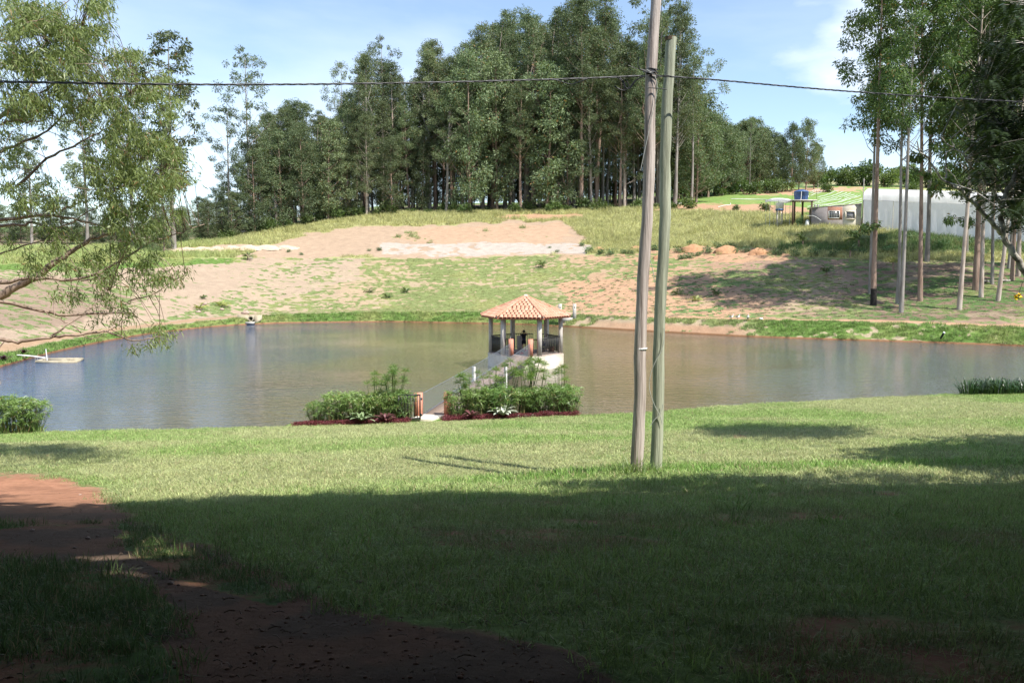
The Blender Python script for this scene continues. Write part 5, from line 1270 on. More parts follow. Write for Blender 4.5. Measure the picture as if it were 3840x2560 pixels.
# ================================================================== WATERSIDE PLANTS
M_SEDGE = leaf_mat('sedge_leaf', (.06,.12,.03), (.30,.42,.13), .3, .4, .45, .12, accent=(.34,.25,.12), acc_at=.94)
M_PAP = leaf_mat('papyrus_thread', (.12,.20,.05), (.26,.36,.11), .4, .5, .3, .1, accent=(.32,.24,.10), acc_at=.93)
M_STEM = leaf_mat('sedge_stem', (.05,.09,.025), (.14,.17,.06), .1, .5, .3, .1, accent=(.30,.22,.13), acc_at=.8)
def sedge(h, r, nst=115, nl=16):
    h *= 1.08; st = MB(); lf = MB()
    for i in range(nst):
        a = rng.random()*6.28; q = r*rng.random()**.5; b = np.array([math.cos(a)*q*.55, math.sin(a)*q*.55, -.05]); hh = h*(.30+.70*rng.random()**.75)*(1-.15*(q/r)**2)
        e = np.array([math.cos(a)*q*1.15, math.sin(a)*q*1.15, hh]); st.tube(curve(b, e, .03, 4), [.008,.007,.006,.005], 3, rng.random(), cap=False)
        n = nl; th = rng.random(n)*6.28; D = np.stack([np.cos(th), np.sin(th), rng.normal(size=n)*.5+.15], 1)
        lf.leaves(np.repeat([e], n, 0), D, .20*(.6+.6*rng.random(n)), .022, np.where(rng.random(n) < .05, .99, np.clip(rng.random(n)*.6+.35*(hh/h), 0, .92)), bend=.25)
    # grassy base
    n = 160; a = rng.random(n)*6.28; q = r*.8*rng.random(n)**.5; P = np.stack([np.cos(a)*q, np.sin(a)*q, np.zeros(n)], 1); D = np.stack([rng.normal(size=n)*.3, rng.normal(size=n)*.3, np.ones(n)], 1)
    lf.leaves(P, D, .35*(.5+rng.random(n)), .025, np.where(rng.random(n) < .2, .99, rng.random(n)*.8))
    return st.mesh('stems', M_STEM), lf.mesh('leaves', M_SEDGE)
def papyrus(h, r, nst=14):
    st = MB(); lf = MB()
    for i in range(nst):
        a = rng.random()*6.28; q = r*rng.random()**.5; b = np.array([math.cos(a)*q*.4, math.sin(a)*q*.4, -.05]); hh = h*(.62+.38*rng.random()); e = np.array([math.cos(a)*q*1.5, math.sin(a)*q*1.5, hh])
        st.tube(curve(b, e, .02, 5), [.014,.012,.011,.010,.008], 3, rng.random()*.8, cap=False)
        n = 80; D = sph(n); D[:, 2] = np.abs(D[:, 2])*1.1-.25; lf.leaves(np.repeat([e], n, 0), D, .24*(.7+.5*rng.random(n)), .010, np.where(rng.random(n) < .06, .99, rng.random(n)*.9), bend=.15)
    return st.mesh('stems', M_STEM), lf.mesh('thread_heads', M_PAP)
SD = [sedge(1.15, .55) for i in range(4)]; PP = [papyrus(1.75, .35), papyrus(1.9, .28, 8)]
def waterside(u, dy, yoff=.25):
    t = (u-1920)/FPX*1.0; Y = float(np.interp(t, _gn, _gN[:,0]))+dy
    x = t*Y; return (x, Y, Hs(x, Y))
sed = [(1180,-.10,.78,'umbrella sedge at the left end of the hedge, with dry brown stems'),(1255,.0,.92,'umbrella sedge second from the left end, above the green bromeliad'),(1335,-.05,1.0,'umbrella sedge behind the green rosette'),(1415,0,1.04,'umbrella sedge behind the wine-red rosette left of the gate'),(1500,.30,.92,'umbrella sedge right behind the open black gate'),(1370,.35,.92,'umbrella sedge in the back row left of the gate'),(1460,.35,.98,'taller umbrella sedge in the back row left of the gate'),
       (1722,.05,1.0,'umbrella sedge touching the right gate pillar'),(1795,.05,1.02,'umbrella sedge behind the small red-green rosette'),(1868,.05,1.05,'umbrella sedge behind the silvery rosette'),(1940,.0,1.05,'umbrella sedge just right of the silvery rosette'),(2012,.0,.98,'dense umbrella sedge second from the right end'),(2085,-.05,1.0,'bulky umbrella sedge near the right end of the planting'),(2130,-.05,.98,'umbrella sedge at the right end of the planting'),(1830,.45,.92,'umbrella sedge in the back row below the white posts'),(1985,.4,.98,'umbrella sedge in the back row under the tall papyrus')]
for i, (u, dy, s, lab) in enumerate(sed):
    p = waterside(u, dy*.6+.52); plant('umbrella_sedge', lab, 'sedge', SD[i % 4], (p[0], p[1], max(p[2], .0)), i*1.1, s*(.84+.30*float(vn(u*.013, 3.7, 5))), 'sedges planted along the shore', parts=('stems','leaves'))
for i, (u, s, lab) in enumerate([(1475,1.02,'papyrus with pale green pompoms above the left sedges'),(1400,.9,'small papyrus left of the one over the left sedges'),(1965,1.12,'tallest papyrus with thread pompoms in front of the gazebo base'),(1905,1.0,'papyrus left of the tallest one, before the footbridge'),(2010,1.05,'papyrus just right of the tallest one'),(2110,.95,'papyrus leaning over the right end of the planting'),(1760,.88,'low papyrus left of the white posts'),(1850,.93,'papyrus between the two white posts')]):
    p = waterside(u, .75); plant('papyrus', lab, 'papyrus', PP[i % 2], (p[0], p[1], max(p[2], -.1)), i*.9, s*1.18, 'papyrus along the shore', parts=('stems','thread_heads'))
# bush of sedge at the left edge
for i, (u, dy, s, lab) in enumerate([(20,-.3,1.12,'sedge bush at the left edge of the lawn, left part'),(95,-.3,1.02,'sedge bush at the left edge of the lawn, right part by the water'),(-60,-.3,1.2,'sedge bush cut by the left edge of the photo')]):
    p = waterside(u, dy); plant('umbrella_sedge', lab, 'sedge', SD[i], p, i, s, 'sedges at the left edge', parts=('stems','leaves'))
# bromeliads: every strap leaf a part
def strap(L, w, up):
    n = 6; t = np.linspace(0, 1, n); z = L*(up*t-.55*up*t**2.3*1.15); x_ = L*(t*(1-.25*up)); V = []
    for i in range(n):
        ww = w*(1-.15*t[i])*(1 if i < n-1 else .08)/2; V += [(x_[i], -ww, z[i]+.15*ww), (x_[i], 0, z[i]-.12*ww), (x_[i], ww, z[i]+.15*ww)]
    F = []
    for i in range(n-1):
        a = i*3; F += [(a, a+1, a+4, a+3), (a+1, a+2, a+5, a+4)]
    return V, F
def brom(loc, lab, r, n, mat, name='bromeliad', w=.075, grp='rosettes at the gateway'):
    t = thing(name, lab, 'bromeliad', loc, rng.random()*6, grp)
    for L_, up, cnt, ph in ((r, .55, n//2, 0), (r*.9, .95, n//3, .4), (r*.65, 1.5, n-n//2-n//3, .9)):
        V, F = strap(L_, w*(r/.45), up); me = MB().add(V, F, rng.random()).mesh('leaf', mat, True)
        for i in range(cnt): link('leaf', me, t, (0,0,.06), (rng.normal()*.06, rng.normal()*.10, ph+6.283*i/cnt+rng.normal()*.1))
    return t
M_BRG = simple('pale_green_bromeliad', (.34,.42,.24), (.16,.23,.10), .35, 6, spec=.5, lo=.3, hi=.6)
M_BRR = simple('wine_bromeliad', (.24,.10,.10), (.09,.035,.04), .35, 7, spec=.5, lo=.35, hi=.7)
M_BRS = simple('silvery_bromeliad', (.52,.55,.44), (.26,.31,.20), .35, 6, spec=.5, lo=.3, hi=.6)
M_BRP = simple('dark_purple_bromeliad', (.14,.035,.055), (.05,.012,.02), .35, 7, spec=.5)
for u, v, r, n, m_, lab in [(1349,1574,.50,20,M_BRG,'large pale green bromeliad left of the open gate'),(1438,1572,.42,18,M_BRR,'wine-red bromeliad right of the pale green one, beside the gate'),(1764,1563,.37,16,M_BRR,'small reddish bromeliad right of the gateway'),(1886,1559,.56,18,M_BRS,'silvery green bromeliad with spreading leaves right of the small reddish one')]:
    p = waterside(u, -.12); brom((p[0], p[1], p[2]+.10), lab, r*1.45, n, m_)
for u, v, r, lab in [(88,1328,.62,'dark purple bromeliad on the left bank, the one nearer the floating frame'),(12,1352,.62,'dark purple bromeliad on the left bank at the photo edge')]:
    p = Gp(u, v, 40, 80); brom(tuple(p), lab, r, 22, M_BRP, w=.09, grp='purple bromeliads on the left bank')
# grey-blue little agaves
for i, (u, v) in enumerate([(1975,1551),(1945,1556),(2000,1538)]):
    p = waterside(u, .0); brom(tuple(p), ['tiny bluish agave right of the silvery bromeliad','tiny bluish agave closest to the silvery bromeliad','small pale starry agave before the right sedges'][i], .17, 9, M_BRS, 'agave', .07, 'little agaves')
# red ground cover
M_REDC = leaf_mat('dark_red_foliage', (.07,.018,.02), (.34,.09,.10), .25, .5, .3, .0)
def cover(poly, lab, n, h=.19):
    us = [p[0] for p in poly]; vs = [p[1] for p in poly]; mb = MB(); k = 0
    while k < n:
        u = rng.uniform(min(us), max(us)); v = rng.uniform(min(vs), max(vs))
        if not inpoly(np.array([u]), np.array([v]), poly)[0]: continue
        t_ = rng.uniform(0, 1); p = np.array(waterside(u, -.12+.40*t_)); hh = h*(.5+.8*float(vn(p[0]*2.2, p[1]*2.2, 9)))
        m_ = 26; P = p+np.stack([rng.normal(size=m_)*.07, rng.normal(size=m_)*.07, rng.random(m_)*hh], 1); mb.leaves(P, sph(m_)*[1,1,.7]+[0,0,.6], .055, .022, rng.random(m_)*.9); k += 1
    o = mb.build('red_groundcover', M_REDC); o['kind'] = 'stuff'; tag(o, lab, 'ground cover')
cover([(1085,1594),(1160,1580),(1290,1578),(1400,1574),(1530,1566),(1532,1582),(1440,1592),(1250,1598),(1100,1601)], 'low dark red foliage bordering the shore left of the gate', 620)
cover([(1655,1570),(1800,1558),(1990,1556),(2100,1549),(2165,1545),(2172,1556),(2000,1566),(1850,1570),(1665,1584)], 'low dark red foliage bordering the shore right of the gate', 640)
# strappy dark plants on the right shore
def strappy(r, n=120):
    mb = MB()
    for i in range(n):
        a = rng.random()*6.28; q = r*.8*rng.random()**.5; b = np.array([math.cos(a)*q, math.sin(a)*q, 0]); d = np.array([math.cos(a), math.sin(a)])*(.15+.4*rng.random()); hh = .35+.35*rng.random(); w = .03
        s = np.array([-math.sin(a), math.cos(a), 0])*w/2; P = [b, b+[d[0]*.3, d[1]*.3, hh*.6], b+[d[0]*.75, d[1]*.75, hh], b+[d[0]*1.2, d[1]*1.2, hh*.8]]
        V = [P[0]-s, P[0]+s, P[1]-s, P[1]+s, P[2]-s*.8, P[2]+s*.8, P[3]]; mb.add(V, [(0,1,3,2),(2,3,5,4)], rng.random()); mb.add(V, [(4,5,6)], rng.random())
    return mb.mesh('strap_leaves', M_STRAP)
M_STRAP = leaf_mat('dark_strap_leaf', (.02,.05,.02), (.06,.12,.04), .15, .35, .5, .2)
SP = [strappy(.5) for i in range(3)]
for i, u in enumerate([3650,3700,3752,3805,3860,3925]):
    p = waterside(u, -.15); o = link('agapanthus', SP[i % 3], None, (p[0], p[1], p[2]-.03), (0,0,i*1.3), 1.0+.15*rng.random()); tag(o, 'dark strap-leaved clump on the right shore, number %s from the left end' % ['one','two','three','four','five','six'][i], 'plant', 'strap-leaved clumps on the right shore')
# ---------------------------------------------------------------- plants on the far slope
M_PALM = leaf_mat('palm_frond', (.05,.09,.025), (.16,.21,.06), .25, .45, .4, .25)
M_CYC = leaf_mat('yellow_green_frond', (.22,.26,.06), (.42,.42,.12), .3, .45, .4, .15)
def frond_plant(loc, lab, n, L, mat, trunk=.0, up=.9, cat='palm', name='palm', grp=None, rw=.10):
    t = thing(name, lab, cat, loc, rng.random()*6, grp)
    m = MB(); m.tube([(0,0,-.15),(0,0,trunk+.08)], [.10+trunk*.05,.07+trunk*.04], 7); m.build('stump' if trunk < .3 else 'trunk', M_BARK2, t)
    mb = MB(); ks = 14
    for s in (-1, 1):
        tt = np.linspace(.15, 1, ks); P = np.stack([L*tt*(1-.2*up), np.zeros(ks), L*(up*tt-.75*up*tt**2.2)], 1); D = np.stack([np.full(ks, .8), np.full(ks, s*1.0), np.full(ks, .25)], 1)
        mb.leaves(P, D, L*.42*(1.05-tt*.55), rw*L*.42, rng.random(ks), roll=np.cross(D, [0,0,1.])+[0,0,1.5])
    tt = np.linspace(0, 1, 6); mb.tube(np.stack([L*tt*(1-.2*up), 0*tt, L*(up*tt-.75*up*tt**2.2)], 1), np.linspace(.014, .004, 6)*max(1, L), 3, .5, cap=False)
    me = mb.mesh('frond', mat)
    for i in range(n): link('frond', me, t, (0,0,trunk), (rng.normal()*.12, rng.normal()*.22-(.35 if i % 3 == 0 else 0), 6.283*i/n*1.0+rng.normal()*.25), .8+.4*rng.random())
    return t
for u, v, L, m_, tk_, up, lab in [
    (929,975,1.1,M_PALM,.35,1.1,'fan palm with old stumps on the left of the far slope, by the spoil mounds'),
    (2032,1003,1.0,M_PALM,.15,1.2,'small palm below the right end of the white earth cut'),
    (748,1160,1.1,M_CYC,.0,.9,'yellow-green cycad above the culvert, the left one'),
    (830,1150,1.1,M_CYC,.0,.9,'yellow-green cycad above the culvert, the right one'),
    (763,1122,.7,M_PALM,.0,1.1,'small grey-green agave uphill of the left cycad'),
    (1386,1098,.8,M_PALM,.0,1.0,'young palm on the central slope, leftmost of three'),
    (1452,1117,.9,M_PALM,.0,.9,'young palm on the central slope, lowest of three'),
    (1521,1098,.9,M_PALM,.0,1.1,'young bushy palm on the central slope, rightmost of three'),
    (2544,1106,1.0,M_PALM,.0,.95,'cycad on the orange slope just right of the poles'),
    (2610,1130,.95,M_CYC,.0,.95,'bright cycad low on the orange slope right of the poles'),
    (2685,1109,.9,M_PALM,.0,1.0,'cycad on the orange slope, right one of three'),
    (3010,925,1.4,M_PALM,.7,1.1,'dark palm in the shaded grass below the small house'),
    (3220,925,1.6,M_PALM,.8,.9,'dark palm left of the grove trunks below the greenhouse'),
    (3099,1032,1.2,M_PALM,.25,1.1,'short palm on the shaded slope left of the grove'),
    (3349,1020,1.1,M_CYC,1.0,1.0,'young pale palm between the second pair of trunks and the thick one'),
    (3188,965,1.2,M_PALM,.8,.9,'slim young palm on the shaded slope')]:
    p = Gp(u, v, 60, 200); frond_plant(tuple(p), lab, 11, L, m_, tk_, up, 'palm' if 'palm' in lab else 'cycad', 'palm' if 'palm' in lab else 'cycad', 'palms and cycads dotted over the far slope')
V_SB = [shrub_mesh(.9, .85, 320, .30, .06, leaf_mat('blue_green_blade', (.05,.10,.04), (.15,.23,.10), .25, .45, .3, .2)) for i in range(3)]
for i, (u, v, s) in enumerate([(2206,948,1.1),(2291,955,1.0),(2250,952,.9),(2340,950,.8),(2363,952,.7),(2457,938,1.0),(2500,942,.9),(2542,946,1.0),(2661,948,1.1),(2700,930,.8),(2760,946,.9),(2800,946,1.0),(2555,972,.9),(2588,968,.9),(2612,960,.7),(2180,922,.7),(2240,920,.6),(2580,918,.8),(2686,922,.8),(2730,925,.8),(2850,950,.9),(2920,955,1.1),(2980,960,1.0),(3060,958,1.2),(3130,962,1.0),(3180,945,1.1),(3240,955,1.0),(3330,948,1.2),(2090,945,.5),(2060,930,.4),(1420,940,.7),(1385,941,.5),(1080,945,.6),(1130,955,.5),(3420,900,1.1),(3530,930,1.2),(3300,905,1.3),(3620,920,1.2)]):
    p = Gp(u, v, 60, 200); plant('grassy_bush', 'blue-green grassy bush in the row across the top of the far slope', 'bush', V_SB[i % 3], tuple(p-[0,0,.1]), i*1.7, s, 'grassy bushes across the far slope', parts=('stems','foliage'))
for i, (u, v, lab) in enumerate([(3362,852,'pale leafy papaya-like plant at the greenhouse wall, left one'),(3434,856,'pale leafy plant at the middle of the greenhouse wall'),(3532,866,'pale leafy plant at the greenhouse wall, right one')]):
    p = Gp(u, v, 90, 200); p[1] -= 1; frond_plant((p[0], p[1]-.5, Hs(p[0], p[1]-.5)), lab, 14, .9, M_CYC, .9, .7, 'plant', 'leafy_plant', 'plants along the greenhouse wall', .3)
for i, (u, v, s, lab) in enumerate([(2870,795,.8,'round bush in the grass left of the tank shelter'),(2758,790,.6,'small pale bush in the grass right of the poles'),(1745,800,1.0,'silvery bush at the wood edge above the earthworks'),(1940,798,1.1,'round bush at the foot of the wood, right of the silvery one'),(2060,795,.9,'round bush at the foot of the wood near the bare strip')]):
    p = Gp(u, v, 90, 260); plant('bush', lab, 'bush', V_SH[i % 4], tuple(p-[0,0,.2]), i, s*.8, None, parts=('stems','foliage'))
number_labels([o for o in bpy.data.objects if o.get('group') == 'grassy bushes across the far slope'], 'blue-green grassy bush on the far slope, the %s of these bushes from the left')
# weeds at the pole foot
PRW = tuft(.22, 60, .42, .016, .55); wt = grass_mat('weed_blade')
for i, (u, v, s, lab) in enumerate([(2372,1782,1.0,'long weeds around the foot of the leaning pale pole'),(2300,1778,.6,'small broad-leaved weeds left of the poles'),(2445,1768,.55,'short weeds between the two poles')]):
    p = Gp(u, v, 8, 30); me = PRW.copy(); me.materials.clear(); me.materials.append(leaf_mat('weed_leaf_%s' % 'abc'[i], (.08,.14,.03), (.24,.30,.10), .3, .45, .4, .0)); o = link('weeds', me, None, tuple(p), (0,0,i), s); tag(o, lab, 'weeds')
V_WD = []
# ================================================================== POLES AND WIRES
M_POLE1 = simple('weathered_pink_grey_timber', (.55,.48,.43), (.27,.215,.185), .85, 3.4, stretch=(5,5,.20), bump=.8, bscale=16, lo=.36, hi=.58)
M_POLE2 = simple('greenish_treated_timber', (.42,.44,.33), (.22,.23,.165), .85, 3.4, stretch=(5,5,.20), bump=.8, bscale=16, lo=.36, hi=.58)
M_WIRE = simple('black_cable', (.015,.015,.017), (.01,.01,.012), .4, 5, spec=.5); M_ALU = simple('bare_aluminium', (.16,.16,.17), (.10,.10,.11), .5, 20, metal=.5); M_GWIRE = simple('grey_thin_wire', (.45,.46,.42), (.34,.35,.31), .6, 9)
def pole(name, lab, b, t, extra, d0, d1, mat):
    B = np.array(b); T = np.array(t); dv_ = T-B; T = T+dv_*extra; n = 26; P = np.array([B+(T-B)*i/(n-1) for i in range(n)]); P[:,0] += .018*np.sin(np.arange(n)*.55)+rng.normal(size=n)*.004; P[0,2] -= .5
    o = thing(name, lab, 'pole', tuple(B)); m = MB(); r = np.linspace(d0, d1, n)/2*(1+.03*np.sin(np.arange(n)*1.3)+rng.normal(size=n)*.010); m.tube(P-B, r, 20); m.build('shaft', mat, o, True); return o, B, T
b1 = Gp(2384,1775,8,30); PY = b1[1]; kP = PY/16.7; t1 = at(2457,0,PY)
p1, B1_, T1_ = pole('utility_pole', 'taller pale grey-pink timber pole on the left of the two, carrying the wires', b1, t1, .05, .252*kP, .195*kP, M_POLE1)
b2 = Gp(2457,1762,8,30); PY2 = b2[1]; t2 = at(2514,141,PY2)
p2, B2_, T2_ = pole('utility_pole', 'shorter greenish timber pole with a sawn flat top, right of the taller one', b2, t2, 0, .240*PY2/17, .205*PY2/17, M_POLE2)
M_DK = simple('cut_end_grain', (.16,.11,.07), (.06,.045,.03), .95, 25)
m = MB(); m.tube([tuple(T2_-B2_-[0,0,.05]), tuple(T2_-B2_+[0,0,.012])], [.1065*PY2/17,.1045*PY2/17], 20); m.build('sawn_top', M_DK, p2)
def on1(v, r=.0): t = (1768-v)/1768.0; return B1_+(t1-B1_)*t
def ring(c, rad, w, h, m):
    a = np.linspace(0, 6.283, 17); m.tube([c+np.array([math.cos(q)*rad, math.sin(q)*rad, .01*math.sin(q*2)]) for q in a], w, 5, cap=False)
m = MB(); c = at(2403, 1307, PY); 
a = np.linspace(R(200), R(355), 9); pts = [c+np.array([math.cos(q)*.122*kP, math.sin(q)*.122*kP, .006*math.cos(q)]) for q in a]
for i in range(8): m.bar(pts[i]-B1_, pts[i+1]-B1_, .006, .035)
m.build('metal_strap', simple('white_metal_strap', (.75,.75,.74), (.6,.6,.6), .5), p1)
for v in (251, 262, 279):
    m = MB(); cc = on1(v); ring(cc-B1_, .112*kP, .010, .01, m); m.build('binding', M_WIRE, p1)
m = MB(); cc = on1(268); m.box(tuple(cc-B1_+np.array([-.06,-.12,0])), (.12,.03,.05)); m.tube([cc-B1_+[-.1,-.1,.02], cc-B1_+[-.22,-.12,.06], cc-B1_+[-.26,-.1,.16], cc-B1_+[-.24,-.1,.26]], [.012,.010,.008,.006], 5); m.tube([cc-B1_+[-.12,-.1,.05], cc-B1_+[-.3,-.1,.08], cc-B1_+[-.42,-.1,.13]], [.008,.006,.005], 5); m.build('bracket', M_WIRE, p1)
def cable(px, Ys, lab, tw=.5, ph=0, r=.0065):
    P = np.array([at(u, v, Y) for (u, v), Y in zip(px, Ys)]); t = np.arange(len(P)); 
    from numpy.polynomial import polynomial as _p
    Ls = np.concatenate([[0], np.cumsum(np.linalg.norm(np.diff(P, axis=0), axis=1))]); s = np.arange(0, Ls[-1], .05); Q = np.stack([np.interp(s, Ls, P[:,i]) for i in range(3)], 1)
    k = 41; 
    if len(Q) > 2*k:
        pad = np.pad(Q, ((k//2,k//2),(0,0)), 'reflect', reflect_type='odd'); Q = np.stack([np.convolve(pad[:,i], np.ones(k)/k, 'valid') for i in range(3)], 1)
    o = thing('overhead_cable', lab, 'cable', tuple(Q[0]), 0, 'twisted overhead cables')
    for j in range(3):
        a = s/tw*2*math.pi+j*2.094+ph+.6*np.sin(s*1.3); off = np.stack([0*a, np.cos(a), np.sin(a)], 1)*.0095
        m = MB(); m.tube(Q-Q[0]+off, r, 5, cap=False); m.build('strand', M_ALU if j == 0 else M_WIRE, o)
    return o
cable([(-900,290),(-400,300),(0,307),(200,310),(400,314),(700,318),(1000,318),(1300,315),(1600,311),(1900,303),(2200,295),(2330,290),(2420,284)], [y*kP for y in [8,9.3,11,11.6,12.2,13,13.9,14.6,15.2,15.8,16.2,16.5,16.65]], 'twisted overhead cable running from the poles to the left edge')
cable([(2430,283),(2520,287),(2560,289),(2700,301),(3000,329),(3300,352),(3600,371),(3840,383),(4400,410)], [y*kP for y in [16.7,16.8,16.9,17.2,17.9,18.6,19.3,20,21]], 'twisted overhead cable running from the poles to the right edge', .5, 1)
o = thing('wire_tangle', 'loose black cable loops hanging beside the taller pole', 'cable', tuple(at(2330,290,PY-.1))); O_ = at(2330,290,PY-.1)
for px in ([(2300,288),(2330,292),(2340,320),(2352,338),(2370,325),(2385,300),(2420,286)],[(2306,290),(2338,300),(2346,330),(2358,335),(2378,306),(2400,290),(2420,286)],[(2305,322),(2320,334),(2345,342),(2360,328),(2352,305),(2338,294)],[(2318,291),(2336,310),(2344,332),(2334,342),(2312,330),(2304,325)],[(2420,268),(2470,285),(2500,283),(2520,287)],[(2430,330),(2470,332),(2500,336)],[(2080,300),(2110,308),(2140,318),(2160,312),(2200,298)]):
    m = MB(); m.tube(smoothpath([at(u, v, PY-.13)-O_ for u, v in px], 4), .008, 5); m.build('loop', M_WIRE, o)
m = MB(); px = [(2425,262),(2450,276),(2462,300),(2465,330),(2460,372),(2448,420),(2438,470),(2425,530),(2412,590),(2402,640)]
m.tube(smoothpath([at(u, v, PY-.13)-B1_ for u, v in px], 4), .006, 5); m.build('thin_wire', M_GWIRE, p1)
m = MB(); px = [(2490,1230),(2492,1270),(2480,1320),(2462,1345),(2445,1385),(2433,1430),(2436,1465),(2446,1500),(2462,1535),(2478,1560),(2483,1590)]
m.tube(smoothpath([at(u, v, PY2-.14)-B2_ for u, v in px], 4), .006, 5); px = [(2437,1598),(2450,1578),(2470,1558),(2483,1535),(2485,1515)]; m.tube(smoothpath([at(u, v, PY2-.14)-B2_ for u, v in px], 4), .006, 5)
px = [(2433,955),(2440,980),(2450,1020),(2456,1064)]; m.tube(smoothpath([at(u, v, PY2-.14)-B2_ for u, v in px], 3), .005, 5); m.build('wound_wire', M_GWIRE, p2)

# ================================================================== FAR BANK THINGS
# floating frame
M_TANC = simple('tan_concrete', (.46,.40,.29), (.34,.29,.20), .9, 3)
f0 = at(137,1362,6.4/((1362-1000)/3200)*.985); zf = .0
def onw(u, v):
    p = at(u, v, 1.0); Y = (CZ-.12)/(CZ-p[2]); return np.array([p[0]*Y, Y, .12])
fc = [onw(138,1353), onw(280,1353), onw(308,1343), onw(172,1344)]
fl_ = thing('floating_frame', 'rectangular concrete frame floating in the pond near the left bank', 'float', (fc[0][0], fc[0][1], 0)); O_ = np.array([fc[0][0], fc[0][1], 0])
for i in range(4):
    a, b = fc[i]-O_, fc[(i+1) % 4]-O_; m = MB(); m.bar(a-[0,0,.10], b-[0,0,.10], .22, .26 if i % 2 == 0 else .255); m.build('beam', M_TANC, fl_)
a = (fc[0]*.45+fc[1]*.55)-O_; b = (fc[3]*.35+fc[2]*.65)-O_; m = MB(); m.bar(a-[0,0,.11], b-[0,0,.11], .16, .2); m.build('cross_beam', M_TANC, fl_)
pp = onw(177,1350)-O_; m = MB(); m.tube([pp+[0,0,-.1], pp+[-.06,0,.75]], .035, 8); m.build('white_pipe', M_WHITE, fl_)
for du in (0, 40, -8): 
    q = onw(140+du, 1348)-O_; m = MB(); m.tube([q, q+[0,0,.32]], .010, 5); m.build('iron_pin', M_CONCG, fl_)
q0 = Gp(66,1337,40,80); q1 = onw(170,1343); o = thing('feed_pipe', 'pair of white pipes reaching from the left bank to the floating frame', 'pipe', tuple(q0))
for k in (-.08, .08):
    m = MB(); m.tube([(0,k,.12), tuple((q0+q1)/2-q0+[0,k,.10]), tuple(q1-q0+[0,k,.03])], .028, 7); m.build('pipe', M_WHITE, o, True)
# culvert
cp0 = Gp(944,1206,70,130); cu = thing('culvert', 'concrete culvert mouth with wing walls on the far bank at left', 'culvert', tuple(cp0)); pxm = cp0[1]/FPX
m = MB(); n = 16; a = np.linspace(0, 6.283, n, endpoint=False); ro, ri = .31, .22
V = [(math.cos(t)*ro, -.35, math.sin(t)*ro+.36) for t in a]+[(math.cos(t)*ri, -.35, math.sin(t)*ri+.36) for t in a]+[(math.cos(t)*ro, .9, math.sin(t)*ro+.36) for t in a]+[(math.cos(t)*ri, .9, math.sin(t)*ri+.36) for t in a]
m.add(V, [(i, (i+1) % n, n+(i+1) % n, n+i) for i in range(n)]); m.add(V, [(i, 2*n+i, 2*n+(i+1) % n, (i+1) % n) for i in range(n)]); m.add(V, [(n+i, n+(i+1) % n, 3*n+(i+1) % n, 3*n+i) for i in range(n)]); m.build('pipe_ring', M_TANC, cu)
MB().box((0,.5,.36), (.5,.04,.5)).build('bore_darkness_plate', simple('bore_darkness', (.02,.018,.015), None, 1), cu)  # near-black plate paints the darkness inside the pipe
for s, l in ((-1, 1.75), (1, 1.0)):
    m = MB(); h = .72; V = [(s*.34,-.1,-.3),(s*l,.5,.25),(s*l,.5,h),(s*.34,-.1,h-.02),(s*.34,.05,-.3),(s*l,.65,.25),(s*l,.65,h),(s*.34,.05,h-.02)]; m.add(V, [(0,1,2,3),(5,4,7,6),(3,2,6,7),(1,5,6,2),(0,3,7,4)]); m.build('wing_wall', M_TANC, cu)
MB().box((0,-.55,-.1), (.9,.6,.25)).build('apron', M_CONC, cu)
# sluice frame
s0 = Gp(2127,1203,70,130); sl_ = thing('sluice_frame', 'U-shaped concrete sluice frame with two upright posts behind the gazebo roof', 'sluice', tuple(s0)); k = s0[1]/FPX
for i, u in enumerate((2100, 2154)):
    x_ = (u-2127)*k; m = MB(); m.box((x_, 0, (1203-1139)*k/2-.15), (.36,.36,(1203-1139)*k+.3)); m.build('post', M_CONC, sl_); MB().box((x_, -.185, (1203-1152)*k), (.09,.02,.12)).build('bolt_hole', M_DK, sl_)
MB().box((0,0,.12), (54*k-.36,.34,.5)).build('sill', M_CONC, sl_)
# stub pipe on the right bank
q = Gp(3524,1270,50,120); o = thing('drain_pipe', 'short dark pipe with a white end sticking out of the right far bank', 'pipe', tuple(q)); d_ = np.array([.22,-.35,.62]); m = MB(); m.tube([(0,0,-.1), tuple(d_*.8)], .085, 9); m.build('tube', M_BLACK, o, True); m = MB(); m.tube([tuple(d_*.8), tuple(d_*.92)], .095, 9); m.build('collar', M_WHITE, o, True)
# ducks
M_DW = simple('white_feathers', (.78,.75,.70), (.6,.57,.52), .8, 14); M_DB = simple('dark_feathers', (.06,.05,.05), (.16,.13,.12), .7, 14); M_DO = simple('orange_beak', (.5,.16,.05), None, .6)
def duck(loc, rz, lab, pose):
    t = thing('duck', lab, 'duck', loc, rz, 'ducks on the bank')
    n = 10; V = [(-.26,0,.27),(-.14,0,.23),(0,0,.22),(.12,0,.25),(.17,0,.33),(.18,0,.42) ,(.20,0,.47),(.27,0,.46)] if pose != 'preen' else [(-.10,0,.16),(-.07,0,.22),(0,0,.26),(.03,0,.34),(.02,0,.44),(.01,0,.52),(.04,0,.56),(.10,0,.54)]
    skinned('body', V, [(i, i+1) for i in range(7)], [.02,.075,.105,.085,.05,.038,.048,.02], M_DW, t, 2, 2)
    m = MB(); m.ball((-.06,0,.27), (.17,.11,.07), 10, 6) if pose != 'preen' else m.ball((-.05,0,.20), (.09,.10,.10), 10, 6); m.build('wings', M_DB, t, True)
    e = V[-1]; m = MB(); m.box((e[0]+.03,0,e[2]-.005), (.07,.03,.016)); m.build('beak', M_DO, t)
    for s in (-1, 1): m = MB(); m.tube([(.0,s*.045,.15),(.01,s*.05,.02)], .011, 5); m.box((.04,s*.05,.012), (.08,.05,.012)); m.build('foot', M_DO, t)
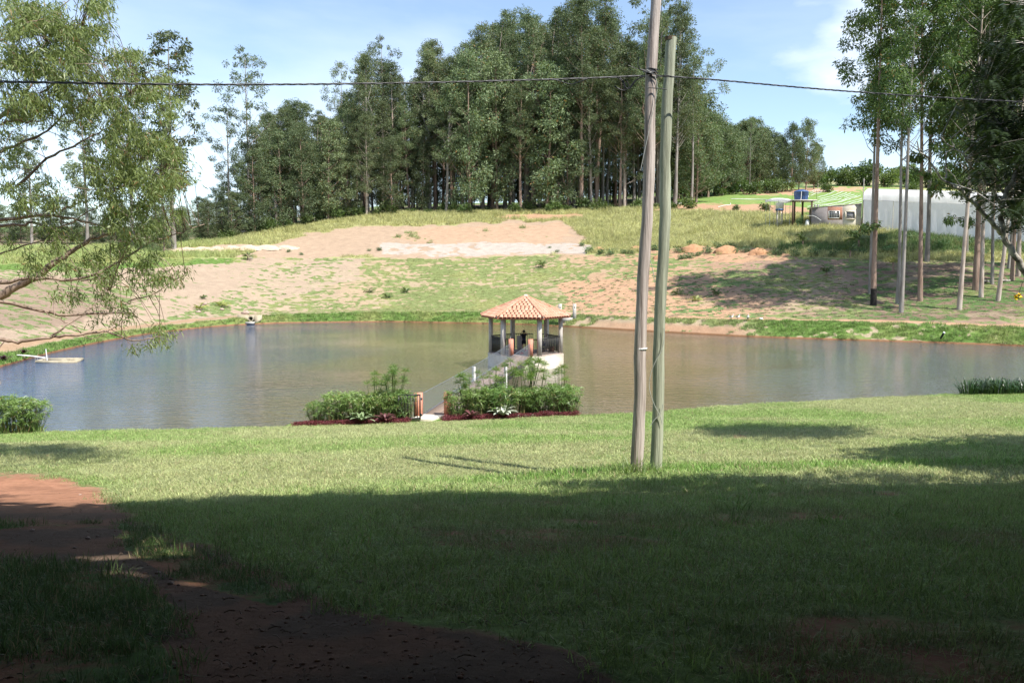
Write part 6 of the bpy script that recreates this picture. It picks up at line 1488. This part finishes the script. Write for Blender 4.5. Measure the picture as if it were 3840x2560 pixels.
for u, v, rz, lab, po in [(2742,1198,.2,'leftmost duck of the three on the path edge, facing right','s'),(2766,1198,.15,'middle duck of the three, with the darkest wing','s'),(2805,1201,-1.4,'upright duck standing apart on the right, breast to the camera','preen')]:
    p = Gp(u, v, 60, 120); duck((p[0], p[1], p[2]+.02), rz, lab, po)
p = Gp(2854,1200,60,120); o = thing('plastic_canister', 'white plastic canister lying in the grass right of the ducks', 'canister', tuple(p), .3); m = MB(); m.tube([(-.16,0,.12),(-.14,0,.12),(.14,0,.10),(.16,0,.10)], [.07,.11,.11,.07], 10); m.build('barrel', M_WHITE, o, True); m = MB(); m.tube([(.16,0,.10),(.20,0,.10)], .03, 7); m.build('cap', M_WHITE, o)
# rocks, logs, fallen twigs
M_ROCK = simple('pinkish_rock', (.46,.34,.28), (.30,.22,.18), .95, 5, bump=.6, bscale=12)
def rock(u, v, s, lab, name='rock', mat=None):
    p = Gp(u, v, 5, 200); m = MB(); m.ball((0,0,0), 1, 9, 6); V = np.concatenate(m.V); V *= (1+.18*rng.normal(size=len(V)))[:,None]; m.V = [V*s*np.array([1,.8,.55])]; o = m.build(name, mat or M_ROCK, None, False); o.location = tuple(p+[0,0,s*.25]); o.rotation_euler = (0,0,rng.random()*6); tag(o, lab, 'rock', 'stones')
for u, v, s, lab in [(768,1142,.34,'pinkish rock under the small agave'),(745,1172,.3,'pinkish rock below the left cycad'),(832,1163,.3,'flat rock below the right cycad'),(922,1176,.42,'squared stone on the slope just above the culvert'),(90,1343,.16,'pale stone under the purple bromeliad')]: rock(u, v, s, lab)
for i, (u, v) in enumerate([(1840,1795+60),(330,2020),(365,2012),(280,2055),(1360,2325),(1345,2370),(590,2150),(640,2190),(120,1990),(670,2240),(1450,2300),(1190,2130),(560,2265)]):
    rock(u if i else 300, v, .010+.016*rng.random(), 'small pale pebble on the red dirt of the shaded foreground', 'pebble')
for u, v, lab, l in [(3700,1060,'pale cut log lying on the shaded ground among the grove trunks, left one',1.6),(3770,1057,'pale cut log among the grove trunks, right one',1.2)]:
    p = Gp(u, v, 60, 140); o = thing('log', lab, 'log', tuple(p), .1); m = MB(); m.tube([(-l/2,0,.12),(l/2,.1,.13)], .14, 9); m.build('bark', M_LICHEN, o, True); m = MB(); m.tube([(l/2,.1,.13),(l/2+.01,.1,.13)], .13, 9); m.build('cut_face', M_ROCK, o)
# earth mounds
M_EARTH = simple('orange_earth', (.48,.27,.15), (.36,.19,.10), .95, 4, bump=.6, bscale=10); M_PALE = simple('pale_spoil', (.56,.44,.34), (.44,.33,.25), .95, 4, bump=.6, bscale=8)
def mound(u, v, w, h, mat, lab, grp=None):
    p = Gp(u, v, 60, 200); n = 14; V = [(0,0,h)]; F = []
    for j in range(1, 6):
        for i in range(n):
            a = 6.283*i/n; r = j/5; q = w*r*(1+.13*rng.normal()); V.append((math.cos(a)*q, math.sin(a)*q*.6, h*(1-r**1.6)+h*.07*rng.normal()-(.25 if j == 5 else 0)))
    T = [(0, 1+i, 1+(i+1) % n) for i in range(n)]
    for j in range(4): F += [(1+j*n+i, 1+(j+1)*n+i, 1+(j+1)*n+(i+1) % n, 1+j*n+(i+1) % n) for i in range(n)]
    m = MB(); m.add(V, T); m.add(V, F); o = m.build('earth_mound', mat, None, True); o.location = tuple(p); tag(o, lab, 'mound', grp)
for i, (u, v, w, h, lab) in enumerate([(2245,938,.9,.5,'small orange earth mound left of the poles, between bushes'),(2385,935,1.0,.5,'small orange earth mound just left of the taller pole'),(2600,940,1.7,.9,'orange earth mound right of the shorter pole'),(2725,945,2.0,.9,'long orange earth mound in the middle of the row'),(2845,952,1.5,.8,'orange earth mound at the right end of the row, by the shade'),(2480,968,1.2,.6,'low orange mound lower down, right behind the poles')]): mound(u, v, w, h, M_EARTH, lab, 'orange mounds')
for i, (u, v, w, h) in enumerate([(640,943,2.2,.5),(700,942,1.7,.6),(760,940,2.2,.6),(815,938,1.6,.6),(870,937,2.0,.65),(930,935,2.4,.7),(1000,932,2.4,.6),(1070,931,2.0,.5)]): mound(u, v, w, h, M_PALE, 'pale spoil heap in the long low ridge of earth on the left skyline slope', 'pale spoil heaps')
mound(2768,1640,.16,.05,simple('red_earth_heap', (.40,.17,.09), (.3,.12,.06), .95, 20, bump=.5), 'small red anthill on the sunlit lawn right of the poles')
# ================================================================== FARM BUILDINGS
M_FILM = None
def film(name, c, tr):
    m, nt, b = mat_new(name); L = nt.links.new; b.inputs['Base Color'].default_value = (*c, 1); b.inputs['Roughness'].default_value = .55
    t_ = nd(nt, 'ShaderNodeTexCoord'); mp = nd(nt, 'ShaderNodeMapping'); mp.inputs['Scale'].default_value = (1, 1, .35); L(t_.outputs['Object'], mp.inputs[0]); n = nd(nt, 'ShaderNodeTexNoise', i_Scale=1.1, i_Detail=4, i_Distortion=1.2); L(mp.outputs[0], n.inputs['Vector'])
    bp = nd(nt, 'ShaderNodeBump', i_Strength=.5, i_Distance=.15); L(n.outputs['Fac'], bp.inputs['Height']); L(bp.outputs[0], b.inputs['Normal'])
    r = nd(nt, 'ShaderNodeValToRGB'); r.color_ramp.elements[0].color = (*[x*.86 for x in c], 1); r.color_ramp.elements[1].color = (*c, 1); r.color_ramp.elements[0].position = .35; r.color_ramp.elements[1].position = .6; L(n.outputs['Fac'], r.inputs[0]); L(r.outputs[0], b.inputs['Base Color'])
    tr_ = nd(nt, 'ShaderNodeBsdfTranslucent'); tr_.inputs[0].default_value = (*c, 1); mx = nd(nt, 'ShaderNodeMixShader'); mx.inputs[0].default_value = .5
    out = next(n_ for n_ in nt.nodes if n_.type == 'OUTPUT_MATERIAL'); L(b.outputs[0], mx.inputs[1]); L(tr_.outputs[0], mx.inputs[2]); L(mx.outputs[0], out.inputs[0])
    return m
M_FILM = film('white_greenhouse_film', (.88,.88,.89), 0); M_FILM2 = film('greyish_side_film', (.88,.88,.92), 0)
PH = R(36); eG = np.array([math.cos(PH), -math.sin(PH)]); fG = np.array([math.sin(PH), math.cos(PH)]); GA = at(3236, 846, 121.0)[:2]
gh = thing('tunnel_greenhouse', 'long white plastic tunnel greenhouse behind the right-hand trunks', 'greenhouse', (GA[0], GA[1], 0)); O2 = np.array([GA[0], GA[1]])
def gpt(s, d, z): p = eG*s+fG*d; return (p[0], p[1], z)
ze = lambda s: 15.75-.082*s
LG, WG, RG = 26.0, 8.0, 1.8
m = MB(); ns = 14; V = []
ss = np.linspace(-.1, LG, 11)
for s in ss:
    for i in range(ns+1):
        a = math.pi*i/ns; d = WG/2-WG/2*math.cos(a)*1.02; V.append(gpt(s, d, ze(s)+RG*math.sin(a)**.8+.0))
F = [(j*(ns+1)+i, (j+1)*(ns+1)+i, (j+1)*(ns+1)+i+1, j*(ns+1)+i+1) for j in range(len(ss)-1) for i in range(ns)]
m.add(V, F); m.build('roof_sheet', M_FILM, gh, True)
cut = [0, 3.9, 8.4, 12.9, 17.4, 22, LG]
for i in range(6):
    m = MB(); V = []; n1, n2 = 12, 5; s0_, s1_ = cut[i]+.03, cut[i+1]-.03
    for j in range(n1+1):
        s = s0_+(s1_-s0_)*j/n1; gx = GA+eG*s
        zb = Hs(gx[0], gx[1])-.3
        for k in range(n2+1): z = zb+(ze(s)-.02-zb)*k/n2; V.append(gpt(s, .05*math.sin(j*1.9+i)*math.sin(math.pi*k/n2)-.02, z))
    F = [(j*(n2+1)+k, (j+1)*(n2+1)+k, (j+1)*(n2+1)+k+1, j*(n2+1)+k+1) for j in range(n1) for k in range(n2)]
    m.add(V, F); m.build('side_sheet', M_FILM2, gh, True)
    gx = GA+eG*cut[i]; m = MB(); m.tube([gpt(cut[i], -.05, Hs(gx[0], gx[1])-.3), gpt(cut[i], -.05, ze(cut[i]))], .035, 6); m.build('side_post', M_CONCG, gh)
m = MB(); V = [gpt(0, 0, 9.5), gpt(0, WG, 9.5)]+[gpt(0, WG/2+WG/2*math.cos(math.pi*i/ns), ze(0)+RG*math.sin(math.pi*i/ns)**.8) for i in range(ns+1)]; m.add(V, [tuple(range(len(V)))]); m.build('end_sheet', M_FILM2, gh)
m = MB(); V = [gpt(LG, 0, 8), gpt(LG, WG, 8)]+[gpt(LG, WG/2+WG/2*math.cos(math.pi*i/ns), ze(LG)+RG*math.sin(math.pi*i/ns)**.8) for i in range(ns+1)]; m.add(V, [tuple(range(len(V)))]); m.build('end_sheet', M_FILM2, gh)
m = MB(); m.bar(gpt(-.1,-.06,ze(0)-.03), gpt(LG,-.06,ze(LG)-.03), .06, .08); m.build('gutter_rail', M_FILM, gh)
# small house
M_GREYW = simple('grey_render', (.33,.295,.28), (.25,.22,.21), .95, 1.2, bump=.4, bscale=14); M_BRICK = None
def brickm():
    m, nt, b = mat_new('exposed_brick'); L = nt.links.new; t_ = nd(nt, 'ShaderNodeTexCoord'); mp = nd(nt, 'ShaderNodeMapping'); mp.inputs['Rotation'].default_value = (R(90), 0, 0); L(t_.outputs['Object'], mp.inputs[0]); br_ = nd(nt, 'ShaderNodeTexBrick', i_Scale=3.2); br_.inputs['Color1'].default_value = (.36,.12,.06,1); br_.inputs['Color2'].default_value = (.26,.11,.07,1); br_.inputs['Mortar'].default_value = (.4,.33,.27,1); L(mp.outputs[0], br_.inputs['Vector']); L(br_.outputs[0], b.inputs['Base Color']); b.inputs['Roughness'].default_value = .95; return m
M_BRICK = brickm(); M_CRW = simple('cream_wall', (.62,.57,.48), (.50,.44,.34), .9, 1.0, bump=.2, bscale=20)
HL = at(3046, 800, 124.5); HM = at(3161, 800, 122.0); HR = at(3231, 800, 121.4)
hs = thing('farm_shed', 'small low shed with grey, brick and cream walls joined to the greenhouse end', 'shed', (HL[0], HL[1], 0)); OH = np.array([HL[0], HL[1], 0])
zt = lambda u, v, Y: at(u, v, Y)[2]
def wallseg(a, za0, za1, b, zb0, zb1, th, mat, name='wall'):
    d = np.array([b[0]-a[0], b[1]-a[1]]); d /= np.linalg.norm(d); nrm = np.array([-d[1], d[0]])*th; m = MB()
    V = [(a[0],a[1],za0),(b[0],b[1],zb0),(b[0],b[1],zb1),(a[0],a[1],za1)]; V += [(v[0]+nrm[0], v[1]+nrm[1], v[2]) for v in V]; V = [np.array(v)-OH for v in V]
    m.add(V, [(0,1,2,3),(5,4,7,6),(3,2,6,7),(1,0,4,5),(1,5,6,2),(0,3,7,4)]); return m.build(name, mat, hs)
zl1, zm1, zr1 = zt(3046,781,124.5), zt(3161,773,122.), zt(3231,765,121.4)
wallseg(HL, 10, zl1, HM, 10, zm1, .2, M_GREYW, 'grey_wall'); 
HM2 = HM+np.array([.02,0,0]); wallseg(HM2, 9.5, zm1, HR, 9.5, zr1, .2, M_CRW, 'cream_wall')
back = np.array([.25, 1.0]); back = back/np.linalg.norm(back)*5
HLb = np.array([HL[0]+back[0], HL[1]+back[1], 0]); HRb = np.array([HR[0]+back[0], HR[1]+back[1], 0])
wallseg(HLb, 10, zl1+.1, HL, 10, zl1, .2, M_GREYW, 'side_wall'); 
m = MB(); ov = .25; dH = (HR-HL)[:2]; dH /= np.linalg.norm(dH); bk = back/5
c4 = [(HL[:2]-dH*.35-bk*ov, zl1), (HR[:2]+dH*.0-bk*ov, zr1), (HR[:2]+back, zr1+.15), (HL[:2]-dH*.35+back, zl1+.15)]
V = [(p[0]-OH[0], p[1]-OH[1], z+.02) for p, z in c4]+[(p[0]-OH[0], p[1]-OH[1], z+.10) for p, z in c4]; m.add(V, [(0,3,2,1),(4,5,6,7),(0,1,5,4),(1,2,6,5),(2,3,7,6),(3,0,4,7)]); m.build('roof', M_CONC, hs)
def onwall(u, v, A, B, off=.0):
    X = (u-1920)/FPX; Z = -(v-1280)/FPX; r_ = np.array([X/(cp+Z*sp), 1.0]); d = (B-A)[:2]
    M2 = np.array([[r_[0], -d[0]],[r_[1], -d[1]]]); s = np.linalg.solve(M2, A[:2]); Y = s[0]; return at(u, v, Y-off)
def winpanel(u0, v0, u1, v1, A, B, mat, name, off, parent, fr=None, th=.04):
    P = [onwall(u0,v1,A,B,off), onwall(u1,v1,A,B,off), onwall(u1,v0,A,B,off), onwall(u0,v0,A,B,off)]; m = MB(); nn = np.array([0,th,0]); V = [p-OH for p in P]+[p-OH+nn for p in P]
    m.add(V, [(0,1,2,3),(0,4,5,1),(1,5,6,2),(2,6,7,3),(3,7,4,0)]); return m.build(name, mat, parent), P
winpanel(3104,776,3159,824, HL, HM, M_BRICK, 'brick_patch', .03, hs)
w1, P1 = winpanel(3108,791,3147,818, HL, HM, simple('dim_window_glass', (.16,.17,.18), (.07,.07,.08), .2), 'window', .07, hs)
m = MB()
for i in range(4): m.bar(P1[i]-OH-[0,.03,0], P1[(i+1) % 4]-OH-[0,.03,0], .10)
m.build('frame', M_WHITE, w1)
for i in range(1, 4):
    a = P1[3]*(1-i/4)+P1[2]*i/4; b = P1[0]*(1-i/4)+P1[1]*i/4; m = MB(); m.bar(a-OH-[0,.04,0], b-OH-[0,.04,0], .035); m.build('mullion', M_WHITE, w1)
for i in range(1, 4):
    a = P1[0]*(1-i/4)+P1[3]*i/4; b = P1[1]*(1-i/4)+P1[2]*i/4; m = MB(); m.bar(a-OH-[0,.045,0], b-OH-[0,.045,0], .03); m.build('mullion', M_WHITE, w1)
w2, P2 = winpanel(3171,793,3206,821, HM2, HR, film('grey_window_sheet', (.42,.43,.48), 0), 'window', .05, hs)
m = MB()
for i in range(4): m.bar(P2[i]-OH-[0,.03,0], P2[(i+1) % 4]-OH-[0,.03,0], .13)
m.build('frame', M_CREAM, w2)
# tank tower
def tankpt(u, v, Y=125.5): return at(u, v, Y)
TY = 126.0; tt_ = thing('tank_platform', 'rough concrete platform on posts left of the shed', 'platform', tuple(at(3016,795,TY))); O3 = at(3016,795,TY)
zp = at(3016,748,TY)[2]; x0, x1 = at(2968,748,TY)[0], at(3063,748,TY)[0]
MB().box(((x0+x1)/2-O3[0], 1.2, zp-.12-O3[2]), (x1-x0, 2.8, .16)).build('slab', M_CONCG, tt_)
for xx_, yy_ in ((x0+.25,0),(x0+1.1,1.9),(x0+2.3,1.9),(x1-.7,0)):
    zb = Hs(xx_, TY+yy_)-.3; MB().box((xx_-O3[0], yy_, (zb+zp-.2)/2-O3[2]), (.22,.22,zp-.2-zb)).build('post', M_DK, tt_)
for xx_ in (x0+.1, x1-.05): m = MB(); m.tube([(xx_-O3[0], 0, zp-O3[2]-.05), (xx_-O3[0], 0, zp-O3[2]+1.35)], .02, 5); m.build('rail_post', M_IRON, tt_)
for h_ in (.5, .95): m = MB(); m.tube([(x0+.1-O3[0], 0, zp-O3[2]+h_), (x1-.05-O3[0], 0, zp-O3[2]+h_)], .010, 4); m.build('guard_wire', M_IRON, tt_)
M_BLUE = simple('blue_plastic', (.05,.11,.27), (.035,.085,.21), .45, 2, spec=.5)
tc_ = at(3014,745,TY); tk = thing('water_tank', 'round blue plastic water tank on the concrete platform', 'water tank', (tc_[0], TY+1.15, zp-.03)); m = MB()
m.lathe([(0,0),(.93,0),(.95,.05),(1.0,.6),(1.0,.62),(1.04,.66),(1.04,1.12),(1.08,1.16),(1.08,1.26),(.98,1.28)], 24); m.build('body', M_BLUE, tk, True)
m = MB(); m.lathe([(1.0,1.27),(.9,1.38),(.45,1.48),(.42,1.52),(0,1.54)], 24); m.build('lid', M_BLUE, tk, True)
m = MB(); m.tube([(-.35,-1.12,1.2),(-.38,-1.15,.4),(-.5,-1.2,-.6)], .05, 6); m.build('white_pipe', M_WHITE, tk)
m = MB(); m.tube([(-.2,-1.08,1.15),(.0,-1.14,.9),(.12,-1.12,.4),(.15,-1.1,.02)], .03, 6); m.build('black_hose', M_WIRE, tk)
MB().box((.85,-.68,.5), (.32,.02,.2), R(50)).build('sticker', M_WHITE, tk)
# shelter with the white tank
SY = 127.0; sc_ = at(2924,797,SY); zg = Hs(sc_[0], SY); sh = thing('shelter', 'small shelter with a curved white sheet roof on thin posts left of the blue tank', 'shelter', (sc_[0], SY, zg)); xa, xb = at(2887,797,SY)[0]-sc_[0], at(2962,797,SY)[0]-sc_[0]; zr = at(2924,752,SY)[2]-zg
for xx_ in (xa, (xa+xb)/2-.25, xb):
    for yy_ in (0, 2.0):
        m = MB(); m.tube([(xx_, yy_, -.3), (xx_, yy_, zr)], .03, 5); m.build('post', M_GALV, sh)
m = MB(); V = []
for j in range(9):
    t = j/8; x_ = xa-.1+(xb-xa+.2)*t; dz = .18*math.sin(math.pi*t)**.6-.12*t
    for y_ in (-.2, 2.2): V += [(x_, y_, zr+dz-.12), (x_, y_, zr+dz+.22)]
F = []
for j in range(8):
    a = j*4; F += [(a,a+4,a+5,a+1),(a+2,a+3,a+7,a+6),(a+1,a+5,a+7,a+3),(a,a+2,a+6,a+4)]
m.add(V, F+[(0,1,3,2),(32,34,35,33)]); m.build('roof', M_FILM, sh)
wc = at(2923,789,SY+.8); wt_ = thing('water_tank', 'white cylindrical tank with a blue base band under the small shelter', 'water tank', (wc[0], SY+.8, zg)); hB = at(2923,789,SY)[2]-zg
m = MB(); m.lathe([(0,hB+.25),(.58,hB+.25),(.60,hB+.9),(.62,hB+1.12),(.5,hB+1.2),(0,hB+1.24)], 20); m.build('body', M_WHITE, wt_, True); m = MB(); m.lathe([(.52,hB),(.60,hB+.02),(.60,hB+.25),(.5,hB+.26)], 20); m.build('base_band', M_BLUE, wt_, True)
for a in range(5): m = MB(); m.box((.45*math.cos(a*1.257), .45*math.sin(a*1.257), hB/2-.15), (.09,.09,hB+.3)); m.build('leg', M_CONCG, wt_)
# candelabra plants and white sack between platform posts
M_CAC = simple('cactus_green', (.10,.16,.06), (.05,.09,.035), .7, 6)
for u, lab in ((3005,'tall candelabra cactus under the tank platform, right one'),(2993,'candelabra cactus under the tank platform, left one')):
    p = at(u, 798, TY-.6); zb = Hs(p[0], TY-.6); o = thing('candelabra_cactus', lab, 'cactus', (p[0], TY-.6, zb-.1)); hh = 1.9 if u > 3000 else 1.4
    m = MB(); m.tube([(0,0,0),(0,0,hh)], [.12,.09], 7); m.build('stem', M_CAC, o)
    for i in range(6): a = i*1.05; m = MB(); m.tube(curve((0,0,.3+.12*i), (math.cos(a)*.32, math.sin(a)*.32, hh*(.75+.25*rng.random())), -.22, 6), [.05,.06,.065,.065,.06,.04], 6); m.build('arm', M_CAC, o)
p = at(3029,797,TY-.9); m = MB(); m.lathe([(.0,1.0),(.15,.97),(.28,.75),(.33,.4),(.36,0),(0,0)][::-1], 12); o = m.build('white_sack', M_WHITE, None, True); o.location = (p[0], TY-.9, Hs(p[0], TY-.9)-.05); tag(o, 'upright white sack beside the right post of the tank platform', 'sack')
for i, u in enumerate((3056, 3067)):
    p = at(u, 778, 127.3); m = MB(); m.lathe([(0,0),(.16,0),(.14,.55),(.17,.6),(0,.62)], 10); o = m.build('white_drum', M_WHITE); o.location = (p[0], 127.3, zl1+.12); tag(o, ('left' if i == 0 else 'right')+' small white drum seen above the left end of the shed roof', 'drum', 'small white drums')
# white hose arching over the shed's left corner
m = MB(); hp = [onwall(u, v, HL, HM, .35) for u, v in ((3027,810),(3045,808),(3058,812),(3070,820),(3079,827))]; O4 = hp[0]; m.tube(smoothpath([p-O4 for p in hp], 3), .035, 6); o = m.build('white_hose', M_WHITE, None, True); o.location = tuple(O4); tag(o, 'white hose arching down the grey wall of the shed', 'hose')
for px, lab in (([(2693,779),(2715,773),(2740,770),(2739,764)], 'white pipe lying on the bare strip below the green field, right piece'), ([(2538,768),(2555,764),(2567,761),(2567,757)], 'short white pipe on the bare strip by the shorter pole')):
    P = [Gp(u, v, 100, 260)+[0,0,.12] for u, v in px]; m = MB(); m.tube([p-P[0] for p in P], .05, 5); o = m.build('irrigation_pipe', M_WHITE); o.location = tuple(P[0]); tag(o, lab, 'pipe', 'white irrigation pipes')
# row covers on the field
def c3(x, y): return (2840+x/5.345, 680+y/5.345)
rowsL = [[(1060,285),(1240,232)],[(1060,308),(1320,238)],[(1060,335),(1400,247)],[(1200,315),(1460,252)],[(1200,357),(1420,322),(1620,266)],[(1210,380),(1480,345),(1720,286)],[(1210,402),(1500,368),(1790,297)],[(1150,416),(1560,380),(1870,300)],[(1100,433),(1600,395),(1940,312)],[(1000,462),(1600,425),(2000,322)],[(1250,458),(1700,415),(2065,327)],[(1250,473),(1750,432),(2090,372)],[(1500,465),(1800,445),(2090,395)],[(1500,478),(1850,458),(2090,418)],[(1650,482),(1900,468),(2090,440)]]
for ri, px in enumerate(rowsL):
    uv = [c3(*q) for q in px]; n = 14; t = np.linspace(0, len(uv)-1, n); U = np.interp(t, range(len(uv)), [q[0] for q in uv]); Vv = np.interp(t, range(len(uv)), [q[1] for q in uv])
    P = []
    for u, v in zip(U, Vv):
        Yf = float(np.interp(v, [705, 722, 742, 770], [232, 214, 188, 150])); a = at(u, v, Yf); P.append([a[0], Yf, Hs(a[0], Yf)])
    P = np.array(P); m = MB(); V = []
    for i in range(n):
        d = P[min(i+1, n-1)]-P[max(i-1, 0)]; s = np.array([d[1], -d[0], 0]); s /= np.linalg.norm(s)+1e-6
        for k, (o_, h_) in enumerate(((-.08,.0),(-.05,.05),(.05,.05),(.08,.0))): q = P[i]+s*o_; V.append((q[0]-P[0][0], q[1]-P[0][1], Hs(q[0], q[1])+h_+.03-P[0][2]))
    m.add(V, [(i*4+k, (i+1)*4+k, (i+1)*4+k+1, i*4+k+1) for i in range(n-1) for k in range(3)]); o = m.build('row_cover', M_FILM); o.location = tuple(P[0]); tag(o, 'white plastic covered crop row on the green field, row %s counted from the far end' % ordinal(ri+1), 'crop row', 'plastic-covered crop rows')
m = MB(); P = [Gp(2742+i*12, 749+.2*i, 128, 300) for i in range(12)]; m.tube([p-P[0]+[0,0,.15] for p in P], .07, 5); o = m.build('irrigation_pipe', M_WHITE); o.location = tuple(P[0]); tag(o, 'long thin white pipe across the green field left of the shelter', 'pipe', 'white irrigation pipes')
for u, vb, vt, Y, lab in ((3067,703,646,215,'thin pale utility pole beside the bush on the far ridge'),(3237,752,668,123,'thin mast at the left end of the greenhouse')):
    a = at(u, vb, Y); zt_ = at(u, vt, Y)[2]; zb = min(Hs(a[0], Y), a[2]); o = thing('thin_pole', lab, 'pole', (a[0], Y, zb-.2)); m = MB(); m.tube([(0,0,0),(0,0,zt_-zb+.2)], [.09,.06], 6); m.build('shaft', M_CONC, o); MB().box((0,0,zt_-zb-.1), (.3,.06,.06)).build('crosspiece', M_CONC, o)
number_labels([o for o in bpy.data.objects if o.get('group') == 'pale spoil heaps'], 'pale spoil heap in the low earth ridge at left, the %s from the left')
# fallen twigs and litter
M_TWIG = simple('dry_twig', (.30,.23,.18), (.15,.11,.085), .9, 15)
mb = MB(); nT = 0
while nT < 1500:
    u = rng.uniform(2150, 3840); v = rng.uniform(960, 1190)
    if u < 2800 and rng.random() < .6: continue
    if nT % 1 == 0:
        X = (u-1920)/FPX; t_x = X; Yq = None
    p = Gp(u, v, 70, 135); a = rng.normal()*.5+.0; l = .25+1.0*rng.random()**3; d = np.array([math.cos(a), math.sin(a)*.6])*l/2
    q0 = np.array([p[0]-d[0], p[1]-d[1]]); q1 = np.array([p[0]+d[0], p[1]+d[1]]); mb.tube([(q0[0], q0[1], Hs(*q0)+.03), (p[0]+.05, p[1], p[2]+.06+.05*rng.random()), (q1[0], q1[1], Hs(*q1)+.03)], .012+.012*rng.random(), 3, cap=False); nT += 1
o = mb.build('fallen_twigs', M_TWIG); o['kind'] = 'stuff'; tag(o, 'dry fallen twigs and bark littering the right of the far slope', 'twigs')
mb = MB()
for i in range(700):
    u = rng.uniform(0, 3000); v = 1900+660*rng.random()**.8
    if u > 2000 and rng.random() < .6: continue
    p = Gp(u, v, 2.2, 20); a = rng.random()*6.28; l = .015+.05*rng.random()**2.5; d = np.array([math.cos(a), math.sin(a), 0])*l
    mb.tube([p-d/2+[0,0,.012], p+[0,0,.02], p+d/2+[0,0,.012]], .0015+.002*rng.random(), 3, cap=False)
o = mb.build('litter_twigs', M_TWIG); o['kind'] = 'stuff'; tag(o, 'small twigs and dead grass bits scattered over the shaded red dirt', 'twigs')


mb = MB()
for i in range(1500):
    u = rng.uniform(0, 2300); v = 1780+780*rng.random()**.9
    p = Gp(u, v, 2.2, 22)
    if zones(np.array([p[0]]), np.array([p[1]]), np.array([p[2]]))[2][0] > .3 and rng.random() < .9: continue
    r_ = .003+.009*rng.random()**3; mb.ball((p[0], p[1], p[2]+r_*.2), (r_*(1+rng.random()*.6), r_, r_*.6), 5, 3, rng.random())
o = mb.build('gravel', simple('gravel_grit', (.34,.21,.15), (.20,.11,.075), .95, 18)); o['kind'] = 'stuff'; tag(o, 'small grit and clods scattered over the red dirt track', 'gravel')
